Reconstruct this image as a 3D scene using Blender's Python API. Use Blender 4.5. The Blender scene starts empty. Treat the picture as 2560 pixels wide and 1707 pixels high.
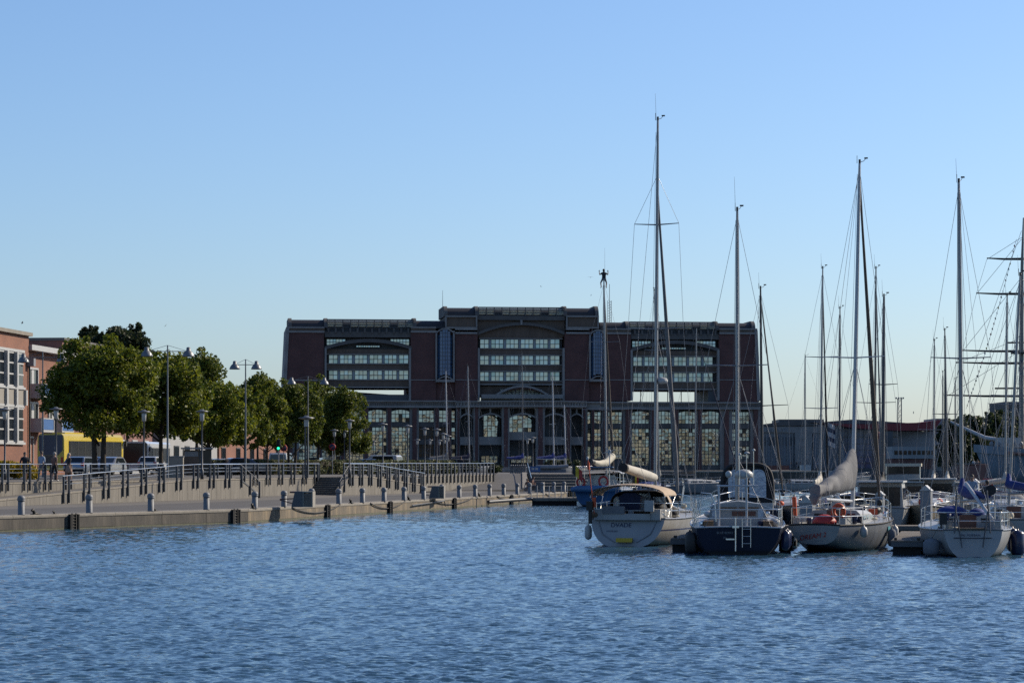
import bpy, bmesh, math, random
import numpy as np
from mathutils import Vector, Matrix
R = math.radians
random.seed(7)
sc = bpy.context.scene
C = sc.collection
# ------------------------------------------------------------------ camera
HC, F, HY = 3.18, 6500.0, 1166.0          # eye height above the water, focal length and horizon row of the 2560 px photograph
cd = bpy.data.cameras.new('camera'); cam = bpy.data.objects.new('camera', cd); C.objects.link(cam)
cam.location = (0, 0, HC); cam.rotation_euler = (R(90), 0, 0)
cd.sensor_width = 36; cd.lens = 36 * F / 2560; cd.shift_y = (HY - 853.5) / 2560
cd.clip_start = 0.5; cd.clip_end = 20000
sc.camera = cam
# ------------------------------------------------------------------ sky, sun, exposure
SUN_TH, SUN_EL = 30.0, 32.0               # degrees from +X towards +Y, elevation
wd = bpy.data.worlds.new('World'); sc.world = wd; wd.use_nodes = True
nt = wd.node_tree; bg = nt.nodes['Background']
sky = nt.nodes.new('ShaderNodeTexSky'); sky.sky_type = 'NISHITA'; sky.sun_disc = False
sky.sun_elevation = R(SUN_EL); sky.sun_rotation = R(90 - SUN_TH)
sky.air_density = 1.0; sky.dust_density = 0.8; sky.ozone_density = 6.0; sky.altitude = 0
wb = nt.nodes.new('ShaderNodeMix'); wb.data_type = 'RGBA'; wb.blend_type = 'MULTIPLY'; wb.inputs[0].default_value = 1.0
wb.inputs[7].default_value = (0.985, 1.005, 1.07, 1)   # the photograph's cool white balance
nt.links.new(sky.outputs[0], wb.inputs[6]); nt.links.new(wb.outputs[2], bg.inputs[0]); bg.inputs[1].default_value = 0.112
sl = bpy.data.lights.new('sun', 'SUN'); sl.energy = 4.9; sl.angle = R(0.53); sl.color = (1.0, 0.88, 0.70)
so = bpy.data.objects.new('sun', sl); C.objects.link(so)
sdir = Vector((math.cos(R(SUN_TH)) * math.cos(R(SUN_EL)), math.sin(R(SUN_TH)) * math.cos(R(SUN_EL)), math.sin(R(SUN_EL))))
so.rotation_euler = sdir.to_track_quat('Z', 'Y').to_euler()
sc.view_settings.view_transform = 'Standard'; sc.view_settings.look = 'None'
sc.view_settings.exposure = 0.28; sc.view_settings.gamma = 1.0; sc.view_settings.use_curve_mapping = False
sc.render.engine = 'CYCLES'
sc.cycles.use_denoising = False      # keeps the fine rigging and ripples crisp
sc.cycles.sample_clamp_indirect = 1.0; sc.cycles.sample_clamp_direct = 12.0
sc.cycles.max_bounces = 6; sc.cycles.transparent_max_bounces = 12
sc.cycles.caustics_reflective = False; sc.cycles.caustics_refractive = False
sc.render.film_transparent = False

# ------------------------------------------------------------------ helpers
def P(x, y, D):
    return Vector(((x - 1280) * D / F, D, HC + (HY - y) * D / F))
def X_(x, D): return (x - 1280) * D / F
def Z_(y, D): return HC + (HY - y) * D / F

class MB:
    def __init__(s): s.v = []; s.f = []; s.m = []; s.s = []
    def add(s, vs, fs, mi=0, sm=False):
        o = len(s.v); s.v += [tuple(p) for p in vs]
        for f in fs: s.f.append(tuple(i + o for i in f)); s.m.append(mi); s.s.append(sm)
        return s
    def box(s, x0, x1, y0, y1, z0, z1, mi=0):
        return s.add([(x0,y0,z0),(x1,y0,z0),(x1,y1,z0),(x0,y1,z0),(x0,y0,z1),(x1,y0,z1),(x1,y1,z1),(x0,y1,z1)],
              [(0,3,2,1),(4,5,6,7),(0,1,5,4),(1,2,6,5),(2,3,7,6),(3,0,4,7)], mi)
    def cbox(s, c, sz, rz=0, mi=0, tap=1.0, ry=0):
        a, b, h = sz[0]/2, sz[1]/2, sz[2]/2
        M = Matrix.Rotation(rz, 3, 'Z') @ Matrix.Rotation(ry, 3, 'Y')
        vs = []
        for z in (-h, h):
            t = 1.0 if z < 0 else tap
            for x, y in ((-a,-b),(a,-b),(a,b),(-a,b)):
                vs.append(Vector(c) + M @ Vector((x*t, y*t, z)))
        return s.add(vs, [(0,3,2,1),(4,5,6,7),(0,1,5,4),(1,2,6,5),(2,3,7,6),(3,0,4,7)], mi)
    def tube(s, p0, p1, r0, r1=None, n=6, mi=0, cap=True, sm=True):
        return s.path([p0, p1], [r0, r0 if r1 is None else r1], n, mi, cap, sm)
    def path(s, pts, r, n=6, mi=0, cap=True, sm=True, closed=False, ex=1.0):
        pts = [Vector(p) for p in pts]; k = len(pts)
        if not isinstance(r, (list, tuple)): r = [r]*k
        rings = []; up = None
        for i in range(k):
            if closed: t = pts[(i+1) % k] - pts[(i-1) % k]
            else: t = pts[min(i+1, k-1)] - pts[max(i-1, 0)]
            if t.length < 1e-9: t = Vector((0,0,1))
            t.normalize()
            if up is None: up = Vector((0,0,1)) if abs(t.z) < 0.95 else Vector((0,1,0))
            a = t.cross(up)
            if a.length < 1e-5: a = t.cross(Vector((1,0,0.1)))
            a.normalize(); b = a.cross(t).normalized(); up = b
            rings.append([pts[i] + a*math.cos(2*math.pi*j/n)*r[i]*ex + b*math.sin(2*math.pi*j/n)*r[i] for j in range(n)])
        vs = [p for g in rings for p in g]; fs = []
        for i in range(k if closed else k-1):
            i2 = (i+1) % k
            for j in range(n):
                fs.append((i*n+j, i*n+(j+1) % n, i2*n+(j+1) % n, i2*n+j))
        s.add(vs, fs, mi, sm)
        if cap and not closed:
            s.add(rings[0], [tuple(range(n))[::-1]], mi); s.add(rings[-1], [tuple(range(n))], mi)
        return s
    def lathe(s, prof, c=(0,0,0), n=12, mi=0, sm=True, sx=1, sy=1):
        vs = []; fs = []; k = len(prof)
        for r, z in prof:
            for j in range(n):
                a = 2*math.pi*j/n; vs.append((c[0]+r*math.cos(a)*sx, c[1]+r*math.sin(a)*sy, c[2]+z))
        for i in range(k-1):
            for j in range(n):
                fs.append((i*n+j, i*n+(j+1) % n, (i+1)*n+(j+1) % n, (i+1)*n+j))
        fs.append(tuple(range(n))[::-1]); fs.append(tuple((k-1)*n+j for j in range(n)))
        return s.add(vs, fs, mi, sm)
    def ell(s, c, r, seg=10, ring=7, mi=0):
        prof = [(max(math.sin(math.pi*i/ring), 0.02), -math.cos(math.pi*i/ring)*r[2]) for i in range(ring+1)]
        return s.lathe(prof, c, seg, mi, True, r[0], r[1])
    def extr(s, poly, vec, mi=0, sm=False):
        k = len(poly); v = Vector(vec); vs = [Vector(p) for p in poly]; vs += [p + v for p in vs]
        fs = [tuple(range(k))[::-1], tuple(range(k, 2*k))]
        fs += [(i, (i+1) % k, k+(i+1) % k, k+i) for i in range(k)]
        return s.add(vs, fs, mi, sm)
    def loft(s, rings, mi=0, sm=True, closed=False, caps=False):
        n = len(rings[0]); vs = [p for g in rings for p in g]; fs = []
        for i in range(len(rings)-1):
            for j in range(n if closed else n-1):
                fs.append((i*n+j, i*n+(j+1) % n, (i+1)*n+(j+1) % n, (i+1)*n+j))
        s.add(vs, fs, mi, sm)
        if caps: s.add(rings[0], [tuple(range(n))[::-1]], mi); s.add(rings[-1], [tuple(range(n))], mi)
        return s
    def mesh(s, name, mats):
        me = bpy.data.meshes.new(name); me.from_pydata(s.v, [], s.f)
        for m in (mats if isinstance(mats, (list, tuple)) else [mats]): me.materials.append(m)
        me.polygons.foreach_set('material_index', s.m); me.polygons.foreach_set('use_smooth', s.s)
        me.update(); return me
    def build(s, name, mats, parent=None, loc=(0,0,0), rz=0):
        o = bpy.data.objects.new(name, s.mesh(name, mats)); C.objects.link(o)
        o.location = loc; o.rotation_euler = (0, 0, rz)
        if parent is not None: o.parent = parent
        return o

def tag(o, label=None, cat=None, group=None, kind=None):
    if label: o['label'] = label
    if cat: o['category'] = cat
    if group: o['group'] = group
    if kind: o['kind'] = kind
    return o
def thing(name, label, cat, loc=(0,0,0), rz=0, group=None):
    o = bpy.data.objects.new(name, None); C.objects.link(o); o.empty_display_size = 0.2
    o.location = loc; o.rotation_euler = (0, 0, rz)
    return tag(o, label, cat, group)
def inst(me, name, parent=None, loc=(0,0,0), rot=(0,0,0), scale=(1,1,1)):
    o = bpy.data.objects.new(name, me); C.objects.link(o)
    o.location = loc; o.rotation_euler = rot; o.scale = scale
    if parent is not None: o.parent = parent
    return o
def dup(root, loc, rz=None, label=None, sc_=None):
    r = root.copy(); C.objects.link(r); r.location = loc
    if rz is not None: r.rotation_euler = (0, 0, rz)
    if sc_: r.scale = (sc_, sc_, sc_)
    if label: r['label'] = label
    for ch in list(root.children):
        c = ch.copy(); C.objects.link(c); c.parent = r
        for g in list(ch.children):
            d = g.copy(); C.objects.link(d); d.parent = c
    return r
ORD = ['first','second','third','fourth','fifth','sixth','seventh','eighth','ninth','tenth','eleventh','twelfth','thirteenth','fourteenth',
       'fifteenth','sixteenth','seventeenth','eighteenth','nineteenth','twentieth','twenty-first','twenty-second','twenty-third','twenty-fourth']

# ------------------------------------------------------------------ materials
MT = {}
def mat(name, col, rough=0.6, metal=0.0, var=0.12, scale=3.0, bump=0.0, col2=None, dirt=0.0, stretch=None, spec=0.5, coat=0.0, bscale=None, trans=0.0):
    """Principled surface; colour wanders between two tones by noise in object space, optional fine relief."""
    m = bpy.data.materials.new(name); m.use_nodes = True; t = m.node_tree; b = t.nodes['Principled BSDF']
    b.inputs['Roughness'].default_value = rough; b.inputs['Metallic'].default_value = metal
    b.inputs['Specular IOR Level'].default_value = spec
    if coat: b.inputs['Coat Weight'].default_value = coat; b.inputs['Coat Roughness'].default_value = 0.08
    tc = t.nodes.new('ShaderNodeTexCoord'); src = tc.outputs['Object']
    if stretch:
        mp = t.nodes.new('ShaderNodeMapping'); mp.inputs['Scale'].default_value = stretch
        t.links.new(src, mp.inputs[0]); src = mp.outputs[0]
    n = t.nodes.new('ShaderNodeTexNoise'); n.inputs['Scale'].default_value = scale; n.inputs['Detail'].default_value = 5; n.inputs['Roughness'].default_value = 0.65
    t.links.new(src, n.inputs['Vector'])
    r = t.nodes.new('ShaderNodeValToRGB'); t.links.new(n.outputs[0], r.inputs[0])
    c2 = col2 if col2 else tuple(c*(1-var) for c in col); c1 = col if col2 else tuple(min(1, c*(1+var*0.6)) for c in col)
    r.color_ramp.elements[0].position = 0.33; r.color_ramp.elements[0].color = (*c2, 1)
    r.color_ramp.elements[1].position = 0.67; r.color_ramp.elements[1].color = (*c1, 1)
    t.links.new(r.outputs[0], b.inputs['Base Color'])
    if bump:
        n2 = t.nodes.new('ShaderNodeTexNoise'); n2.inputs['Scale'].default_value = bscale or scale*6; n2.inputs['Detail'].default_value = 4
        t.links.new(src, n2.inputs['Vector'])
        bp = t.nodes.new('ShaderNodeBump'); bp.inputs['Strength'].default_value = bump; bp.inputs['Distance'].default_value = 0.03
        t.links.new(n2.outputs[0], bp.inputs['Height']); t.links.new(bp.outputs[0], b.inputs['Normal'])
    MT[name] = m; return m
def glass_mat(name, col, rough=0.03, metal=0.0, bump=0.0, bscale=0.6, spec=0.9):
    m = mat(name, col, rough, metal, 0.15, 0.7, 0, spec=spec)
    if bump:
        t = m.node_tree; b = t.nodes['Principled BSDF']
        g = t.nodes.new('ShaderNodeNewGeometry'); n2 = t.nodes.new('ShaderNodeTexNoise'); n2.inputs['Scale'].default_value = bscale; n2.inputs['Detail'].default_value = 1
        t.links.new(g.outputs['Position'], n2.inputs['Vector'])
        bp = t.nodes.new('ShaderNodeBump'); bp.inputs['Strength'].default_value = 1.0; bp.inputs['Distance'].default_value = bump
        t.links.new(n2.outputs[0], bp.inputs['Height']); t.links.new(bp.outputs[0], b.inputs['Normal'])
    return m
def brick_mat(name, c1, c2, mortar, sx=1.0, scale=1.0):
    m = bpy.data.materials.new(name); m.use_nodes = True; t = m.node_tree; b = t.nodes['Principled BSDF']; b.inputs['Roughness'].default_value = 0.85
    tc = t.nodes.new('ShaderNodeTexCoord'); sp = t.nodes.new('ShaderNodeSeparateXYZ'); t.links.new(tc.outputs['Object'], sp.inputs[0])
    ad = t.nodes.new('ShaderNodeMath'); ad.operation = 'ADD'; t.links.new(sp.outputs[0], ad.inputs[0]); t.links.new(sp.outputs[1], ad.inputs[1])
    cb = t.nodes.new('ShaderNodeCombineXYZ'); t.links.new(ad.outputs[0], cb.inputs[0]); t.links.new(sp.outputs[2], cb.inputs[1])
    bt = t.nodes.new('ShaderNodeTexBrick'); t.links.new(cb.outputs[0], bt.inputs['Vector'])
    bt.inputs['Color1'].default_value = (*c1, 1); bt.inputs['Color2'].default_value = (*c2, 1); bt.inputs['Mortar'].default_value = (*mortar, 1)
    bt.inputs['Scale'].default_value = scale; bt.inputs['Brick Width'].default_value = 0.24; bt.inputs['Row Height'].default_value = 0.08; bt.inputs['Mortar Size'].default_value = 0.008
    n = t.nodes.new('ShaderNodeTexNoise'); n.inputs['Scale'].default_value = 0.35; n.inputs['Detail'].default_value = 6; t.links.new(tc.outputs['Object'], n.inputs['Vector'])
    mx = t.nodes.new('ShaderNodeMix'); mx.data_type = 'RGBA'; mx.blend_type = 'MULTIPLY'; mx.inputs[0].default_value = 1.0
    r = t.nodes.new('ShaderNodeValToRGB'); t.links.new(n.outputs[0], r.inputs[0])
    r.color_ramp.elements[0].position = 0.3; r.color_ramp.elements[0].color = (0.72, 0.70, 0.70, 1); r.color_ramp.elements[1].position = 0.7; r.color_ramp.elements[1].color = (1.1, 1.08, 1.05, 1)
    t.links.new(bt.outputs[0], mx.inputs[6]); t.links.new(r.outputs[0], mx.inputs[7]); t.links.new(mx.outputs[2], b.inputs['Base Color'])
    MT[name] = m; return m
def zband_mat(name, bands, rough=0.3, coat=0.0, var=0.06):
    """Hull paint: colours by height above the water in the boat's own space: [(z_from, colour), ...] from the bottom."""
    m = bpy.data.materials.new(name); m.use_nodes = True; t = m.node_tree; b = t.nodes['Principled BSDF']; b.inputs['Roughness'].default_value = rough; b.inputs['Specular IOR Level'].default_value = 0.25
    tc = t.nodes.new('ShaderNodeTexCoord'); sp = t.nodes.new('ShaderNodeSeparateXYZ'); t.links.new(tc.outputs['Object'], sp.inputs[0])
    mr = t.nodes.new('ShaderNodeMapRange'); mr.inputs[1].default_value = -0.6; mr.inputs[2].default_value = 2.4; t.links.new(sp.outputs[2], mr.inputs[0])
    r = t.nodes.new('ShaderNodeValToRGB'); r.color_ramp.interpolation = 'CONSTANT'; t.links.new(mr.outputs[0], r.inputs[0])
    el = r.color_ramp.elements
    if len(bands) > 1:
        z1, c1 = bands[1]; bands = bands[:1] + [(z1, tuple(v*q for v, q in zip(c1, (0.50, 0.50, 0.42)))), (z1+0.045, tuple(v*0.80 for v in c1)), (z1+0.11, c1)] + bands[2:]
    for i, (z, c) in enumerate(bands):
        p = min(max((z + 0.6) / 3.0, 0), 1)
        e = el[i] if i < 2 else el.new(p)
        e.position = p; e.color = (*c, 1)
    if len(bands) == 1: el[1].position = 1.0; el[1].color = (*bands[0][1], 1)
    n = t.nodes.new('ShaderNodeTexNoise'); n.inputs['Scale'].default_value = 1.6; n.inputs['Detail'].default_value = 6
    mp = t.nodes.new('ShaderNodeMapping'); mp.inputs['Scale'].default_value = (1.5, 1.5, 0.35); t.links.new(tc.outputs['Object'], mp.inputs[0]); t.links.new(mp.outputs[0], n.inputs['Vector'])
    r2 = t.nodes.new('ShaderNodeValToRGB'); t.links.new(n.outputs[0], r2.inputs[0])
    r2.color_ramp.elements[0].position = 0.35; r2.color_ramp.elements[0].color = (1-2.2*var, 1-2.4*var, 1-2.8*var, 1); r2.color_ramp.elements[1].position = 0.65; r2.color_ramp.elements[1].color = (1, 1, 1, 1)
    mx = t.nodes.new('ShaderNodeMix'); mx.data_type = 'RGBA'; mx.blend_type = 'MULTIPLY'; mx.inputs[0].default_value = 1.0
    t.links.new(r.outputs[0], mx.inputs[6]); t.links.new(r2.outputs[0], mx.inputs[7]); t.links.new(mx.outputs[2], b.inputs['Base Color'])
    MT[name] = m; return m
def leaf_mat(name, c1, c2, trans=0.35):
    m = bpy.data.materials.new(name); m.use_nodes = True; t = m.node_tree; out = t.nodes['Material Output']; b = t.nodes['Principled BSDF']
    b.inputs['Roughness'].default_value = 0.55; b.inputs['Specular IOR Level'].default_value = 0.35
    g = t.nodes.new('ShaderNodeNewGeometry'); r = t.nodes.new('ShaderNodeValToRGB'); t.links.new(g.outputs['Random Per Island'], r.inputs[0])
    r.color_ramp.elements[0].color = (*c1, 1); r.color_ramp.elements[1].color = (*c2, 1)
    t.links.new(r.outputs[0], b.inputs['Base Color'])
    tr = t.nodes.new('ShaderNodeBsdfTranslucent'); t.links.new(r.outputs[0], tr.inputs[0])
    mx = t.nodes.new('ShaderNodeMixShader'); mx.inputs[0].default_value = trans
    t.links.new(b.outputs[0], mx.inputs[1]); t.links.new(tr.outputs[0], mx.inputs[2]); t.links.new(mx.outputs[0], out.inputs[0])
    MT[name] = m; return m

mat('concrete', (0.155, 0.142, 0.122), 0.9, 0, 0.22, 1.2, 0.3, stretch=(2.2, 2.2, 0.25))
mat('coping', (0.20, 0.18, 0.15), 0.9, 0, 0.2, 2.0, 0.3)
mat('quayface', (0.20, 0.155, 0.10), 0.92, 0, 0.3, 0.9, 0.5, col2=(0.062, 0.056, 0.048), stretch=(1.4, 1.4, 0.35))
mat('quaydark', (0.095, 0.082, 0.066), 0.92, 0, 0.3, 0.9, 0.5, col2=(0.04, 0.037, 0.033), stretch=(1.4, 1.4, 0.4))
mat('weed', (0.07, 0.07, 0.035), 0.7, 0, 0.4, 4, 0.4)
mat('asphalt', (0.066, 0.060, 0.055), 0.93, 0, 0.18, 0.5, 0.15)
mat('paving', (0.108, 0.097, 0.083), 0.93, 0, 0.16, 0.6, 0.15)
mat('street', (0.09, 0.087, 0.084), 0.93, 0, 0.15, 0.2, 0.1)
mat('paver_tan', (0.216, 0.162, 0.114), 0.93, 0, 0.15, 0.6, 0.1)
mat('steelgrey', (0.077, 0.0805, 0.0875), 0.55, 0.3, 0.1, 5)
mat('railgrey', (0.055, 0.06, 0.068), 0.5, 0.3, 0.1, 5)
mat('inox', (0.62, 0.61, 0.58), 0.22, 1.0, 0.08, 5)
mat('bollardgrey', (0.14, 0.1435, 0.1505), 0.6, 0.0, 0.15, 6)
mat('iron', (0.03, 0.027, 0.024), 0.6, 0.4, 0.3, 8)
mat('rubber', (0.012, 0.012, 0.012), 0.9, 0, 0.3, 6)
mat('rope', (0.10, 0.085, 0.065), 0.95, 0, 0.3, 20)
mat('ropepale', (0.45, 0.40, 0.30), 0.95, 0, 0.3, 20)
mat('white', (0.36, 0.36, 0.35), 0.45, 0, 0.08, 2)
mat('gelcoat', (0.30, 0.30, 0.295), 0.4, 0, 0.10, 1.5, spec=0.3)
mat('cream', (0.462, 0.42, 0.329), 0.8, 0, 0.08, 2)
mat('canvas_tan', (0.3472, 0.2604, 0.1798), 0.85, 0, 0.12, 1.5)
mat('canvas_grey', (0.15, 0.15, 0.155), 0.85, 0, 0.15, 1.5, 0.3)
mat('canvas_brown', (0.091, 0.0735, 0.0595), 0.85, 0, 0.2, 1.5, 0.3)
mat('canvas_blue', (0.009, 0.02625, 0.15), 0.8, 0, 0.2, 1.5, 0.2)
mat('canvas_navy', (0.008, 0.012, 0.04), 0.8, 0, 0.2, 1.5)
mat('canvas_black', (0.012, 0.012, 0.014), 0.8, 0, 0.2, 1.5)
mat('canvas_red', (0.22, 0.018, 0.02), 0.8, 0, 0.2, 1.5)
mat('sailcloth', (0.403, 0.377, 0.325), 0.85, 0, 0.1, 1.2)
mat('alu', (0.21, 0.21, 0.217), 0.35, 0.75, 0.1, 4)
mat('aludark', (0.06, 0.062, 0.07), 0.4, 0.4, 0.1, 4)
mat('alublack', (0.014, 0.014, 0.016), 0.4, 0.2, 0.1, 4)
mat('aluwhite', (0.39, 0.3965, 0.4095), 0.35, 0.1, 0.06, 4)
mat('wire', (0.16, 0.165, 0.18), 0.4, 0.6, 0.05, 4)
mat('teak', (0.144, 0.09, 0.051), 0.8, 0, 0.25, 6, stretch=(8, 1, 1))
mat('mahogany', (0.10, 0.030, 0.018), 0.4, 0, 0.25, 5, stretch=(1, 6, 1))
mat('plank', (0.132, 0.114, 0.096), 0.9, 0, 0.25, 5)
mat('red', (0.36, 0.01875, 0.015), 0.5, 0, 0.1, 2)
mat('orange', (0.496, 0.068, 0.016), 0.6, 0, 0.1, 2)
mat('yellow', (0.525, 0.35, 0.0105), 0.4, 0, 0.08, 2)
mat('black', (0.012, 0.012, 0.012), 0.6, 0, 0.1, 2)
mat('navy', (0.012, 0.02, 0.06), 0.3, 0, 0.1, 2)
mat('bluepaint', (0.025, 0.09, 0.24), 0.5, 0, 0.1, 2)
mat('ribblue', (0.05, 0.12, 0.24), 0.5, 0, 0.1, 2)
mat('teal', (0.02, 0.20, 0.24), 0.5, 0, 0.1, 2)
mat('greypaint', (0.18, 0.186, 0.198), 0.5, 0, 0.08, 2)
mat('beige', (0.216, 0.198, 0.168), 0.7, 0, 0.08, 2)
mat('skin', (0.315, 0.18, 0.1275), 0.6, 0, 0.05, 3)
mat('hairdark', (0.03, 0.02, 0.015), 0.7, 0, 0.2, 9)
mat('hairgrey', (0.266, 0.238, 0.21), 0.7, 0, 0.2, 9)
mat('cloth_black', (0.015, 0.016, 0.02), 0.9, 0, 0.2, 5)
mat('cloth_lightblue', (0.2275, 0.286, 0.377), 0.9, 0, 0.1, 5)
mat('cloth_brown', (0.16, 0.09, 0.07), 0.9, 0, 0.15, 5)
mat('cloth_pink', (0.294, 0.189, 0.14), 0.9, 0, 0.15, 5)
mat('cloth_white', (0.39, 0.39, 0.403), 0.9, 0, 0.1, 5)
mat('cloth_grey', (0.14, 0.15, 0.17), 0.9, 0, 0.15, 5)
glass_mat('glassdark', (0.012, 0.016, 0.02), 0.08, spec=0.35)
glass_mat('glasscar', (0.012, 0.016, 0.02), 0.05, spec=0.5)
glass_mat('glassblue', (0.045, 0.11, 0.22), 0.15, 0.0, spec=0.6)
leaf_mat('roofglass', (0.50, 0.50, 0.40), (0.66, 0.65, 0.54), 0.5)
mat('panel_pale', (0.20, 0.235, 0.25), 0.4, 0, 0.1, 1.0)
glass_mat('mirrorglass', (0.36, 0.42, 0.44), 0.015, 1.0, 0.012, 0.9)
glass_mat('greenglass', (0.26, 0.34, 0.36), 0.05, 1.0, 0.012, 0.9)
glass_mat('vinyl', (0.28, 0.35, 0.43), 0.15, 0, 0.02, 5)
mat('bark', (0.045, 0.035, 0.026), 0.95, 0, 0.3, 6, 0.5)
leaf_mat('leaf_a', (0.036, 0.068, 0.010), (0.20, 0.21, 0.018), 0.45)
leaf_mat('leaf_b', (0.028, 0.056, 0.010), (0.15, 0.165, 0.018), 0.42)
leaf_mat('leaf_far', (0.018, 0.030, 0.012), (0.045, 0.060, 0.020), 0.3)
leaf_mat('leaf_hedge', (0.035, 0.050, 0.012), (0.20, 0.20, 0.09), 0.2)
leaf_mat('leaf_yellow', (0.10, 0.11, 0.01), (0.45, 0.30, 0.012), 0.3)
brick_mat('brick_left', (0.22, 0.078, 0.042), (0.165, 0.058, 0.033), (0.18, 0.13, 0.10))
brick_mat('brick_dark', (0.115, 0.042, 0.036), (0.085, 0.032, 0.030), (0.10, 0.075, 0.07), scale=0.45)
brick_mat('brick_wine', (0.18, 0.06, 0.045), (0.14, 0.05, 0.04), (0.2, 0.16, 0.14))
mat('stone_grey', (0.222, 0.21, 0.198), 0.85, 0, 0.2, 0.5, 0.1)
mat('stone_dark', (0.095, 0.09, 0.085), 0.85, 0, 0.2, 0.5, 0.1)
mat('stone_brown', (0.115, 0.085, 0.065), 0.85, 0, 0.2, 0.5, 0.1, stretch=(2, 2, 0.3))
mat('frame_dark', (0.035, 0.04, 0.045), 0.6, 0, 0.1, 2)
mat('roof_black', (0.022, 0.02, 0.022), 0.6, 0, 0.2, 1.0)
mat('cladding', (0.21, 0.22, 0.235), 0.6, 0, 0.12, 0.4)  # lighter, bluish tone stands in for haze over the far halls
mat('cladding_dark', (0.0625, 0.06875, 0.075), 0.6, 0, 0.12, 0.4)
mat('roof_red', (0.16, 0.018, 0.022), 0.6, 0, 0.12, 0.4)
mat('render_white', (0.27, 0.27, 0.265), 0.85, 0, 0.1, 0.6)
mat('render_cream', (0.62, 0.52, 0.36), 0.85, 0, 0.1, 0.3)
mat('lampmetal', (0.16, 0.165, 0.17), 0.45, 0.5, 0.1, 5)
mat('lampglass', (0.385, 0.385, 0.364), 0.3, 0, 0.05, 5)
# ================================================================== WATER
def make_water():
    rows = [24.0]
    while rows[-1] < 1500:
        d = rows[-1]; rows.append(d + max(0.045, 0.00115*d*min(4.5, max(1.0, d/120)**1.2)))
    D = np.array(rows); nc = 330
    t = np.linspace(-1, 1, nc)
    Xg = t[None, :] * (0.235*D[:, None] + 2.5); Yg = np.repeat(D[:, None], nc, 1)
    Zg = np.zeros_like(Xg); rng = np.random.default_rng(3)
    spacing = np.maximum(0.00115*D*np.clip(np.maximum(1.0, D/120)**1.2, 1, 4.5), 0.045)[:, None]
    for i in range(150):
        lam = 0.13 * (0.55/0.13) ** (rng.random()**1.1) if i < 118 else rng.uniform(0.9, 3.0)
        th = rng.normal(math.radians(255), 0.70); k = 2*math.pi/lam
        amp = 0.0049 * lam * (1 if i < 118 else 0.22)
        fade = np.clip((lam/spacing - 1.1)/1.4, 0.25, 1) if i < 118 else np.clip(0.35 + (Yg-90)/130, 0.35, 1.7)
        ph = rng.random()*6.283
        a = k*(math.cos(th)*Xg + math.sin(th)*Yg) + ph
        s = np.sin(a); Zg += amp * fade * (s + 0.28*np.cos(2*a))
    # gusts: calmer and rougher patches
    g = np.zeros_like(Xg)
    for i in range(14):
        lam = rng.uniform(9, 45); th = rng.random()*6.283; k = 2*math.pi/lam
        g += np.sin(k*(math.cos(th)*Xg*1.6 + math.sin(th)*Yg) + rng.random()*6.283)
    Zg *= np.clip(0.95 + 0.10*g/2.6, 0.6, 1.25)
    V = np.stack([Xg, Yg, Zg], -1).reshape(-1, 3)
    nr = len(D); idx = np.arange(nr*nc).reshape(nr, nc)
    Fq = np.stack([idx[:-1, :-1], idx[:-1, 1:], idx[1:, 1:], idx[1:, :-1]], -1).reshape(-1, 4)
    base = len(V)
    V = np.vstack([V, [(-6000, -3000, -0.4), (6000, -3000, -0.4), (6000, 7000, -0.4), (-6000, 7000, -0.4)]])
    Fq = np.vstack([Fq, [[base, base+1, base+2, base+3]]])
    me = bpy.data.meshes.new('water'); me.vertices.add(len(V)); me.vertices.foreach_set('co', V.astype(np.float32).ravel())
    me.loops.add(Fq.size); me.loops.foreach_set('vertex_index', Fq.astype(np.int32).ravel())
    me.polygons.add(len(Fq)); me.polygons.foreach_set('loop_start', np.arange(0, Fq.size, 4, dtype=np.int32)); me.polygons.foreach_set('loop_total', np.full(len(Fq), 4, np.int32))
    me.polygons.foreach_set('use_smooth', np.ones(len(Fq), bool)); me.update(); me.validate()
    m = bpy.data.materials.new('harbour_water'); m.use_nodes = True; tn = m.node_tree; b = tn.nodes['Principled BSDF']
    b.inputs['Base Color'].default_value = (0.026, 0.066, 0.105, 1); b.inputs['Roughness'].default_value = 0.03; b.inputs['IOR'].default_value = 1.333
    b.inputs['Specular IOR Level'].default_value = 0.5
    tc = tn.nodes.new('ShaderNodeNewGeometry')
    n1 = tn.nodes.new('ShaderNodeTexNoise'); n1.inputs['Scale'].default_value = 8.0; n1.inputs['Detail'].default_value = 3; n1.inputs['Roughness'].default_value = 0.6
    tn.links.new(tc.outputs['Position'], n1.inputs['Vector'])
    bp = tn.nodes.new('ShaderNodeBump'); bp.inputs['Strength'].default_value = 1.0; bp.inputs['Distance'].default_value = 0.014
    
    if 'Filter Width' in bp.inputs: bp.inputs['Filter Width'].default_value = 0.02
    tn.links.new(n1.outputs[0], bp.inputs['Height']); tn.links.new(bp.outputs[0], b.inputs['Normal'])
    me.materials.append(m)
    o = bpy.data.objects.new('water', me); C.objects.link(o); tag(o, 'rippled blue harbour water of the basin', None, None, 'structure')
make_water()

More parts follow.
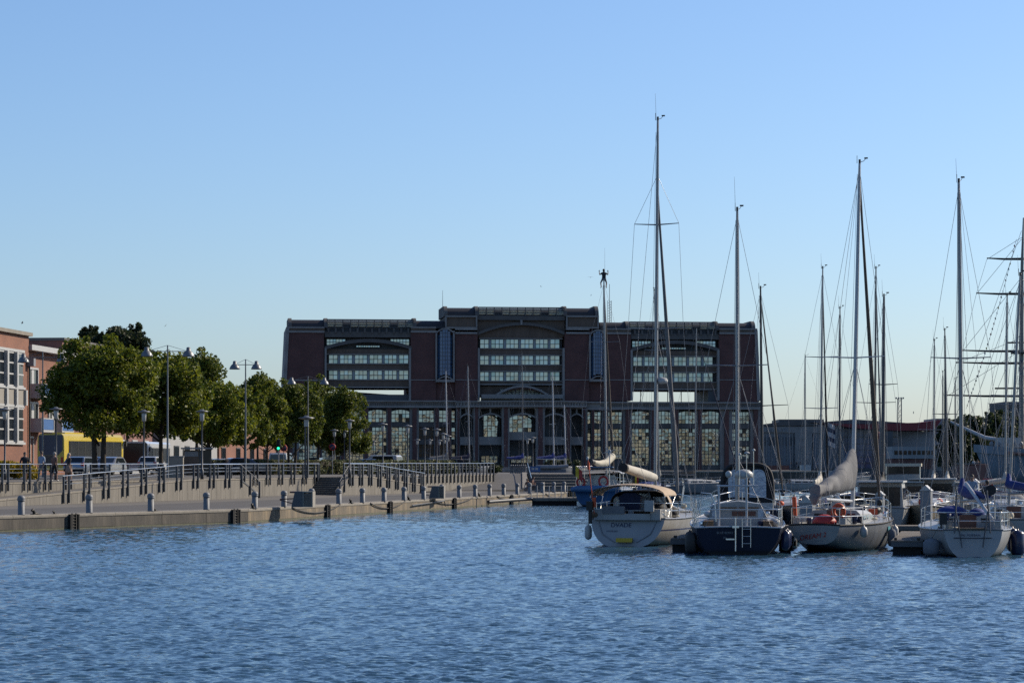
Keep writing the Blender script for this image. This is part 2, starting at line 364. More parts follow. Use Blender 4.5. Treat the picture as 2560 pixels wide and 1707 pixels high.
# ================================================================== QUAY
def QD(x):
    dy = 163.5 - 0.0372*x if x <= 620 else 140.44 - 0.0709*(x - 620)
    return HC*F/dy
def QP(x): D = QD(x); return Vector((X_(x, D), D, 0))
QA, QB, QC = QP(-260), QP(620), QP(1500)
def seg_frame(a, b):
    d = (b - a).normalized(); return d, Vector((d.y, -d.x, 0))     # along, towards the water
ZQ = 0.80
qw = thing('quay_wall', None, None); tag(qw, 'weathered concrete quay wall along the basin edge', None, None, 'structure')
ladder_px = [180, 585, 815, 972, 1133, 1276, 1420]
def quay_seg(a, b, dark):
    d, n = seg_frame(a, b); L = (b - a).length; k = max(1, round(L/4.6)); rz = math.atan2(d.y, d.x)
    for i in range(k):
        s0 = L*i/k + 0.012; s1 = L*(i+1)/k - 0.012; l = s1 - s0; h = l/2
        mb = MB(); dp = 0.02*random.random()
        mb.box(-h, h, 0.0, 1.2, -0.9, 0.10, 1)                       # wet weed foot
        mb.box(-h, h, -0.02 + dp, 1.2, 0.10, ZQ-0.15, 0)
        r = 0.06
        prof = [(-0.05, ZQ-0.15), (-0.05, ZQ-r), (-0.05+0.3*r, ZQ-0.3*r), (-0.05+r, ZQ), (1.2, ZQ), (1.2, ZQ-0.15)]
        mb.extr([(-h, p[0], p[1]) for p in prof], (2*h, 0, 0), 2)
        c = a + d*((s0 + s1)/2)
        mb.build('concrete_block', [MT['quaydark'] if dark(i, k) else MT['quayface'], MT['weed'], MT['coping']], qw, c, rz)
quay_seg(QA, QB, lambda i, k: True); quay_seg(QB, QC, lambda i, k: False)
QE = Vector((24.0, 420.0, 0)); quay_seg(QC, Vector((14.0, 320.0, 0)), lambda i, k: i % 2 == 0)
# ladders; a black slab stands in for the shade of each recess
lmb = MB()
for s in (-0.17, 0.17): lmb.box(s-0.03, s+0.03, -0.16, -0.10, -0.4, ZQ+0.02, 0)
for i in range(6): lmb.tube((-0.17, -0.13, 0.0+i*0.15), (0.17, -0.13, 0.0+i*0.15), 0.015, n=5)
lmesh = lmb.mesh('rungs_and_stiles', MT['iron'])
bmb = MB().box(-0.36, 0.36, -0.10, 0.02, -0.5, ZQ-0.02, 0); bmb.box(-0.40, -0.30, -0.2, -0.1, -0.5, ZQ-0.03, 0); bmb.box(0.30, 0.40, -0.2, -0.1, -0.5, ZQ-0.03, 0)
bkmesh = bmb.mesh('shade_slab_and_posts', MT['rubber'])
for i, x in enumerate(ladder_px):
    p = QP(x); d, n = seg_frame(QA, QB) if x <= 620 else seg_frame(QB, QC)
    t = thing('quay_ladder', 'black ladder between fender posts, dark slab standing for recess shade, %s from the left' % ORD[i], 'ladder', p, math.atan2(d.y, d.x), 'ladders set in the quay wall')
    inst(lmesh, 'ladder_frame', t); inst(bkmesh, 'recess_shade_backing', t)
# chains / ropes swagged along the wall
swags = [(727, 847), (923, 1010), (1072, 1180), (1240, 1322), (1362, 1412)]
for i, (a, b) in enumerate(swags):
    d, n = seg_frame(QB, QC); pa, pb = QP(a) + n*0.09, QP(b) + n*0.09
    pts = [pa.lerp(pb, j/14) + Vector((0, 0, ZQ - 0.05 - 0.42*(1-(2*j/14-1)**2))) for j in range(15)]
    tag(MB().path(pts, 0.035, 6).build('mooring_chain', MT['iron']), 'dark chain sagging along the quay face, %s from the left' % ORD[i], 'chain', 'chains hung along the quay wall')
# long poles fixed to the far quay face
d, n = seg_frame(QB, QC)
mbp = MB(); mbp.tube(QP(1025) + n*0.16 + Vector((0, 0, 0.42)), QP(1106) + n*0.16 + Vector((0, 0, 0.62)), 0.045, n=6)
mbp.path([QP(1098)+n*0.1+Vector((0,0,0.62)), QP(1106)+n*0.16+Vector((0,0,0.62)), QP(1107)+n*0.2+Vector((0,0,0.2))], 0.04)
tag(mbp.build('wall_pipe', MT['steelgrey']), 'thin grey pipe bracketed low on the quay face', 'pipe')

# ------------------------------------------------------------------ terrace line and its frame
TP0 = Vector((X_(0, 151.0), 151.0, 0)); TP1 = Vector((X_(1232, 251.6), 251.6, 0))
TD = (TP1 - TP0).normalized(); TN = Vector((TD.y, -TD.x, 0)); TRZ = math.atan2(TD.y, TD.x)
def TS(x, off=0.0):
    k = (x - 1280)/F; p = TP0 + TN*off
    return (k*p.y - p.x)/(TD.x - k*TD.y)
def TPt(s, off=0.0, z=0.0): q = TP0 + TN*off + TD*s; return Vector((q.x, q.y, z))
SEND = TS(1232)
def ZT(s): return 2.26 + 0.16*max(0, min(1.3, s/SEND))            # terrace level along the line
ZG = 1.02                                                           # pavement level at the wall foot
OFFR = 2.4
# pavement between quay edge and terrace
def edge_pt(s, inset):
    """point on quay edge polyline abreast of terrace station s"""
    q = TPt(s)
    for a, b in ((QA, QB), (QB, QC)):
        d, n = seg_frame(a, b)
        den = TN.x*d.y - TN.y*d.x
        u = ((q.x - a.x)*TN.y - (q.y - a.y)*TN.x)/(-den) if abs(den) > 1e-6 else 0
        w = ((q.x - a.x)*d.y - (q.y - a.y)*d.x)/(-den)
        if u <= (b - a).length or b is QC:
            return q + TN*(w) - n*inset
ss = np.linspace(TS(-120)-45, SEND+14, 44)
ringsA, ringsB, ringsC = [], [], []
for s in ss:
    e = edge_pt(s, 1.0); wpt = TPt(s, -0.2)
    e2 = e.lerp(wpt, 0.55)
    ringsA.append([(e.x, e.y, ZQ-0.004), (e2.x, e2.y, 0.9)]); ringsB.append([(e2.x, e2.y, 0.9), (wpt.x, wpt.y, ZG)])
mb = MB(); mb.loft(ringsA, 0, False); mb.loft(ringsB, 1, False)
tag(mb.build('quay_pavement', [MT['asphalt'], MT['paving']]), 'grey asphalt and paving of the lower quay', None, None, 'structure')
# lower quay continues under the steps
mb = MB(); mb.add([TPt(SEND+10, -1, 0.98), TPt(SEND+10, 8.5, 0.98), (11.0, 320, 0.98), (-5, 320, 0.98)], [(0, 1, 2, 3)]); mb.build('quay_platform', MT['paving'])['kind'] = 'structure'

# street and terrace: one big sheet behind the wall line, rising gently
a0 = TPt(TS(-160), -0.15, 2.24); a1 = TPt(SEND, -0.15, 2.42)
pts = [a0, a1, Vector((-1.6, 268.0, 2.44)), Vector((X_(1470, 268), 268.0, 2.44)), Vector((13.6, 320, 2.46)), Vector((16, 428, 2.46)), Vector((52, 432, 2.46)), Vector((56, 596, 2.46)), Vector((66, 640, 2.46)),
       Vector((70, 700, 2.46)), Vector((600, 700, 2.46)), Vector((6000, 700, 2.46)), Vector((6000, 9000, 2.5)), Vector((-6000, 9000, 2.5)), Vector((-6000, 130, 2.5)), Vector((-60, 130, 2.3))]
mb = MB(); mb.add(pts, [tuple(range(len(pts)))])
tag(mb.build('street', MT['street']), 'street and plaza ground behind the terrace wall', None, None, 'structure')
# pale paved terrace strip along the railing
mb = MB(); rg = []
for s in np.linspace(TS(-120), SEND, 12): rg.append([TPt(s, -0.25, ZT(s)+0.012), TPt(s, -7.5, ZT(s)+0.03)])
mb.loft(rg, 0, False); tag(mb.build('terrace_pavement', MT['paving']), 'pale paved strip along the terrace railing', None, None, 'structure')
mb = MB(); rg = []
for s in np.linspace(TS(-120), TS(500), 8): rg.append([TPt(s, -9.5, ZT(s)+0.05), TPt(s, -13.5, ZT(s)+0.06)])
mb.loft(rg, 0, False); tag(mb.build('footpath', MT['paver_tan']), 'tan brick footpath along the street', None, None, 'structure')

# far basin walls (front of the big building, and the far end)
def wallstrip(name, label, pts, z0, z1, m):
    t = thing(name, label, 'wall')
    for a, b in zip(pts[:-1], pts[1:]):
        a, b = Vector(a), Vector(b); L = (b-a).length; k = max(1, int(L/12)); d = (b-a).normalized(); rz = math.atan2(d.y, d.x)
        for i in range(k):
            l = L/k - 0.05; c = a + d*(L*(i+0.5)/k)
            q = MB().box(-l/2, l/2, 0, 0.8, z0, z1-0.25, 0); q.box(-l/2, l/2, -0.08, 0.8, z1-0.25, z1, 1)
            q.build('wall_panel', m, t, c, rz)
    return t
wallstrip('basin_wall', 'dark basin wall in front of the big brick office building', [(14.0, 320, 0), (16, 428, 0), (52, 432, 0), (56, 596, 0)], -0.6, 2.47, [MT['quaydark'], MT['coping']])
wallstrip('basin_wall', 'low dark wall closing the far end of the basin', [(69, 699, 0), (600, 699, 0)], -0.6, 2.75, [MT['cladding_dark'], MT['stone_dark']])

# ------------------------------------------------------------------ terrace wall, ramps, stairs
def wall_run(t, s0, s1, off, ztop, zbot, th=0.28, step=2.5, m=None, inner=True):
    k = max(1, round((s1 - s0)/step))
    for i in range(k):
        u0 = s0 + (s1-s0)*i/k + 0.012; u1 = s0 + (s1-s0)*(i+1)/k - 0.012
        c = TPt((u0+u1)/2, off); l = (u1-u0)/2
        def zz(u): return ztop(u)
        dp = 0.006*random.random()
        poly = [(-l, -dp, zbot), (l, -dp, zbot), (l, -dp, zz(u1)), (-l, -dp, zz(u0))]
        mb = MB().extr(poly, (0, th, 0), 0)
        ca = [(-l, -0.035, zz(u0)+0.004), (l, -0.035, zz(u1)+0.004), (l, -0.035, zz(u1)+0.10), (-l, -0.035, zz(u0)+0.10)]
        mb.extr(ca, (0, th+0.05, 0), 1)
        # board marks: thin raised fins of cement left between the shutter boards
        nb = int(2*l/0.42)
        for j in range(1, nb):
            if random.random() < 0.62: continue
            u = -l + 2*l*j/nb; zt = zz(u0 + (u1-u0)*j/nb) - 0.02
            mb.box(u-0.009, u+0.009, -dp-0.008, -dp+0.01, zbot, zt, 0)
        mb.build('wall_panel', m or [MT['concrete'], MT['coping']], t, c, TRZ)
tw = thing('terrace_wall', 'board-marked concrete retaining wall below the terrace railing', 'wall')
wall_run(tw, TS(-120), TS(788), 0, lambda u: ZT(u)-0.10, 0.85)
wall_run(tw, TS(862), SEND, 0, lambda u: ZT(u)-0.10, 0.85)
post_me = MB().box(-0.035, 0.035, -0.06, 0.06, -1.0, 0.0, 0).mesh('post', MT['railgrey'])
def railing(label, s0, s1, off, zrail, posts, drop, mids=(0.28, 0.50), wide=1.0, rm='inox', group='steel railings along the terrace and ramps'):
    t = thing('railing', label, 'railing', TPt(s0, off, 0), TRZ, group)
    def loc(s, z): return (s - s0, 0, z)
    N = 8
    pts = [loc(s0+(s1-s0)*i/N, zrail(s0+(s1-s0)*i/N)) for i in range(N+1)]
    MB().path(pts, 0.032, 6).build('top_rail', MT[rm], t)
    for m in mids:
        MB().path([(p[0], 0.02, p[2]-m) for p in pts], 0.013, 5).build('middle_rail', MT[rm], t)
    for s in posts:
        if s0-0.01 <= s <= s1+0.01:
            o = inst(post_me, 'post', t, loc(s, zrail(s)-0.02), (0, 0, 0), (wide, 1, drop))
    return t
def pairs(s0, s1, period, gap):
    r = []; s = s0
    while s <= s1: r += [s, s+gap]; s += period
    return r
def even(s0, s1, step):
    k = max(1, round((s1-s0)/step)); return [s0 + (s1-s0)*i/k for i in range(k+1)]
ZR = lambda s: ZT(s) + 1.06
railing('steel railing on the terrace edge behind the four walkers', TS(-60), TS(416), 0.10, ZR, pairs(TS(-55), TS(416), 2.85, 0.75), 1.55)
railing('short steel railing between the two flights of steps', TS(529), TS(795), 0.10, ZR, pairs(TS(531), TS(793), 2.6, 0.72)+[TS(795)], 1.55)
railing('long steel railing with closely set posts curving off to the right', TS(857), SEND, 0.10, lambda s: ZR(s)+0.02, even(TS(857), SEND, 1.18), 1.75, wide=1.9)
# ramp one
def ramp_z1(s):
    a, b = TS(-90, OFFR), TS(480, OFFR)
    return 1.12 + (2.28-1.12)*max(0, min(1, (s-a)/(b-a)))
r1 = thing('access_ramp', 'long concrete access ramp climbing right to the terrace', 'ramp')
sA, sL, sS = TS(-90, OFFR), TS(480, OFFR), TS(598, OFFR)
wall_run(r1, sA, sS, OFFR, lambda u: ramp_z1(u)-0.02, 0.85)
mb = MB(); mb.loft([[TPt(s, 0.02, ramp_z1(s)), TPt(s, OFFR-0.25, ramp_z1(s))] for s in np.linspace(sA, sS, 16)], 0, False); mb.build('ramp_deck', MT['paving'], r1)
railing('sloping steel railing of the left access ramp', TS(154, OFFR), sS, OFFR+0.08, lambda s: ramp_z1(s)+1.06, pairs(TS(156, OFFR), sS, 2.85, 0.75), 1.6)
# steps one (going down, away from us)
def steps(label, s0, s1, z0, z1, n, off0, off1, m):
    t = thing('stair', label, 'stairs')
    for i in range(n):
        u0 = s0 + (s1-s0)*i/n; u1 = s0 + (s1-s0)*(i+1)/n; z = z0 + (z1-z0)*(i+1)/n if z1 > z0 else z0 + (z1-z0)*i/n
        lo, hi = min(u0, u1), max(u0, u1); c = TPt((lo+hi)/2, off1)
        MB().box(-(hi-lo)/2-0.015, (hi-lo)/2+0.015, 0, off1-off0, 0.9, z-0.045, 0).box(-(hi-lo)/2-0.05, (hi-lo)/2+0.015, -0.01, off1-off0, z-0.044, z, 1).build('step', [m, MT['coping']], t, c, TRZ)
    return t
s1e = TS(648, OFFR)
steps('flight of steps beside the left ramp landing', sS, s1e, 2.28, ZG, 8, 0.3, OFFR-0.3, MT['concrete'])
tside = thing('stair_wall', 'sloping concrete side wall of the left steps', 'wall')
wall_run(tside, sS, s1e, OFFR, lambda u: 2.30 - (2.30-ZG-0.1)*(u-sS)/(s1e-sS), 0.85, m=[MT['concrete'], MT['steelgrey']])
railing('steep steel handrail down the left steps', sS, s1e, OFFR+0.08, lambda s: 3.34-(1.25)*(s-sS)/(s1e-sS), [sS+0.3, (sS+s1e)/2, s1e-0.15], 1.5, rm='bollardgrey', group='steel railings along the terrace and ramps')
# steps two (climbing away from us), landing, ramp two
s2a, s2b, s2c, s2d = TS(846, OFFR), TS(872, OFFR), TS(922, OFFR), TS(1060, OFFR)
steps('flight of steps coloured dark for shade, facing the water in the middle of the wall', s2a, s2b, ZG, 2.34, 8, 0.0, OFFR-0.3, MT['stone_dark'])  # step bodies take a dark colour to stand for their shade
def ramp_z2(s): return 2.34 if s < s2c else 2.34 - (2.34-1.55)*min(1, (s-s2c)/(s2d-s2c))
r2 = thing('access_ramp', 'concrete access ramp sloping down to the right behind litter bin', 'ramp')
wall_run(r2, s2b, s2d, OFFR, lambda u: ramp_z2(u)-0.02, 0.85)
mb = MB(); mb.loft([[TPt(s, 0.02, ramp_z2(s)), TPt(s, OFFR-0.25, ramp_z2(s))] for s in np.linspace(s2b, s2d, 12)], 0, False); mb.build('ramp_deck', MT['paving'], r2)
t2s = thing('stair_wall', 'sloping concrete side wall of the middle steps', 'wall')
wall_run(t2s, s2a, s2b, OFFR, lambda u: ZG+0.15 + (2.30-ZG-0.15)*(u-s2a)/(s2b-s2a), 0.85)
railing('steel handrail climbing beside the middle steps', s2a, s2b, OFFR+0.08, lambda s: 2.0+1.4*(s-s2a)/(s2b-s2a), [s2a+0.1, (s2a+s2b)/2, s2b-0.1], 1.5, rm='bollardgrey')
railing('steel railing peaked at the landing and sloping down right', s2b, s2d, OFFR+0.08, lambda s: ramp_z2(s)+1.06, pairs(s2b+0.2, s2d, 2.3, 0.62), 1.7, wide=1.7)
# wide ramp to the right and long steps
wr = MB(); q = [P(1128, 1227, 236), P(1322, 1222, 244), P(1313, 1183, 268.2), P(1236, 1183, 268.2)]
q = [Vector((p.x, p.y, z)) for p, z in zip(q, (1.03, 1.03, 2.455, 2.455))]
wr.add(q + [Vector((p.x, p.y, 0.6)) for p in q], [(0,1,2,3), (0,4,5,1), (1,5,6,2), (2,6,7,3), (3,7,4,0)])
tag(wr.build('paved_ramp', MT['asphalt']), 'wide grey ramp rising from the quay to the plaza', 'ramp')
mbk = MB().extr([q[1]+Vector((-0.6,0,0.02)), q[1]+Vector((0.1,0,0.02)), q[2]+Vector((0.1,0,0.02)), q[2]+Vector((-0.3,0,0.02))], (0,0,0.12), 0)
tag(mbk.build('ramp_kerb', MT['coping']), 'pale kerb along the right side of the wide ramp', 'kerb')
st = thing('stair', 'wide shallow amphitheatre steps to the right of the ramp', 'stairs')
zs = [2.40, 2.13, 1.86, 1.59, 1.32]; ds = [265, 261.5, 258, 254.5, 251]
for i, (z, D) in enumerate(zip(zs, ds)):
    MB().box(X_(1326, 252), X_(1470, 262), D-3.6+0.0, D+(12 if i == 0 else 0.02), 0.9, z, 0).build('step', MT['concrete'], st)
    MB().box(X_(1326, 252)-0.02, X_(1470, 262), D-3.63, D-3.605, z-0.17, z-0.06, 0).build('riser_band', MT['stone_dark'], st)
sp = thing('ramp_screen', 'dark mesh balustrade between wide ramp and steps', 'railing')
pa, pb = q[1] + Vector((0.25, 0, 0)), q[2] + Vector((0.25, 0, 0))
for i in range(17):
    p = pa.lerp(pb, i/16); MB().box(-0.03, 0.03, -0.06, 0.06, 0, 1.05, 0).build('post', MT['railgrey'], sp, p)
MB().path([pa+Vector((0,0,1.06)), pb+Vector((0,0,1.06))], 0.035).build('top_rail', MT['inox'], sp)

# ------------------------------------------------------------------ bollards on the quay
bp_ = MB().lathe([(0.20, 0), (0.175, 0.02), (0.17, 0.66), (0.20, 0.67), (0.205, 0.74), (0.17, 0.75), (0.205, 0.78), (0.20, 0.86), (0.15, 0.95), (0.07, 0.99), (0.0, 1.0)], n=14)
bm_post = MB().lathe([(0.185, 0), (0.17, 0.03), (0.165, 0.70)], n=14).mesh('post', MT['bollardgrey'])
bm_cap = MB().lathe([(0.165, 0.70), (0.205, 0.705), (0.205, 0.735), (0.185, 0.75), (0.20, 0.78), (0.19, 0.86), (0.145, 0.93), (0.07, 0.965), (0.005, 0.975)], n=14).mesh('cap', MT['bollardgrey'])
bx = [53, 223, 377, 516, 637, 710, 847, 906, 960, 1010, 1059, 1148, 1188, 1224, 1259, 1293, 1324, 1356, 1384, 1410]
b0 = None
for i, x in enumerate(bx + [779, 1104]):
    dA = seg_frame(QA, QB)[1] if x <= 620 else seg_frame(QB, QC)[1]
    # stand one metre in from the edge, on the same sight line
    p = QP(x) - dA*0.55; D = p.y; p = Vector((X_(x, D), D, 0.80)) if i < len(bx) else Vector((X_(x, D*1.035), D*1.035, 0.83))
    lab = ('grey round-topped quay bollard, %s from the left' % ORD[i]) if i < len(bx) else ('grey bollard standing behind the %s bench block' % ('left' if x < 900 else 'right'))
    if b0 is None:
        t = b0 = thing('bollard', lab, 'bollard', p, 0, 'bollards along the quay edge'); inst(bm_post, 'post', t); inst(bm_cap, 'cap', t)
    else: dup(b0, p, 0, lab)
# iron cleats on the edge
cl = MB().path([(-0.22, 0, 0.20), (-0.12, 0, 0.24), (-0.05, 0, 0.17), (0, 0, 0.0)], [0.06, 0.075, 0.075, 0.09], 7); cl.path([(0.0, 0, 0.02), (0.15, 0, 0.06), (0.30, 0, 0.02)], [0.06, 0.07, 0.05], 7); cl.box(-0.18, 0.42, -0.12, 0.12, 0, 0.03)
clm = cl.mesh('mooring_cleat', MT['iron'])
for i, x in enumerate([86, 136, 388, 632, 877, 1022, 1198]):
    dA, nA = seg_frame(QA, QB) if x <= 620 else seg_frame(QB, QC)
    p = QP(x) - nA*0.45; o = inst(clm, 'mooring_cleat', None, (X_(x, p.y), p.y, ZQ), (0, 0, math.atan2(dA.y, dA.x)))
    if x in (136, 388): o.scale = (0.6, 0.6, 0.6)
    tag(o, 'black iron mooring hook on the quay edge, %s from the left' % ORD[i], 'mooring hook', 'mooring hooks on the quay edge')
# concrete bench blocks with slatted cage
def bench_block(label, x0, x1, xm, D, zb):
    rz = TRZ - R(90); c = P((x0+xm)/2, 1250, D); t = thing('bench_block', label, 'bench', (X_(x0, D), D, zb), R(-3))
    w = (xm-x0)*D/F; w2 = (x1-xm)*D/F; h = 0.92
    MB().extr([(0, 0, 0), (w, 0, 0), (w, 0, h), (w*0.32, 0, h)], (0, 1.3, 0), 0).build('concrete_body', MT['steelgrey'], t)
    MB().box(w+0.004, w+w2, 0.02, 1.25, 0, 0.06).box(w+0.004, w+w2, 0.02, 1.25, h-0.08, h).box(w+0.004, w+0.07, 0.02, 1.25, 0.06, h-0.08).box(w+w2-0.07, w+w2, 0.02, 1.25, 0.06, h-0.08).build('cage_frame', MT['beige'], t)
    for k in range(11):
        z = 0.1 + k*(h-0.22)/11; MB().box(w+0.07, w+w2-0.07, 0.03, 0.05, z, z+0.028).build('slat', MT['beige'], t)
    MB().box(w+0.08, w+w2-0.08, 0.2, 1.1, 0.06, h-0.1).build('bin_liner', MT['cloth_brown'], t)
    s = MB(); s.tube((-0.75, 0.5, 0.45), (w*0.25, 0.5, 0.50), 0.035); s.tube((-0.75, 0.5, 0.42), (w*0.15, 0.5, 0.18), 0.03); s.build('seat_arm', MT['mahogany'], t)
    MB().box(-0.1, w*0.3, 0.05, 1.2, h-0.1, h+0.0).build('seat_board', MT['mahogany'], t)
bench_block('grey concrete bench block with slatted cage, nearer one', 728, 782, 756, 152.5, 0.81)
bench_block('grey concrete bench block with slatted cage, farther one', 1072, 1110, 1096, 191.5, 0.83)
bench_block('grey concrete bench block with cage near crouching couple', 1336, 1360, 1351, 236, 0.86)
# ================================================================== BIG BRICK OFFICE BUILDING
BA = R(6.2); BX0, BY0 = X_(1303, 492), 492.0; BZ = 2.46
def FB(x, y):
    k = (x - 1280)/F; c, s = math.cos(BA), math.sin(BA)
    u = (k*BY0 - BX0)/(c - k*s); Y = BY0 + u*s
    return u, HC + (HY - y)*Y/F
ob = thing('office_building', 'huge dark red brick office building with glazed roof and arched portico', 'building', (BX0, BY0, 0), BA)
def bpart(name, mb, mats): return mb.build(name, mats, ob)
def bsplit(name, mb, mats):
    for i in range(0, len(mb.v), 8):
        q = MB(); q.add(mb.v[i:i+8], [(0,3,2,1),(4,5,6,7),(0,1,5,4),(1,2,6,5),(2,3,7,6),(3,0,4,7)]); bpart(name, q, mats)
def rbox(mb, x0, y0, x1, y1, w0, w1, mi=0):
    """box from two photo corners (top-left, bottom-right) and a depth range into the building"""
    u0, zt = FB(x0, y0); u1, _ = FB(x1, y0); _, zb = FB((x0+x1)/2, y1); zt = (zt + FB(x1, y0)[1])/2
    return mb.box(u0, u1, w0, w1, zb, zt, mi)
# unit pane, faces the viewer
pane_me = MB().add([(-0.5, 0, -0.5), (0.5, 0, -0.5), (0.5, 0, 0.5), (-0.5, 0, 0.5), (-0.5, 0.012, -0.5), (0.5, 0.012, -0.5), (0.5, 0.012, 0.5), (-0.5, 0.012, 0.5)],
                   [(0,1,2,3), (4,7,6,5), (0,4,5,1), (1,5,6,2), (2,6,7,3), (3,7,4,0)]).mesh('pane', MT['mirrorglass'])
pane_green = pane_me.copy(); pane_green.materials.clear(); pane_green.materials.append(MT['greenglass'])
pane_roof = pane_me.copy(); pane_roof.materials.clear(); pane_roof.materials.append(MT['roofglass'])
pane_dark = pane_me.copy(); pane_dark.materials.clear(); pane_dark.materials.append(MT['glassdark'])
prng = random.Random(5); NP = [0]
def window(x0, y0, x1, y1, w, nx, ny, fr=0.09, name='window', me=None, frame='frame_dark', tilt=0.5, arch=0.0, singles=True):
    u0, zt = FB(x0, y0); u1, _ = FB(x1, y0); _, zb = FB((x0+x1)/2, y1)
    me = me or pane_me
    mb = MB(); b = fr
    mb.box(u0-b, u0, w-0.08, w+0.10, zb-b, zt+b); mb.box(u1, u1+b, w-0.08, w+0.10, zb-b, zt+b)
    mb.box(u0, u1, w-0.08, w+0.10, zb-b, zb); mb.box(u0, u1, w-0.08, w+0.10, zt, zt+b)
    dw, dh = (u1-u0)/nx, (zt-zb)/ny
    for i in range(1, nx): mb.box(u0+i*dw-b/2, u0+i*dw+b/2, w-0.05, w+0.06, zb, zt)
    for j in range(1, ny): mb.box(u0, u1, w-0.045, w+0.055, zb+j*dh-b/2, zb+j*dh+b/2)
    if arch:                                                         # segmental head hides the upper corners
        n = 10
        for i in range(n):
            a0, a1 = -1+2*i/n, -1+2*(i+1)/n
            h0, h1 = arch*a0*a0, arch*a1*a1
            c = (u0+u1)/2; r = (u1-u0)/2
            mb.extr([(c+a0*r, w-0.07, zt-h0), (c+a1*r, w-0.07, zt-h1), (c+a1*r, w-0.07, zt+0.05), (c+a0*r, w-0.07, zt+0.05)], (0, 0.05, 0))
    f = mb.build(name, MT[frame], ob)
    for i in range(nx):
        for j in range(ny):
            NP[0] += 1; rv = prng.random(); mm = me if me is not pane_me else (pane_dark if rv < 0.05 and y0 > 1020 else pane_green if rv < 0.16 else me)
            o = inst(mm, 'pane', f, (u0+(i+0.5)*dw, w+0.03, zb+(j+0.5)*dh), (R(prng.uniform(-tilt, tilt)), 0, R(prng.uniform(-tilt, tilt))), (dw*1.0, 1, dh*1.0))
    return f
# ---- brick masses
def tapered(x0t, x0b, x1t, x1b, yt, yb, w0, w1, name, m):
    a, zt = FB(x0t, yt); b, _ = FB(x1t, yt); c, zb = FB(x0b, yb); d, _ = FB(x1b, yb)
    mb = MB().add([(c, w0, zb), (d, w0, zb), (b, w0, zt), (a, w0, zt), (c, w1, zb), (d, w1, zb), (b, w1, zt), (a, w1, zt)],
                  [(0,1,2,3), (5,4,7,6), (4,0,3,7), (1,5,6,2), (3,2,6,7), (4,5,1,0)])
    return bpart(name, mb, m)
DEP = 20.0
tapered(716.5, 707.5, 810, 810, 829, 1001, 0, DEP, 'brick_wall', MT['brick_dark'])
tapered(1798, 1798, 1892, 1898.5, 833, 1004, 0, DEP, 'brick_wall', MT['brick_dark'])
for x0, x1 in ((1027, 1090), (1138, 1194), (1412, 1473), (1516, 1577)):
    mb = MB(); rbox(mb, x0, 831, x1, 1002, 0, DEP); bpart('brick_wall', mb, MT['brick_dark'])
for x0, x1 in ((1090, 1138), (1473, 1516)):
    mb = MB(); rbox(mb, x0, 826, x1, 1002, 0.5, DEP); bpart('bay_wall', mb, MT['brick_dark'])
# raised brick of the middle block
for x0, x1 in ((1113, 1193), (1415, 1497)):
    mb = MB(); rbox(mb, x0, 792, x1, 822, 0.1, DEP); bpart('brick_wall', mb, MT['stone_brown'])
# stone courses, frames and corner strips
sm = MB()
for x0, x1 in ((716, 811), (1027, 1090), (1516, 1577), (1798, 1893)):
    d = 0 if x0 < 1300 else 4
    rbox(sm, x0, 817+d, x1, 820.5+d, -0.25, 1.0); rbox(sm, x0, 827+d, x1, 831.5+d, -0.25, 1.0)
for x0, x1 in ((1138, 1193), (1415, 1473)):
    rbox(sm, x0, 821, x1, 825, -0.25, 1.0); rbox(sm, x0, 830, x1, 835, -0.25, 1.0)
for x0, x1 in ((1113, 1193), (1415, 1497)):
    rbox(sm, x0, 789, x1, 793, -0.3, 1.2); rbox(sm, x0, 817.5, x1, 821, -0.2, 1.0)
    rbox(sm, x0, 793.2, x0+3.5, 817.3, -0.25, 1.0); rbox(sm, x1-3.5, 793.2, x1, 817.3, -0.25, 1.0)
for x0, x1 in ((709, 810), (1027, 1088), (1139, 1194), (1412, 1472), (1517, 1577), (1798, 1896)):
    rbox(sm, x0, 948.5, x1, 950.5, -0.12, 0.5)
bsplit('stone_course', sm, MT['stone_grey'])
mbb = MB()
for x0, x1 in ((716, 811), (1027, 1090), (1516, 1577), (1798, 1893)):
    d = 0 if x0 < 1300 else 4
    rbox(mbb, x0+1, 820.6+d, x1-1, 826.9+d, -0.05, 0.9)
bsplit('frieze', mbb, MT['stone_brown'])
# corner quoins that lean with the end walls
for xt, xb, s in ((716.5, 707.5, 1), (1892.5, 1899, -1)):
    a, zt = FB(xt, 818 if s > 0 else 825); b, zb = FB(xb, 1002)
    t = 0.5*s
    bpart('corner_strip', MB().add([(b-0.1*s, -0.2, zb), (b+t, -0.2, zb), (a+t, -0.2, zt), (a-0.1*s, -0.2, zt), (b-0.1*s, DEP, zb), (b+t, DEP, zb), (a+t, DEP, zt), (a-0.1*s, DEP, zt)],
        [(0,1,2,3), (5,4,7,6), (4,0,3,7), (1,5,6,2), (3,2,6,7)]), MT['stone_grey'])
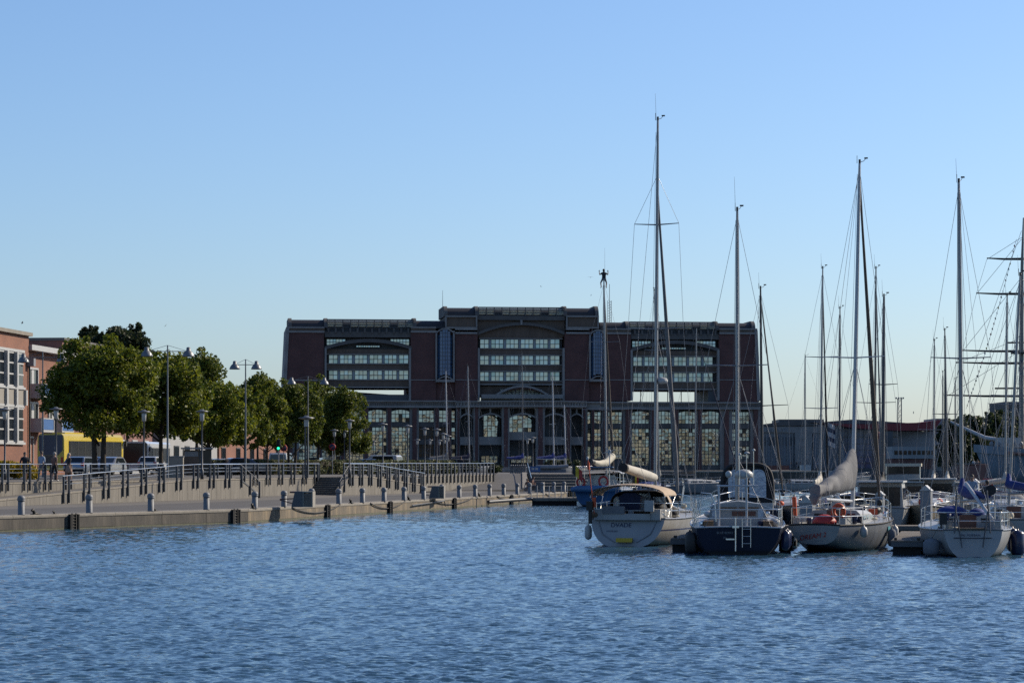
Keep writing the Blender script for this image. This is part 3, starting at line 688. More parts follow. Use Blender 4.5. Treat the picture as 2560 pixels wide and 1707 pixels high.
# ---- roofs: quarter-round mansards, dark or glazed, with stone fins
def roof(x0, x1, yt, yb, glazed, dy=0):
    u0, zb = FB(x0, yb); u1, _ = FB(x1, yb); _, zt = FB((x0+x1)/2, yt); h = zt-zb; n = 6
    prof = [(0.6 + h*1.3*(1-math.cos(R(90)*i/n)), zb + h*math.sin(R(90)*i/n)) for i in range(n+1)]
    mb = MB(); mb.extr([(u0, w, z) for w, z in prof] + [(u0, 14, zt), (u0, 14, zb)], (u1-u0, 0, 0))
    o = bpart('roof', mb, MT['roof_black'] if not glazed else MT['frame_dark'])
    if glazed:
        nx = 11; du = (u1-u0)/nx; w_, z0, z1 = 0.35, zb+0.25, zt-0.15
        for i in range(nx):
            for j in range(3):
                if i in (2, 8) and j < 2: continue
                za, zb2 = z0+(z1-z0)*j/3+0.06, z0+(z1-z0)*(j+1)/3-0.06
                inst(pane_roof, 'roof_pane', o, (u0+(i+0.5)*du, w_+0.25*j*j, (za+zb2)/2), (R(-6-14*j), 0, 0), (du*0.9, 1, (zb2-za)))
        mb = MB()
        for i in range(nx+1): mb.box(u0+i*du-0.07, u0+i*du+0.07, w_-0.12, w_+0.1, zb, zt)
        mb.box(u0, u1, w_-0.25, w_+0.4, zt-0.1, zt+0.08); mb.box(u0, u1, w_-0.1, w_+0.1, z0+(z1-z0)/3-0.05, z0+(z1-z0)/3+0.05)
        mb.build('roof_frame', MT['stone_dark'], o)
    return o
def fin(x, yt, yb):
    u, zb = FB(x, yb); _, zt = FB(x, yt); h = zt-zb; n = 6
    prof = [(0.1 + h*1.2*(1-math.cos(R(90)*i/n)), zb + h*math.sin(R(90)*i/n)) for i in range(n+1)]
    mb = MB().extr([(u-0.33, w, z) for w, z in prof] + [(u-0.33, 13.5, zt), (u-0.33, 13.5, zb)], (0.66, 0, 0)); bpart('roof_fin', mb, MT['stone_dark'])
roof(724, 812, 797.5, 817.5, False); roof(818, 1034, 799, 819.5, True); roof(1040, 1112, 800, 820, False)
for x in (725, 815, 1037): fin(x, 793.5, 819)
roof(1502, 1568, 804, 824, False); roof(1574, 1790, 805, 824.5, True); roof(1797, 1886, 806, 824.5, False)
for x in (1570, 1793, 1885): fin(x, 801.5, 825.5)
roof(1118, 1191, 767.5, 789.3, False); roof(1197, 1411, 768.5, 789.3, True); roof(1417, 1491, 768.5, 789.3, False)
for x in (1115, 1193, 1414, 1493): fin(x, 763.5, 790)
# ---- recessed window bays of the three fronts
def arch_ring(x0, x1, ys, yp, th, w0, w1, m, name='arch'):
    """segmental arch from springing row ys to crown row yp, th rows thick"""
    n = 18; top, bot = [], []
    for i in range(n+1):
        t = -1 + 2*i/n; x = (x0+x1)/2 + t*(x1-x0)/2; y = yp + (ys-yp)*t*t
        u, z = FB(x, y); u2, z2 = FB(x, y+th); top.append((u, z)); bot.append((u2, z2))
    mb = MB()
    for i in range(n):
        mb.extr([(bot[i][0], w0, bot[i][1]), (bot[i+1][0], w0, bot[i+1][1]), (top[i+1][0], w0, top[i+1][1]), (top[i][0], w0, top[i][1])], (0, w1-w0, 0))
    return bpart(name, mb, m)
GL = [(455, 525, 2), (550, 650, 3), (677, 778, 3), (803, 905, 3), (930, 1030, 3), (1055, 1130, 2)]
def strips(ox, rows, x_off, edge):
    for (y0, y1) in rows:
        for a, b, n in GL:
            window(690 + a/3.409 + x_off, y0, 690 + b/3.409 + x_off, y1, 1.35, n, 2, 0.10)
def front(xl, xr, dy, rows, x_off, open_y0, open_y1, top):
    # floors and spandrels, solid behind the glass
    mb = MB(); sp = MB(); lv = sorted(rows)
    rbox(mb, xl, lv[0][0]-2, xr, lv[-1][1]+2, 1.9, 16); bpart('interior_core', mb, MT['cladding_dark'])
    ys = [top] + [v for r in lv for v in r]
    edges = [(top, lv[0][0]-3)] + [(lv[i][1]+3, lv[i+1][0]-3) for i in range(len(lv)-1)] + [(lv[-1][1]+3, open_y0-3)]
    for a, b in edges: rbox(sp, xl, a, xr, b, 1.0, 15)
    bsplit('spandrel', sp, MT['stone_brown'])
    st = MB()
    for r in lv: rbox(st, xl, r[0]-3, xr, r[0]-0.9, 0.75, 1.6); rbox(st, xl, r[1]+0.9, xr, r[1]+3, 0.75, 1.6)
    rbox(st, xl, open_y0-3, xr, open_y0, 0.6, 15)
    rbox(st, xl-3.5, 870+dy, xl+1.5, 1001, -0.15, 1.2); rbox(st, xr-1.5, 870+dy, xr+3.5, 1001, -0.15, 1.2)
    bsplit('stone_frame', st, MT['stone_grey'])
    gm = MB()
    for r in lv:
        for i in range(5):
            xa = 690 + GL[i][1]/3.409 + x_off; xb = 690 + GL[i+1][0]/3.409 + x_off
            rbox(gm, xa+1, r[0]-0.8, xb-1, r[1]+0.8, 1.1, 1.9)
    bsplit('pier', gm, MT['panel_pale'])
    strips(None, rows, x_off, None)
# left wing
front(815, 1024, 0, [(887, 907), (926, 947)], 0, 969, 985, 872)
front(1580, 1795, 5, [(892, 913), (932, 953)], 763, 974, 1004, 877)
front(1198, 1408, 0, [(848, 869), (889, 910), (929.5, 950.5)], 379, 962, 962, 836)
for (xa, xb, d, yp) in ((812, 1030, 0, 847), (1578, 1798, 5, 851)):
    mb = MB(); rbox(mb, xa, 829+d, xb, 843+d, 0.2, 15); bpart('lintel', mb, MT['stone_dark'])
    mb = MB(); rbox(mb, xa, 818+d, xb, 829+d, 0.9, 14); bpart('roof_beam', mb, MT['cladding_dark'])
    mb = MB(); u0, z = FB(xa, 820+d); u1, _ = FB(xb, 820+d)
    for i in range(12): mb.cbox((u0+(u1-u0)*(i+0.5)/12, 0.4, z-0.45), (0.35, 0.9, 0.9))
    bsplit('bracket', mb, MT['stone_dark'])
    arch_ring(xa, xb, 866+d, yp, 8.5, -0.1, 0.9, MT['stone_dark'])
    mb = MB(); rbox(mb, xa, 843+d, xb, 872+d, 2.2, 15); bpart('interior_core', mb, MT['cladding_dark'])
    window(xa+6, 847+d, xa+52, 861+d, 1.6, 6, 2, 0.1); window(xb-52, 847+d, xb-6, 861+d, 1.6, 6, 2, 0.1)
    window(xa+80, 863+d, xb-80, 866.5+d, 1.6, 10, 1, 0.08)
# middle: tall dark arch with brown tympanum
mb = MB(); rbox(mb, 1194, 789.5, 1413, 800, 0.3, 14); bpart('lintel', mb, MT['stone_dark'])
mb = MB(); rbox(mb, 1194, 800.2, 1413, 840, 0.95, 15); bpart('tympanum', mb, MT['stone_brown'])
arch_ring(1196, 1411, 830, 806, 7, -0.05, 0.95, MT['stone_dark'])
mb = MB(); rbox(mb, 1301, 800, 1306, 812, -0.2, 0.95); bpart('keystone', mb, MT['stone_grey'])
# open loggias: slab below, slim columns, far parapet
for xa, xb, y0, y1 in ((815, 1024, 985.5, 1001), (1580, 1797, 1004.5, 1008)):
    mb = MB(); rbox(mb, xa, y0, xb, y1, 0.8, DEP-2); bpart('loggia_floor', mb, MT['teal'] if False else MT['cladding_dark'])
mb = MB(); rbox(mb, 1773, 975, 1797, 1005, 1.0, 15); bpart('loggia_end', mb, MT['cladding_dark'])
mb = MB(); u0, z0 = FB(862, 986); u1, z1 = FB(1010, 986)
mb.add([(u0, 16, z0), (u1, 16, z0), (u1, 16, z0+0.35), (u0, 16, z0+1.1), (u0, 17, z0), (u1, 17, z0), (u1, 17, z0+0.35), (u0, 17, z0+1.1)], [(0,1,2,3), (5,4,7,6), (3,2,6,7), (4,0,3,7), (1,5,6,2)]); bpart('sloping_canopy', mb, MT['cladding'])
mb = MB()
for x in (1608, 1642, 1676, 1710, 1744): u, z = FB(x, 1004); mb.box(u-0.07, u+0.07, 3, 3.14, z, z+2.2)
bsplit('slim_column', mb, MT['frame_dark'])
# lunette over the portico
mb = MB(); rbox(mb, 1199, 964.5, 1407, 989, 1.6, 15); bpart('spandrel', mb, MT['stone_brown'])
mb = MB(); rbox(mb, 1203, 986, 1406, 996, -1.2, 1.0); bpart('balcony_slab', mb, MT['stone_grey'])
mb = MB(); rbox(mb, 1203, 996.5, 1406, 1002, -0.3, 1.0); bpart('balcony_base', mb, MT['stone_dark'])
arch_ring(1235, 1373, 988, 963, 5.5, -1.0, 0.4, MT['stone_grey'], 'lunette_arch')
arch_ring(1238, 1370, 986.5, 969, 3, -0.7, 0.5, MT['brick_dark'], 'lunette_arch')
lun = window(1252, 972, 1356, 987, 0.6, 11, 2, 0.09, me=pane_roof)
# blue oriel windows
for xa, xb, yt, yb in ((1093, 1132, 823, 948), (1477, 1512, 827, 947)):
    u0, zt = FB(xa, yt); u1, zb = FB(xb, yb); c, r = (u0+u1)/2, (u1-u0)/2; zt = FB(xa, yt)[1]
    n, k = 6, 13; sil = 1.0
    o = None; fm = MB(); gl = []
    def top_z(t): return zt - 1.5*t*t
    def bot_z(t): return zb + 0.9*(1-t*t)
    for i in range(n+1):
        t = -1+2*i/n; w = 0.5 - sil*math.sqrt(max(0, 1-t*t))*0.9
        fm.box(c+t*r-0.035, c+t*r+0.035, w-0.03, w+0.08, bot_z(t), top_z(t))
    for j in range(k+1):
        z = zb + (zt-zb)*j/k
        for i in range(n):
            t0, t1 = -1+2*i/n, -1+2*(i+1)/n
            zz = min(max(z, bot_z((t0+t1)/2)), top_z((t0+t1)/2))
            w0 = 0.5-sil*math.sqrt(max(0, 1-t0*t0))*0.9; w1 = 0.5-sil*math.sqrt(max(0, 1-t1*t1))*0.9
            fm.extr([(c+t0*r, w0-0.04, zz-0.03), (c+t1*r, w1-0.04, zz-0.03), (c+t1*r, w1-0.04, zz+0.03), (c+t0*r, w0-0.04, zz+0.03)], (0, 0.06, 0))
    f = bpart('oriel_window', fm, MT['frame_dark'])
    for i in range(n):
        t0, t1 = -1+2*i/n, -1+2*(i+1)/n; tm = (t0+t1)/2
        w0 = 0.5-sil*math.sqrt(max(0, 1-t0*t0))*0.9; w1 = 0.5-sil*math.sqrt(max(0, 1-t1*t1))*0.9
        MB().extr([(c+t0*r, w0, bot_z(tm)), (c+t1*r, w1, bot_z(tm)), (c+t1*r, w1, top_z(tm)), (c+t0*r, w0, top_z(tm))], (0, 0.02, 0)).build('blue_pane', MT['glassblue'], f)
    s = MB(); rbox(s, xa-4.5, yt+4, xa-0.5, yb+7, -0.3, 0.6); rbox(s, xb+0.5, yt+4, xb+4.5, yb+7, -0.3, 0.6); rbox(s, xa-4, yb+1, xb+4, yb+7, -0.8, 0.6); bsplit('oriel_surround', s, MT['stone_grey'])
    arch_ring(xa-4.5, xb+4.5, yt+9, yt-3.5, 4.0, -0.3, 0.6, MT['stone_grey'], 'oriel_arch')
    arch_ring(xa-2, xb+2, yb+3, yb-8, 3.0, -0.85, 0.55, MT['stone_grey'], 'oriel_arch')
# ---- podium
mb = MB(); rbox(mb, 706, 1019, 1143, 1179, 1.9, DEP); bpart('podium_core', mb, MT['cladding_dark'])
mb = MB(); rbox(mb, 1462, 1019, 1901, 1179, 1.9, DEP); bpart('podium_core', mb, MT['cladding_dark'])
cm = MB()
for x0, x1 in ((704, 1140), (1464, 1902)):
    d = 0 if x0 < 1000 else 4
    rbox(cm, x0, 1000.5+d, x1, 1004+d, -0.9, 4); rbox(cm, x0, 1004+d, x1, 1016+d, -0.35, 4); rbox(cm, x0, 1016+d, x1, 1019+d, -0.7, 2.5)
bsplit('cornice', cm, MT['stone_grey'])
cq = MB()
for i in range(58):
    x = 925 + i*5.6
    if x < 1136: rbox(cq, x, 1007, x+3.4, 1013, -0.42, -0.3)
for i in range(70):
    x = 1500 + i*5.7
    if x < 1896: rbox(cq, x, 1010.5, x+3.4, 1016.5, -0.42, -0.3)
bsplit('cornice_square', cq, MT['stone_dark'])
W4 = []       # (x0, x1, kind)
for x in (748, 806, 864, 922, 980): W4.append((x, x+44, 2))
for x0, x1 in ((1048, 1085), (1099, 1117), (1130, 1142)): W4.append((x0, x1, 3))
for x0, x1 in ((1470, 1478), (1487, 1504), (1522, 1557)): W4.append((x0, x1, 3))
for x in (1580.6, 1638, 1698, 1756): W4.append((x, x+44, 2))
W4.append((1832, 1876, 3))
pm = MB(); last = None
spans = {0: [], 1: []}
for x0, x1, k in W4:
    side = 0 if x0 < 1300 else 1; d = 0 if side == 0 else 4
    nx = max(1, round((x1-x0)/9.0))
    if k == 2:
        window(x0, 1024+d, x1, 1054+d, 1.0, nx, 3, 0.10, arch=0.32); window(x0, 1068+d, x1, 1158+d, 1.0, nx, 10, 0.10)
        rbox(pm, x0-1.2, 1055.5+d, x1+1.2, 1066.5+d, 0.5, 1.9)
    else:
        window(x0, 1026+d, x1, 1054+d, 1.0, nx, 3, 0.10)
        m3 = pane_dark if x0 < 1128 and x0 > 1040 else None
        window(x0, 1069+d, x1, 1097+d, 1.0, nx, 3, 0.10, me=m3); window(x0, 1112+d, x1, 1142+d, 1.0, nx, 3, 0.10, me=m3)
        for a, b in ((1055.5, 1067.5), (1098.5, 1110.5), (1143.5, 1178)): rbox(pm, x0-1.2, a+d, x1+1.2, b+d, 0.5, 1.9)
    spans[side].append((x0, x1))
    if k == 2: rbox(pm, x0-1.2, 1159.5+d, x1+1.2, 1179, 0.6, 1.9)
bsplit('spandrel', pm, MT['stone_dark'])
for side, (lo, hi) in ((0, (704, 1143)), (1, (1463, 1902))):
    d = 0 if side == 0 else 4; sp = sorted(spans[side]); edges = [lo] + [v for a in sp for v in a] + [hi]
    for a, b in zip(edges[0::2], edges[1::2]):
        if b - a < 1.5: continue
        mb = MB(); rbox(mb, a+0.6, 1019+d, b-0.6, 1180, 0.1, 1.95, 0)
        if b - a > 8:
            m = (a+b)/2; wd_ = min((b-a)*0.28, 5); rbox(mb, m-wd_, 1019.2+d, m+wd_, 1180, -0.45, 0.1, 1)
        bpart('pier', mb, [MT['stone_grey'], MT['brick_dark']])
# ---- bowed portico
def bow(x):
    t = (x - 1302)/163.0; return -5.2*math.sqrt(max(0, 1-t*t*0.93)) + 0.6
cols = [(1140, 1149), (1181, 1194), (1250, 1268), (1334, 1355), (1408, 1423), (1455, 1464)]
for a, b in cols:
    w = bow((a+b)/2); mb = MB(); m = (a+b)/2
    rbox(mb, a, 1018, b, 1180, w+0.3, w+1.6, 0); rbox(mb, m-(b-a)*0.26, 1018.2, m+(b-a)*0.26, 1180, w, w+0.3, 1); bpart('portico_pier', mb, [MT['stone_grey'], MT['brick_dark']])
n = 22; cz = MB(); sq = MB(); rb = MB()
for i in range(n):
    xa = 1138 + 328*i/n; xb = 1138 + 328*(i+1)/n; wa, wb = bow(max(1140, min(1464, xa))), bow(max(1140, min(1464, xb)))
    for y0, y1, e, mbx in ((1003, 1006, -0.5, cz), (1006, 1015.5, -0.15, cz), (1015.5, 1018.5, -0.4, cz)):
        ua, zt = FB(xa, y0); ub, _ = FB(xb, y0); _, zb = FB(xa, y1)
        mbx.add([(ua, wa+e, zb), (ub, wb+e, zb), (ub, wb+e, zt), (ua, wa+e, zt), (ua, 4, zb), (ub, 4, zb), (ub, 4, zt), (ua, 4, zt)], [(0,1,2,3), (3,2,6,7), (4,5,1,0), (0,3,7,4), (1,5,6,2)])
    for k in range(2):
        x = xa + 7.4*k + 1.5; u, z = FB(x, 1010.8); w = bow(max(1141, min(1463, x)))-0.15
        sq.cbox((u, w-0.02, z), (0.32, 0.12, 0.40))
bpart('portico_cornice', cz, MT['stone_grey']); bsplit('cornice_square', sq, MT['stone_dark'])
for (a, b) in zip(cols[:-1], cols[1:]):
    x0, x1 = a[1], b[0]; m = (x0+x1)/2; w = bow(m)+0.9
    arch_ring(x0-0.5, x1+0.5, 1043, 1033, 4.0, w-0.2, w+0.7, MT['stone_grey'], 'portico_arch')
    wide = x1-x0 > 40
    yb = 1080 if 1270 < m < 1340 else 1092
    mb = MB(); rbox(mb, x0, yb, x1, yb+20, w+0.3, w+2.2); bpart('balcony_front', mb, MT['stone_grey'])
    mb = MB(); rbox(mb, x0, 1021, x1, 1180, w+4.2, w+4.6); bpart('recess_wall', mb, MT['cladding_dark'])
    if wide:
        if m < 1340: window(x0+ (16 if m < 1260 else 1), 1038, x1-2, yb-1, w+3.6, 4 if m < 1260 else 5, 4, 0.09)
        window(x0+10, 1140, x1-6, 1156, w+3.6, 4, 2, 0.12)
    # small lights over the arch
    mb = MB(); rbox(mb, x0, 1018.6, x1, 1022, w+0.1, w+1.2); rbox(mb, m-2, 1022, m+2, 1034, w+0.1, w+0.8); rbox(mb, x0, 1022, x0+2, 1045, w+0.1, w+0.8); rbox(mb, x1-2, 1022, x1, 1045, w+0.1, w+0.8)
    bsplit('arch_post', mb, MT['stone_grey'])
mb = MB(); rbox(mb, 1143, 1001.5, 1462, 1180, 2.5, DEP); bpart('podium_core', mb, MT['cladding_dark'])
# roof aerials
def aerial(x, y0, y1, w, lat, label):
    u, z = FB(x, y1); _, zt = FB(x, y0); mb = MB()
    if lat:
        for dx, dy in ((-0.35, -0.3), (0.35, -0.3), (0, 0.35)): mb.tube((dx, dy, 0), (dx, dy, zt-z), 0.05, n=5)
        k = 9
        for i in range(k): mb.path([(-0.35, -0.3, (zt-z)*i/k), (0.35, -0.3, (zt-z)*(i+0.5)/k), (0, 0.35, (zt-z)*(i+1)/k)], 0.035, 4)
        mb.tube((0, 0, zt-z), (0, 0, zt-z+3.2), 0.05)
    else: mb.tube((0, 0, 0), (0, 0, zt-z), 0.06, 0.03, 5)
    c = Matrix.Rotation(BA, 3, 'Z') @ Vector((u, w, z)); t = mb.build('aerial_mast', MT['lampmetal'], None, (BX0+c.x, BY0+c.y, c.z)); tag(t, label, 'antenna')
aerial(1111, 722, 790, 4, False, 'thin whip aerial on the roof, left of raised middle block')
aerial(1539, 745, 805, 8, True, 'small lattice radio mast on the right wing roof')

# ================================================================== houses on the near shore behind the camera, mirrored in the big windows
mat('shore_tan', (0.36, 0.31, 0.22), 0.85, 0, 0.1, 0.3)
for i, (xc, wd_, hgt, mname) in enumerate([(62, 30, 15.5, 'render_cream'), (98, 34, 17.5, 'shore_tan'), (134, 30, 14.5, 'render_cream'), (168, 32, 18.5, 'render_cream'), (204, 30, 16, 'shore_tan')]):
    t = thing('shore_house', '%s sunlit house block on the near shore, seen mirrored in podium glass, %s from left' % ('cream' if mname == 'render_cream' else 'beige', ORD[i]), 'house', (xc, -58, 0), 0, 'houses mirrored in the glass')
    MB().box(-wd_/2, wd_/2, -10, 0, 0, hgt).build('wall', MT[mname], t)
    MB().extr([(-wd_/2-0.4, 0.5, hgt+0.01), (-wd_/2-0.4, -10.5, hgt+0.01), (-wd_/2-0.4, -5, hgt+2.6)], (wd_+0.8, 0, 0)).build('roof', MT['stone_brown'], t)
    wm = MB().box(-0.75, 0.75, 0.02, 0.08, -0.9, 0.9).mesh('window', MT['glassdark'])
    for a in range(int(wd_/4)):
        for b in range(int(hgt/3.2)):
            inst(wm, 'window', t, (-wd_/2+2.2+a*4, 0, 2.2+b*3.2))
MB().add([(-200, -70, 0.6), (300, -70, 0.6), (300, -12, 0.6), (-200, -12, 0.6)], [(0, 1, 2, 3)]).build('near_shore', MT['paving'])['kind'] = 'structure'
print('panes', NP[0])
# ================================================================== LEFT SHORE: houses, trees, street
FD = Vector((0.1025, 0.9947, 0)).normalized(); FN = Vector((FD.y, -FD.x, 0)); FRZ = math.atan2(FD.y, FD.x)
FP0 = Vector((X_(72, 200), 200, 0))
def FPt(s, off=0, z=0): q = FP0 + FD*s + FN*off; return Vector((q.x, q.y, z))
GZ = 2.40
# local frame of a street front: x along the front (away from us), y behind the front, z up
HK = 1.22      # the row of houses stands this much farther back and larger than the working frame below
def house(label, s0, s1, off, ztop, depth, wallm, roofm='coping', name='brick_house'):
    q = FPt(s0, off, GZ); t = thing(name, label, 'house', (q.x*HK, q.y*HK, HC+(q.z-HC)*HK), FRZ); t.scale = (HK, HK, HK)
    MB().box(0, s1-s0, 0, depth, 0, ztop-GZ).build('wall', MT[wallm], t)
    return t
# B1: the near house with tall white window bands; its front runs from off-frame to the corner
z1 = Z_(841, 200); t = house('tall red brick house with white framed window bands, at left edge', -24, 0, 0, z1, 14, 'brick_left'); H1 = z1-GZ; L1 = 24
MB().box(-0.15, L1+0.15, -0.28, 14.1, H1+0.004, H1+0.28).build('parapet', MT['coping'], t)
for x in (3.2, 4.3): MB().lathe([(0.14, 0), (0.14, 0.55), (0.2, 0.56), (0.2, 0.66)], (L1-12+x*2, 2.0, H1+0.28), 8).build('roof_vent', MT['iron'], t)
def s_at(x, off=0):      # station on the front line seen at photo column x
    k = (x-1280)/F; p = FP0 + FN*off; return (k*p.y - p.x)/(FD.x - k*FD.y)
zl = lambda y, D: Z_(y, D) - GZ
wz = [(881, 967), (1019, 1105)]
be = s_at(56)+L1
for (ya, yb) in wz:
    zt, zb = zl(ya, 197), zl(yb, 197)
    MB().box(0.2, be+0.2, -0.14, 0.05, zt+0.02, zt+0.22).build('lintel', MT['white'], t)
    MB().box(0.2, be+0.2, -0.20, 0.05, zb-0.18, zb).build('sill', MT['white'], t)
    nb = 9; w = be/nb
    for i in range(nb):
        x0 = w*i; wn = thing('window', None, None); wn.parent = t
        del wn  # (group node not needed)
        f = MB(); f.box(x0+0.05, x0+0.42, -0.34, 0.04, zb, zt)                       # white fin between lights
        f.box(x0+0.42, x0+w+0.05, -0.09, 0.03, zt-0.12, zt); f.box(x0+0.42, x0+w+0.05, -0.09, 0.03, zb, zb+0.12)
        for q in (0.36, 0.68): f.box(x0+0.42, x0+w+0.05, -0.09, 0.03, zb+(zt-zb)*q-0.06, zb+(zt-zb)*q+0.06)
        fo = f.build('window_frame', MT['white'], t)
        MB().box(x0+0.42, x0+w+0.05, -0.035, -0.012, zb+0.12, zt-0.12).build('pane', MT['glassdark'], fo)
zb, zt = zl(1019, 197)+0.2, zl(967, 197)-0.2
for i in range(9): MB().box(be/9*i+0.42, be/9*(i+1)+0.05, -0.1, 0.03, zb, zt).build('panel', MT['beige'], t)
for i in range(10): MB().box(be/9*i+0.05, be/9*i+0.42, -0.30, 0.03, zb, zt).build('fin', MT['white'], t)
for x in (L1-0.25,): MB().tube((x, -0.12, 0.2), (x, -0.12, H1-2.3), 0.07).build('downpipe', MT['iron'], t)
MB().box(L1-0.55, L1-0.0, -0.55, -0.03, H1-2.3, H1-1.7).build('rain_hopper', MT['greypaint'], t)
for o in [o for o in bpy.data.objects if o.name.startswith('window') and o.type == 'EMPTY']: bpy.data.objects.remove(o)
# B2: lower house with white eaves and balconies with blue panels
off2 = -0.5; z2 = Z_(876, 201); s2 = 13.2
t = house('lower red brick house with white eaves and blue panelled balconies', 0.05, s2, off2, z2, 10, 'brick_left'); H2 = z2-GZ
MB().box(0.0, s2, -0.75, 10, H2+0.004, H2+0.42).build('eaves', MT['white'], t)
def zc(y): return Z_(y, 204) - GZ
for bi, (xa, xb) in enumerate(((0.9, 4.4), (6.6, 10.1))):
    for (yt, yb, wt) in ((962, 997, 925), (1047, 1081, 1010)):
        if True:
            b0, b1 = zc(yb), zc(yt)
            MB().box(xa, xb, -1.25, 0, b0, b0+0.18).box(xa, xa+0.12, -1.25, 0, b0+0.18, b1).box(xb-0.12, xb, -1.25, 0, b0+0.18, b1).build('balcony', MT['white'], t)
            MB().box(xa+0.12, xb-0.12, -1.22, -1.16, b0+0.2, b1-0.05).build('balcony_panel', MT['bluepaint'], t)
            MB().box(xa+0.12, xb-0.12, -1.25, -1.13, b1-0.05, b1+0.03).build('balcony_rail', MT['white'], t)
            fo = MB().box(xa+0.3, xa+0.45, -0.12, 0.02, b0, zc(wt)).box(xb-0.6, xb-0.45, -0.12, 0.02, b0, zc(wt)).box(xa+0.3, xb-0.45, -0.12, 0.02, zc(wt), zc(wt)+0.15).box(xa+1.3, xa+2.0, -0.06, 0.02, b0, zc(wt)).build('window_frame', MT['white'], t)
            MB().box(xa+0.45, xb-0.6, -0.03, 0.01, b0, zc(wt)).build('pane', MT['glassdark'], fo)
MB().box(0.9, 1.0, -0.1, 0.0, 0, 3.0).box(2.6, 2.7, -0.1, 0.0, 0, 3.0).box(0.9, 2.7, -0.1, 0, 3.0, 3.15).box(1.7, 1.78, -0.1, 0, 0, 3.0).box(0.9, 2.7, -0.1, 0, 0, 0.5).build('entrance_frame', MT['white'], t)
# B3: taller block whose dark end wall shows above the eaves
z3 = Z_(854, 215)
t = house('dark ended long brick block rising behind the white eaves', s2+0.1, 44, -1.1, z3, 16, 'brick_wine'); H3 = z3-GZ
MB().box(-0.1, 31, -0.2, 16.1, H3+0.004, H3+0.25).build('parapet', MT['stone_dark'], t)
for i in range(7):
    for j in range(3):
        fo = MB().box(2+i*4.2, 3.9+i*4.2, -0.08, 0.03, 1.2+j*3.4, 3.2+j*3.4).build('window_frame', MT['white'], t)
        MB().box(2.12+i*4.2, 3.78+i*4.2, -0.1, -0.085, 1.35+j*3.4, 3.05+j*3.4).build('pane', MT['glassdark'], fo)
MB().box(0, 30.7, -0.12, 0.0, 0, 1.1).build('plinth', MT['render_white'], t)
# pale shop fronts farther along the street
for i, (sa, sb, h, m, lab) in enumerate([(45, 70, 5.0, 'render_white', 'pale low shop house at the far end of the brick block'), (71, 110, 5.5, 'brick_left', 'small red brick house far along the tree-lined street')]):
    t = house(lab, sa, sb, -0.6, GZ+h, 10, m)
    MB().box(-0.1, sb-sa+0.1, -0.3, 10, h+0.004, h+0.3).build('roof_edge', MT['stone_dark'], t)
    for k in range(5):
        fo = MB().box(1+k*(sb-sa-2)/5, 3+k*(sb-sa-2)/5, -0.08, 0.03, 0.6, 2.8).build('window_frame', MT['frame_dark'], t)
        MB().box(1.1+k*(sb-sa-2)/5, 2.9+k*(sb-sa-2)/5, -0.1, -0.085, 0.7, 2.7).build('pane', MT['glassdark'], fo)

# ------------------------------------------------------------------ trees
def leaf_cloud(name, centers, radii, n, size, mname, parent, loc, seed, shell=0.55, flat=0.85):
    rng = np.random.default_rng(seed); centers = np.array(centers, float); radii = np.array(radii, float)
    w = radii.prod(axis=1)**(2/3); pick = rng.choice(len(centers), n, p=w/w.sum())
    d = rng.normal(size=(n, 3)); d /= np.linalg.norm(d, axis=1)[:, None]
    rr = shell + (1.08-shell)*rng.random(n)**0.7
    p = centers[pick] + d*radii[pick]*rr[:, None]
    a = rng.normal(size=(n, 3)); a /= np.linalg.norm(a, axis=1)[:, None]
    a = a*0.9 + d*0.5; a[:, 2] -= 0.25; a /= np.linalg.norm(a, axis=1)[:, None]
    b = np.cross(a, rng.normal(size=(n, 3))); b /= np.maximum(np.linalg.norm(b, axis=1), 1e-6)[:, None]
    s = size*(0.6+0.8*rng.random(n))[:, None]
    nrm = np.cross(a, b)*0.18*s
    v = np.stack([p - a*s*0.6, p + b*s*0.42 + nrm, p + a*s*0.75, p - b*s*0.42 + nrm], 1).reshape(-1, 3)
    f = np.arange(n*4, dtype=np.int32)
    me = bpy.data.meshes.new(name); me.vertices.add(n*4); me.vertices.foreach_set('co', v.astype(np.float32).ravel())
    me.loops.add(n*4); me.loops.foreach_set('vertex_index', f)
    me.polygons.add(n); me.polygons.foreach_set('loop_start', np.arange(0, n*4, 4, dtype=np.int32)); me.polygons.foreach_set('loop_total', np.full(n, 4, np.int32))
    me.update(); me.materials.append(MT[mname])
    o = bpy.data.objects.new(name, me); C.objects.link(o); o.location = loc
    if parent is not None: o.parent = parent
    o['kind'] = 'stuff' if False else 'thing'; del o['kind']
    return o
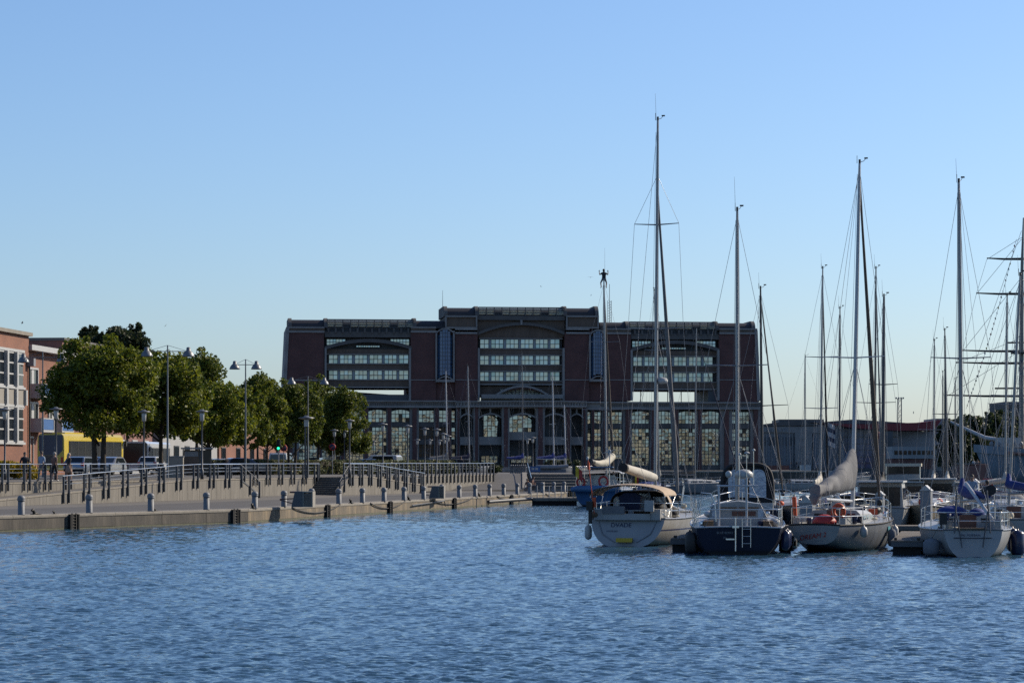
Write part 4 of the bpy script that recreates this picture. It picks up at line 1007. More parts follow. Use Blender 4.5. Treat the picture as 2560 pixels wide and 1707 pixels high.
def tree(label, x, D, ytop, ybot, hw_px, seed, leafm='leaf_a', zg=GZ, n=9000, stems=1, size=0.17, yw=1.0, group='street trees along the quay road', name='street_tree'):
    rng = random.Random(seed); X = X_(x, D); hw = hw_px*D/F; zt, zb = Z_(ytop, D)-zg, Z_(ybot, D)-zg; zm = (zt+zb)/2; hh = (zt-zb)/2
    t = thing(name, label, 'tree', (X, D, zg), 0, group)
    cs, rs = [], []
    nb = 34
    for i in range(nb):
        a = rng.uniform(0, 6.283); v = rng.uniform(-0.8, 0.88); e = math.sqrt(max(0, 1-(abs(v))**2.3))*(1.0 if v < 0.1 else 0.92)
        q = rng.uniform(0.40, 0.86)*e
        cs.append((hw*q*math.cos(a), hw*yw*q*math.sin(a), zm + v*hh*0.88)); r = rng.uniform(0.20, 0.42)*min(hw, hh*1.1)
        rs.append((r*1.15, r*1.15, r*0.8))
    cs += [(0, 0, zm), (0, 0, zm+hh*0.55)]; rs += [(hw*0.55, hw*0.55, hh*0.5), (hw*0.35, hw*0.35, hh*0.35)]
    # outlying twigs that break the outline
    for i in range(46):
        a = rng.uniform(0, 6.283); v = rng.uniform(-0.75, 1.0); e = math.sqrt(max(0, 1-abs(v)**2.2))
        q = rng.uniform(0.9, 1.1); cs.append((hw*q*e*math.cos(a), hw*yw*q*e*math.sin(a), zm + v*hh*rng.uniform(0.95, 1.06))); r = rng.uniform(0.06, 0.15)*hw; rs.append((r, r, r*1.2))
    leaf_cloud('crown', cs, rs, int(n*1.7), size*1.12, leafm, t, (0, 0, 0), seed, 0.35)
    mb = MB(); r0 = max(0.10, hw*0.05)
    for k in range(stems):
        ox = (k-(stems-1)/2)*0.55
        mb.path([(ox*1.0, 0, -0.1), (ox*1.1, 0.05, zb*0.5), (ox*1.3, 0, zb+0.3), (ox*0.8+0.1, 0, zm), (0, 0, zm+hh*0.6)], [r0*1.3, r0, r0*0.85, r0*0.5, r0*0.15], 8)
    for i in range(11):
        a = rng.uniform(0, 6.283); z0 = zb*rng.uniform(0.72, 1.0)+hh*rng.uniform(0, 0.7); L = hw*rng.uniform(0.45, 0.85)
        mb.path([(0, 0, z0), (L*0.45*math.cos(a), L*0.45*math.sin(a), z0+L*0.35), (L*math.cos(a), L*math.sin(a), z0+L*rng.uniform(0.5, 0.9))], [r0*0.5, r0*0.32, r0*0.1], 5)
    mb.build('trunk', MT['bark'], t)
    return t
TR = [('big broad street tree in front of the yellow bus', 247, 181, 848, 1086, 128, 1, 'leaf_a', 15000, 2),
      ('street tree behind the white hatchback', 402, 190, 880, 1096, 88, 2, 'leaf_a', 10000, 1),
      ('tall dark green tree behind the bus shelter', 492, 218, 884, 1092, 66, 3, 'leaf_b', 9000, 1),
      ('yellow-green street tree right behind the bus shelter', 522, 205, 960, 1112, 74, 4, 'leaf_a', 8000, 1),
      ('slim back tree beside the twin street light pole', 644, 262, 930, 1080, 44, 5, 'leaf_b', 5000, 1),
      ('small street tree just below the twin street light pole', 612, 226, 962, 1116, 46, 6, 'leaf_a', 6000, 1),
      ('narrow street tree left of the green traffic light', 668, 236, 955, 1126, 40, 7, 'leaf_a', 6000, 1),
      ('tall street tree right of the green traffic light', 730, 246, 951, 1126, 58, 8, 'leaf_b', 8000, 2),
      ('dark back tree between the two tallest right trees', 796, 272, 944, 1120, 44, 9, 'leaf_b', 5500, 1),
      ('rightmost street tree against the office building', 862, 264, 968, 1138, 52, 10, 'leaf_b', 8000, 1)]
for lab, x, D, yt, yb, hw, sd, lm, n, st in TR: tree(lab, x, D, yt, yb+(14 if x > 300 else 8), hw*(1.28 if x > 300 else 1.06), sd, lm, n=int(n*1.4), stems=st)
for lab, x, yt, hw, sd in (('tall dark tree above roofs, left of the pair', 232, 818, 50, 21), ('tall dark tree above roofs, right of the pair', 318, 814, 62, 22)):
    tree(lab, x, 285, yt, 960, hw, sd, 'leaf_far', n=9000, size=0.24, group='trees above the house roofs', name='roofline_tree')
# ------------------------------------------------------------------ hedge and shrubs
def hedge(label, x0, x1, D0, D1, zb, h, th, n, seed):
    a, b = Vector((X_(x0, D0), D0, zb)), Vector((X_(x1, D1), D1, zb)); L = (b-a).length; d = (b-a).normalized(); rz = math.atan2(d.y, d.x)
    t = thing('hedge', label, 'hedge', a, rz)
    rng = np.random.default_rng(seed); cs = []; rs = []
    k = int(L/0.45)
    for i in range(k):
        for zz in (0.22, 0.5, 0.78):
            cs.append((L*(i+rng.random())/k, th*(0.25+0.5*rng.random()), h*zz)); rs.append((0.42, th*0.42, h*0.24))
    leaf_cloud('foliage', cs, rs, n, 0.16, 'leaf_hedge', t, (0, 0, 0), seed, 0.75)
    MB().box(0.05, L-0.05, th*0.25, th*0.75, 0, h*0.88).build('branch_core', MT['bark'], t)
hedge('long clipped hedge between the terrace and the parked cars', 470, 1146, 236, 268, 2.44, 1.36, 1.3, 26000, 31)
for i, (x, D, w, h) in enumerate([(8, 170, 1.3, 1.25), (34, 171, 1.2, 1.15), (60, 172, 1.1, 1.2), (84, 174, 0.7, 0.8)]):
    t = thing('yellow_shrub', 'yellow leaved shrub in front of the brick house, %s from the left' % ORD[i], 'shrub', (X_(x, D), D, GZ), 0, 'yellow shrubs by the house')
    rng = random.Random(40+i); cs = [(rng.uniform(-w, w)*0.5, rng.uniform(-0.5, 0.5), h*rng.uniform(0.25, 0.75)) for _ in range(10)]
    leaf_cloud('foliage', cs, [(0.36, 0.36, 0.3)]*10, 1500, 0.13, 'leaf_yellow', t, (0, 0, 0), 40+i, 0.5)
    MB().path([(0, 0, 0), (0.05, 0, h*0.6)], 0.05).build('stem', MT['bark'], t)
# green plants on the plaza in front of the portico
for i, (x, D, w, h) in enumerate([(1168, 300, 2.2, 1.4), (1386, 330, 3.2, 2.0), (1422, 335, 2.4, 1.6), (1238, 290, 0.9, 0.7)]):
    t = thing('plaza_bush', ['dark bush beside the farthest end of the terrace railing', 'large dark bush behind the dinghy on the plaza', 'dark bush right of the dinghy on the plaza', 'pale grass tuft at the head of the wide ramp'][i], 'bush', (X_(x, D), D, 2.45))
    rng = random.Random(60+i); cs = [(rng.uniform(-w, w)*0.5, rng.uniform(-0.5, 0.5), h*rng.uniform(0.3, 0.8)) for _ in range(12)]
    leaf_cloud('foliage', cs, [(0.5, 0.5, 0.4)]*12, 1500, 0.17, 'leaf_far', t, (0, 0, 0), 60+i, 0.4)
    MB().path([(0, 0, 0), (0.05, 0, h*0.6)], 0.05).build('stem', MT['bark'], t)

# ------------------------------------------------------------------ street lights
# small post lamps with a disc hat
lp_pole = MB().lathe([(0.11, 0), (0.11, 0.6), (0.06, 0.65), (0.055, 3.72), (0.075, 3.75)], n=8).mesh('pole', MT['railgrey'])
lp_head = MB().lathe([(0.075, 3.75), (0.13, 3.8), (0.15, 4.22), (0.13, 4.3)], n=10).mesh('lantern', MT['lampglass'])
lp_hat = MB().lathe([(0.10, 4.30), (0.16, 4.31), (0.42, 4.36), (0.43, 4.39), (0.16, 4.44), (0.08, 4.52)], n=14).mesh('hat', MT['lampmetal'])
LP = [(12, 163), (140, 161), (360, 169), (505, 168), (874, 202), (957, 219), (836, 256), (861, 262), (1019, 229), (1062, 246), (1092, 251), (1108, 284), (1120, 305), (1332, 322), (1319, 340), (934, 367), (1043, 346), (1075, 349), (1099, 356), (1111, 330)]
l0 = None
whr = ['at far left by the brick house', 'just left of the big tree', 'in front of the white hatchback', 'in front of the bus shelter']
for i, (x, D) in enumerate(sorted(LP)):
    lab = 'slim post lamp with disc hat ' + (whr[i] if i < 4 else 'on the plaza, %s from the left' % ORD[i])
    if l0 is None:
        l0 = thing('post_lamp', lab, 'street lamp', (X_(x, D), D, 2.36), 0, 'post lamps on the terrace and plaza')
        inst(lp_pole, 'pole', l0); inst(lp_head, 'lantern', l0); inst(lp_hat, 'hat', l0)
    else: dup(l0, (X_(x, D), D, 2.36), 0, lab)
# the big double post lamp
t = thing('post_lamp', 'tallest post lamp on two poles in front of the hedge', 'street lamp', (X_(766, 189), 189, 2.34), 0, 'post lamps on the terrace and plaza')
MB().tube((-0.09, 0, 0), (-0.09, 0, 3.75), 0.06, n=8).tube((0.09, 0, 0), (0.09, 0, 3.75), 0.06, n=8).build('pole', MT['railgrey'], t)
MB().box(-0.16, 0.16, -0.14, 0.14, 3.75, 4.25).build('lantern', MT['lampglass'], t); MB().lathe([(0.14, 4.25), (0.58, 4.34), (0.6, 4.38), (0.2, 4.46), (0.1, 4.55)], n=16).build('hat', MT['lampmetal'], t)
# tall twin lights
def twin(label, x, D, ytop, arm, rot):
    t = thing('twin_street_light', label, 'street light', (X_(x, D), D, GZ), rot, 'twin street lights along the road'); H = Z_(ytop, D)-GZ
    MB().tube((0, 0, 0), (0, 0, H), 0.08, 0.045, 8).build('pole', MT['lampmetal'], t)
    za = H-0.42; mb = MB(); mb.tube((-arm, 0, za), (arm, 0, za), 0.03, n=5); mb.tube((-arm, 0, za), (0, 0, H), 0.013, n=4); mb.tube((arm, 0, za), (0, 0, H), 0.013, n=4); mb.build('cross_arm', MT['lampmetal'], t)
    for s in (-1, 1):
        MB().lathe([(0.03, 0.30), (0.13, 0.28), (0.16, 0.06), (0.24, 0.0), (0.36, -0.16), (0.41, -0.30), (0.42, -0.36), (0.38, -0.36), (0.28, -0.2)][::-1], (s*arm, 0, za), 14).build('lamp_shade', MT['lampmetal'], t)
twin('twin street light half hidden behind the big tree', 107, 188, 879, 1.45, R(-8)); twin('tallest twin street light rising above the trees, left', 419, 178, 863, 1.42, R(4))
twin('twin street light with short arms clear against the sky', 614, 201, 898, 0.84, R(0)); twin('twin street light in front of the office building wall', 770, 239, 940, 1.5, R(4)); twin('farthest twin street light between the right trees', 833, 280, 973, 1.42, R(4))

# ------------------------------------------------------------------ traffic light, signs, shelter, panels
t = thing('traffic_light', 'traffic light showing green between the street trees', 'traffic light', (X_(696, 233), 233, GZ))
MB().tube((0, 0.1, 0), (0, 0.1, 3.3), 0.06, n=8).build('pole', MT['greypaint'], t)
MB().box(-0.16, 0.16, -0.1, 0.1, 2.25, 3.2).build('housing', MT['black'], t)
em = bpy.data.materials.new('green_lamp'); em.use_nodes = True; b = em.node_tree.nodes['Principled BSDF']; b.inputs['Emission Color'].default_value = (0.02, 1, 0.38, 1); b.inputs['Emission Strength'].default_value = 2.2; b.inputs['Base Color'].default_value = (0, 0.2, 0.1, 1)
for k, z in enumerate((2.42, 2.72, 3.02)):
    MB().lathe([(0.115, 0), (0.1, 0.03), (0.02, 0.045)], n=12).build('lens', em if k == 0 else MT['rubber'], t, (0, -0.1, z)).rotation_euler = (R(90), 0, 0)
def round_sign(label, x, y, D):
    t = thing('road_sign', label, 'road sign', (X_(x, D), D, GZ)); z = Z_(y, D)-GZ
    MB().tube((0, 0.05, 0), (0, 0.05, z+0.3), 0.035).build('post', MT['greypaint'], t)
    mb = MB().lathe([(0.33, 0), (0.33, 0.02)], n=18, mi=0); mb.lathe([(0.27, 0.022), (0.27, 0.026)], n=18, mi=1); mb.cbox((0, 0, 0.03), (0.52, 0.07, 0.012), R(45), 0); 
    o = mb.build('disc', [MT['red'], MT['navy']], t, (0, 0, z)); o.rotation_euler = (R(90), 0, 0)
round_sign('no-parking sign beside the green traffic light', 709, 1119, 236); round_sign('no-parking sign under the right street trees', 831, 1117, 240)
# bus shelter with poster and beige panel
t = thing('bus_shelter', 'bus shelter with flat grey roof and map panel', 'bus shelter', (X_(458, 184), 184, GZ), R(4))
MB().box(-0.15, 2.1, -0.4, 1.3, 2.02, 2.12).build('roof', MT['greypaint'], t)
for x in (0.0, 1.15, 1.95): MB().box(x-0.04, x+0.04, -0.04, 0.04, 0, 2.02).build('post', MT['frame_dark'], t)
MB().box(0.05, 1.1, -0.02, 0.02, 0.25, 1.95).build('map_panel', MT['stone_brown'], t); MB().box(0.1, 1.05, -0.03, -0.022, 1.5, 1.85).build('map_header', MT['greypaint'], t); MB().box(1.2, 1.9, 0.0, 0.02, 0.3, 1.95).build('glass_panel', MT['glassdark'], t)
t = thing('advert_cabinet', 'plain beige street cabinet left of the bus shelter', 'cabinet', (X_(420, 182), 182, GZ)); MB().box(0, 1.05, 0, 0.45, 0, 1.45).build('body', MT['beige'], t); MB().box(-0.04, 1.09, -0.04, 0.49, 1.45, 1.52).build('lid', MT['greypaint'], t)
# ------------------------------------------------------------------ vehicles
wheel_t = MB().lathe([(0.20, -0.10), (0.31, -0.10), (0.325, -0.07), (0.325, 0.07), (0.31, 0.10), (0.20, 0.10)], n=16).mesh('tyre', MT['rubber'])
wheel_r = MB().lathe([(0.02, -0.085), (0.205, -0.085), (0.205, 0.085), (0.02, 0.085)], n=12).mesh('rim', MT['greypaint'])
def wheel(t, x, y, r=0.325):
    e = inst(wheel_t, 'wheel', t, (x, y, r), (0, R(90), 0), (r/0.325,)*3); inst(wheel_r, 'rim', e)
def car(label, loc, rz, paint, L=4.1, W=1.72, H=1.46, kind='hatch'):
    """local: y forward, x right, rear at y=0"""
    t = thing('parked_car', label, 'car', loc, rz, 'cars parked along the road'); hw = W/2
    if kind == 'van': prof = [(0, 0.35), (0.0, 1.0), (0.05, H-0.12), (0.2, H), (L*0.62, H), (L*0.80, 1.12), (L-0.12, 0.92), (L, 0.6), (L, 0.35)]
    elif kind == 'saloon': prof = [(0, 0.35), (-0.02, 0.7), (0.08, 0.95), (0.65, 1.0), (1.15, H-0.04), (1.9, H), (2.5, H-0.06), (3.3, 0.98), (L-0.2, 0.82), (L, 0.6), (L, 0.35)]
    else: prof = [(0, 0.32), (-0.03, 0.62), (0.05, 0.98), (0.42, H-0.07), (0.75, H), (1.9, H-0.0), (2.35, H-0.08), (3.05, 0.98), (L-0.25, 0.80), (L, 0.58), (L, 0.32)]
    rings = []
    for sx, k in ((-1, 0), (-1, 1), (1, 1), (1, 0)):
        pass
    def width(z): return hw*(1.0 if z < 0.95 else 1.0 - 0.17*(z-0.95)/max(0.3, H-0.95))
    mb = MB(); nP = len(prof)
    Lr = [(-width(z), y, z) for y, z in prof]; Rr = [(width(z), y, z) for y, z in prof]
    inner = [(0.86*x, y, z+0.025 if z > 0.9 else z) for x, y, z in Lr]; inner2 = [(-x, y, z) for x, y, z in inner]
    for i in range(nP-1):
        mb.add([Lr[i], inner[i], inner[i+1], Lr[i+1]], [(0, 1, 2, 3)], 0, True); mb.add([inner[i], inner2[i], inner2[i+1], inner[i+1]], [(0, 1, 2, 3)], 0, True); mb.add([inner2[i], Rr[i], Rr[i+1], inner2[i+1]], [(0, 1, 2, 3)], 0, True)
    mb.add(Lr, [tuple(range(nP))[::-1]]); mb.add(Rr, [tuple(range(nP))]); mb.add([Lr[0], Rr[0], Rr[-1], Lr[-1]], [(0, 1, 2, 3)])
    mb.build('body', MT[paint], t)
    # side glass, rear glass, windscreen (set proud of the shell)
    y0, y1 = (0.25, L*0.66) if kind == 'van' else ((0.95, 2.95) if kind == 'saloon' else (0.30, 2.75))
    for s in (-1, 1):
        zb, zt = 1.0, H-0.10
        a = [(s*(width(zb)+0.006), y0, zb), (s*(width(zb)+0.006), y1, zb), (s*(width(zt)+0.006), y1-0.52, zt), (s*(width(zt)+0.006), y0+0.30, zt)]
        MB().add(a, [(0, 1, 2, 3)]).build('side_window', MT['glasscar'], t)
    def on(i, f): return (prof[i][0]+(prof[i+1][0]-prof[i][0])*f, prof[i][1]+(prof[i+1][1]-prof[i][1])*f)
    ri = 1 if kind == 'van' else (3 if kind == 'saloon' else 2); fi = 4 if kind == 'van' else 6
    for nm, i, e in (('rear_window', ri, -0.03), ('windscreen', fi, 0.03)):
        ya, za = on(i, 0.08); yb, zb = on(i, 0.94)
        MB().add([(-width(za)*0.84, ya+e, za+0.02), (width(za)*0.84, ya+e, za+0.02), (width(zb)*0.84, yb+e, zb+0.03), (-width(zb)*0.84, yb+e, zb+0.03)], [(0, 1, 2, 3)]).build(nm, MT['glasscar'], t)
    for s in (-1, 1):
        MB().cbox((s*(hw-0.13), 0.01, 0.86), (0.24, 0.10, 0.26)).build('tail_light', MT['red'], t); MB().cbox((s*(hw-0.22), L-0.06, 0.70), (0.34, 0.14, 0.14)).build('headlight', MT['lampglass'], t)
        MB().cbox((s*(hw+0.08), y1-0.25, 1.02), (0.17, 0.10, 0.12)).build('wing_mirror', MT[paint], t)
        for y in (0.72, L-0.78): wheel(t, s*(hw-0.11), y)
    MB().box(-hw+0.05, hw-0.05, -0.05, 0.08, 0.30, 0.52).build('bumper', MT['rubber'], t); MB().box(-0.26, 0.26, -0.062, -0.045, 0.55, 0.66).build('number_plate', MT['white'], t)
    return t
mat('paint_white', (0.45, 0.45, 0.45), 0.25, 0, 0.03, 1, coat=0.6); mat('paint_silver', (0.20, 0.23, 0.28), 0.28, 0.5, 0.03, 1, coat=0.6); mat('paint_navy', (0.008, 0.014, 0.040), 0.22, 0.1, 0.05, 1, coat=0.8)
mat('paint_black', (0.010, 0.010, 0.012), 0.25, 0.1, 0.05, 1, coat=0.8); mat('paint_pale', (0.22, 0.23, 0.25), 0.28, 0.4, 0.03, 1, coat=0.6); mat('paint_yellow', (0.46, 0.34, 0.006), 0.3, 0, 0.05, 1, coat=0.5)
def at(x, D, z=GZ): return (X_(x, D), D, z)
car('white hatchback parked behind the railing, seen from rear', at(367, 232, 2.6), R(-6), 'paint_white')
car('silver-blue hatchback in front of the yellow bus', at(184, 206, 2.5), R(-12), 'paint_silver')
car('dark car half hidden behind the big tree trunk', at(246, 210, 2.5), R(-12), 'paint_black')
car('pale grey car between the tree trunk and white hatchback', at(292, 212, 2.5), R(170), 'paint_pale')
car('dark blue car above the hedge, in front', at(560, 240, 2.46), R(-64), 'paint_navy', 4.4, 1.76, 1.5)
car('second dark car above the hedge, farther back', at(600, 252, 2.46), R(-64), 'paint_black', 4.3, 1.74, 1.46, 'saloon')
car('silver-edged black car above the hedge by the double lamp', at(778, 266, 2.46), R(-8), 'paint_black', 4.3, 1.76, 1.62)
car('dark car under the rightmost street tree', at(880, 268, 2.46), R(-60), 'paint_navy', 4.3, 1.74, 1.5, 'saloon')
car('small pale car behind the bus shelter', at(520, 246, 2.46), R(-60), 'paint_white', 3.8, 1.66, 1.45)
car('pale van above the hedge near the tall masts', at(1000, 276, 2.46), R(72), 'paint_white', 4.9, 1.9, 1.9, 'van')
car('white delivery van under the green traffic light', at(694, 256, 2.46), R(-6), 'paint_white', 5.0, 1.95, 2.05, 'van')
# buses
mat('busglass', (0.012, 0.015, 0.018), 0.35, 0, 0.3, 0.8, spec=0.25)
def bus(label, loc, rz, main, L, H, W, rear, stripe):
    t = thing('city_bus', label, 'bus', loc, rz, 'buses on the road'); hw = W/2
    r = 0.18; sec = [(-hw, 0.35), (hw, 0.35), (hw, H-0.55), (hw-0.06, H-0.2), (hw-0.28, H), (-hw+0.28, H), (-hw+0.06, H-0.2), (-hw, H-0.55)]
    MB().loft([[(x, y, z) for x, z in sec] for y in (0, L)], 0, False, True, True).build('body', MT[main], t)
    for s in (-1, 1):
        MB().box(*sorted((s*(hw+0.004), s*(hw+0.03))), 0.9, L-0.4, 1.15, H-0.62).build('side_glazing', MT['busglass'], t)
        for k in range(7): MB().box(*sorted((s*(hw+0.031), s*(hw+0.045))), 1.2+k*(L-2)/7, 1.27+k*(L-2)/7, 1.15, H-0.62).build('window_bar', MT['black'], t)
        for y in (2.6, L-2.8): wheel(t, s*(hw-0.14), y, 0.48)
        MB().cbox((s*(hw+0.22), L+0.1, H-0.75), (0.14, 0.2, 0.45)).build('wing_mirror', MT['black'], t)
        MB().box(*sorted((s*(hw+0.004), s*(hw+0.02))), 3.2, L-3.4, 0.40, 1.05).build('skirt', MT[stripe], t)
        MB().cbox((s*(hw-0.2), -0.02, 1.15), (0.16, 0.06, 0.7)).build('tail_light', MT['red'], t)
    MB().box(-hw+0.14, hw-0.14, -0.03, -0.004, H-1.42, H-0.12).build('rear_panel', MT[rear], t)
    MB().add([(-hw+0.14, -0.02, H-1.42), (hw-0.14, -0.02, H-1.42), (hw-0.55, -0.02, H-1.85), (-hw+0.55, -0.02, H-1.85)], [(0, 3, 2, 1)]).build('rear_panel', MT[rear], t)
    MB().box(-0.55, 0.55, -0.04, -0.005, 0.75, H-1.87).build('engine_grille', MT['stone_dark'], t)
    MB().box(-hw+0.1, hw-0.1, L+0.004, L+0.03, 1.05, H-0.15).build('windscreen', MT['glassdark'], t)
    return t
bt_ = bus('yellow city bus with black rear panel, half hidden by the big tree', at(127, 222, 2.5), R(-16), 'paint_yellow', 12, 3.5, 2.5, 'navy', 'paint_yellow')
MB().box(-0.6, 0.6, 1.5, 9.5, 3.502, 3.62).build('roof_pod', MT['paint_yellow'], bt_)
MB().box(0.32, 0.58, -0.05, -0.032, 2.15, 2.4).build('route_number', MT['greypaint'], bt_)
b2 = bus('white and teal coach facing us behind the white hatchback', at(398, 268), R(176), 'paint_white', 11.5, 3.25, 2.5, 'navy', 'teal')
# ================================================================== PEOPLE
def person(label, loc, rz, J, mats, hair='hairdark', scale=1.0, long_hair=False, group=None, skirt=None, cap=False):
    """J: joint positions. One skinned body, coloured by the bone each face lies on."""
    me = bpy.data.meshes.new('person_skin'); names = list(J); idx = {n: i for i, n in enumerate(names)}
    E = [('pel', 'wai'), ('wai', 'che'), ('che', 'nec'), ('nec', 'hea')]
    for s in 'lr': E += [('che', s+'sh'), (s+'sh', s+'el'), (s+'el', s+'wr'), (s+'wr', s+'ha'), ('pel', s+'hi'), (s+'hi', s+'kn'), (s+'kn', s+'an'), (s+'an', s+'to')]
    me.from_pydata([J[n] for n in names], [(idx[a], idx[b]) for a, b in E], [])
    o = bpy.data.objects.new('tmp_person', me); C.objects.link(o)
    md = o.modifiers.new('skin', 'SKIN'); o.modifiers.new('sub', 'SUBSURF').levels = 1
    rad = {'pel': (.15, .115), 'wai': (.135, .10), 'che': (.165, .115), 'nec': (.058, .058), 'hea': (.088, .10), 'sh': (.075, .075), 'el': (.045, .045), 'wr': (.030, .030), 'ha': (.042, .022), 'hi': (.10, .10), 'kn': (.062, .062), 'an': (.042, .042), 'to': (.045, .035)}
    sk = me.skin_vertices[0].data
    for n in names:
        r = rad[n if n in rad else n[1:]]; sk[idx[n]].radius = r; sk[idx[n]].use_root = (n == 'pel')
    dg = bpy.context.evaluated_depsgraph_get(); dg.update(); ev = o.evaluated_get(dg)
    m2 = bpy.data.meshes.new_from_object(ev); bpy.data.objects.remove(o); bpy.data.meshes.remove(me)
    V = [v.co.copy() for v in m2.vertices]; Fs = [tuple(p.vertices) for p in m2.polygons]; bpy.data.meshes.remove(m2)
    mb = MB(); mb.add(V, Fs, 0, True)
    seg = {'skin': [('nec', 'hea'), ('lwr', 'lha'), ('rwr', 'rha')], 'top': [('pel', 'wai'), ('wai', 'che'), ('che', 'lsh'), ('che', 'rsh'), ('lsh', 'lel'), ('rsh', 'rel')], 'fore': [('lel', 'lwr'), ('rel', 'rwr')], 'thigh': [('pel', 'lhi'), ('pel', 'rhi'), ('lhi', 'lkn'), ('rhi', 'rkn')], 'shin': [('lkn', 'lan'), ('rkn', 'ran')], 'shoe': [('lan', 'lto'), ('ran', 'rto')]}
    order = ['skin', 'top', 'fore', 'thigh', 'shin', 'shoe']
    def dist(p, a, b):
        a, b = Vector(J[a]), Vector(J[b]); d = b-a; t = max(0, min(1, (p-a).dot(d)/max(1e-9, d.length_squared))); return (p-a-d*t).length
    for i, f in enumerate(mb.f):
        c = sum((Vector(mb.v[k]) for k in f), Vector())/len(f)
        mb.m[i] = order.index(min(order, key=lambda g: min(dist(c, a, b) for a, b in seg[g])))
    # head shape: skull, nose, ears; fingers and thumb on each hand
    H = Vector(J['hea']); N = Vector(J['nec']); up = (H-N).normalized(); fw = J.get('_fw') if '_fw' in J else None
    mb.ell(H+Vector((0, 0, 0.03)), (0.080, 0.098, 0.118), 12, 8, 0); mb.ell(H+Vector((0, 0.10, 0.01)), (0.016, 0.022, 0.026), 6, 5, 0); mb.ell(H+Vector((0, 0.088, -0.045)), (0.028, 0.014, 0.010), 6, 4, 0)
    for s in (-1, 1):
        mb.ell(H+Vector((s*0.083, 0.0, 0.015)), (0.014, 0.026, 0.036), 6, 5, 0); mb.ell(H+Vector((s*0.033, 0.088, 0.035)), (0.014, 0.012, 0.010), 6, 4, 5)
    for s in 'lr':
        w, h = Vector(J[s+'wr']), Vector(J[s+'ha']); d = (h-w).normalized(); sd = d.cross(Vector((0.2, 1, 0.1))).normalized()
        for k, ln in enumerate((0.072, 0.085, 0.08, 0.062)):
            p = h + sd*(k-1.5)*0.019; q = p + d*ln*0.55; r = q + (d*0.6+d.cross(sd)*0.5)*ln*0.5; mb.path([p-d*0.01, q, r], [0.0095, 0.009, 0.007], 5, 0)
        p = w+d*0.03+sd*0.03; mb.path([p, p+sd*0.035+d*0.03, p+sd*0.04+d*0.06], [0.012, 0.011, 0.008], 5, 0)
    t = mb.build('person', [MT[m] for m in mats], None, loc, rz); t.scale = (scale,)*3
    hm = MB()
    if cap: hm.lathe([(0.09, 0.05), (0.092, 0.09), (0.06, 0.15), (0.01, 0.165)], H, 10); hm.cbox(H+Vector((0, 0.1, 0.075)), (0.13, 0.1, 0.015))
    else:
        hm.lathe([(0.088, 0.02), (0.094, 0.06), (0.088, 0.11), (0.05, 0.155), (0.01, 0.165)], H+Vector((0, -0.012, 0)), 10, sy=1.14)
        hm.ell(H+Vector((0, -0.055, 0.01)), (0.082, 0.055, 0.09), 8, 6)
        if long_hair: hm.path([H+Vector((0, -0.07, 0.03)), H+Vector((0, -0.10, -0.10)), H+Vector((0, -0.11, -0.24))], [0.075, 0.07, 0.03], 8)
    hm.build('cap' if cap else 'hair', MT['cloth_black' if cap else hair], t)
    if skirt: MB().lathe([(0.25, -0.42), (0.22, -0.2), (0.15, 0.06)], J['pel'], 12, sy=0.85).build('skirt', MT[skirt], t)
    return tag(t, label, 'person', group)
def stand(step=0.12, arm=0.06, bend=0.0, turn=0):
    J = {'pel': (0, 0, .95), 'wai': (0, 0.0, 1.10), 'che': (0, 0.0, 1.34), 'nec': (0, 0.0, 1.50), 'hea': (0, 0.02, 1.62)}
    for s, k in (('l', -1), ('r', 1)):
        st = step*k
        J.update({s+'sh': (k*.19, 0, 1.40), s+'el': (k*.26, -0.02-arm*k, 1.13), s+'wr': (k*.25, 0.10-arm*k*1.6, 0.90), s+'ha': (k*.25, 0.13-arm*k*1.7, 0.82),
                  s+'hi': (k*.09, 0, .90), s+'kn': (k*.095, st*0.7+0.03, .50), s+'an': (k*.095, st*1.2-0.03, .085), s+'to': (k*.11, st*1.2+0.13, .04)})
    return J
def sit(seat=0.45, hands='knee'):
    J = {'pel': (0, 0, seat+.10), 'wai': (0, -0.02, seat+.26), 'che': (0, 0.05, seat+.50), 'nec': (0, 0.10, seat+.66), 'hea': (0, 0.15, seat+.77)}
    for s, k in (('l', -1), ('r', 1)):
        J.update({s+'sh': (k*.19, 0.05, seat+.56), s+'el': (k*.25, 0.13, seat+.30), s+'wr': (k*.16, 0.36, seat+.22), s+'ha': (k*.13, 0.42, seat+.18),
                  s+'hi': (k*.10, 0.02, seat+.08), s+'kn': (k*.14, 0.44, seat+.06), s+'an': (k*.13, 0.42, .09), s+'to': (k*.14, 0.58, .04)})
    return J
def zt_at(x, D): return 2.30
G = 'four people walking on the terrace'
D = 156.5
person('person in black t-shirt with pale print, leftmost walker', (X_(62, D), D, 2.28), R(200), stand(0.10), ['skin', 'cloth_black', 'skin', 'cloth_black', 'skin', 'cloth_black'], group=G)
person('person in pale blue t-shirt and grey trousers behind railing', (X_(104, D), D, 2.28), R(150), stand(0.16), ['skin', 'cloth_lightblue', 'skin', 'cloth_grey', 'cloth_grey', 'black'], group=G, scale=1.03)
person('grey-haired person in brown top and dark shorts behind railing', (X_(136, D), D, 2.28), R(-35), stand(0.12), ['skin', 'cloth_brown', 'skin', 'cloth_black', 'skin', 'white'], 'hairgrey', group=G)
person('person in pale pink dress, rightmost of the walkers', (X_(172, D), D, 2.28), R(-50), stand(0.10), ['skin', 'cloth_black', 'skin', 'cloth_pink', 'skin', 'cloth_brown'], 'hairgrey', 0.97, True, G, 'cloth_pink')
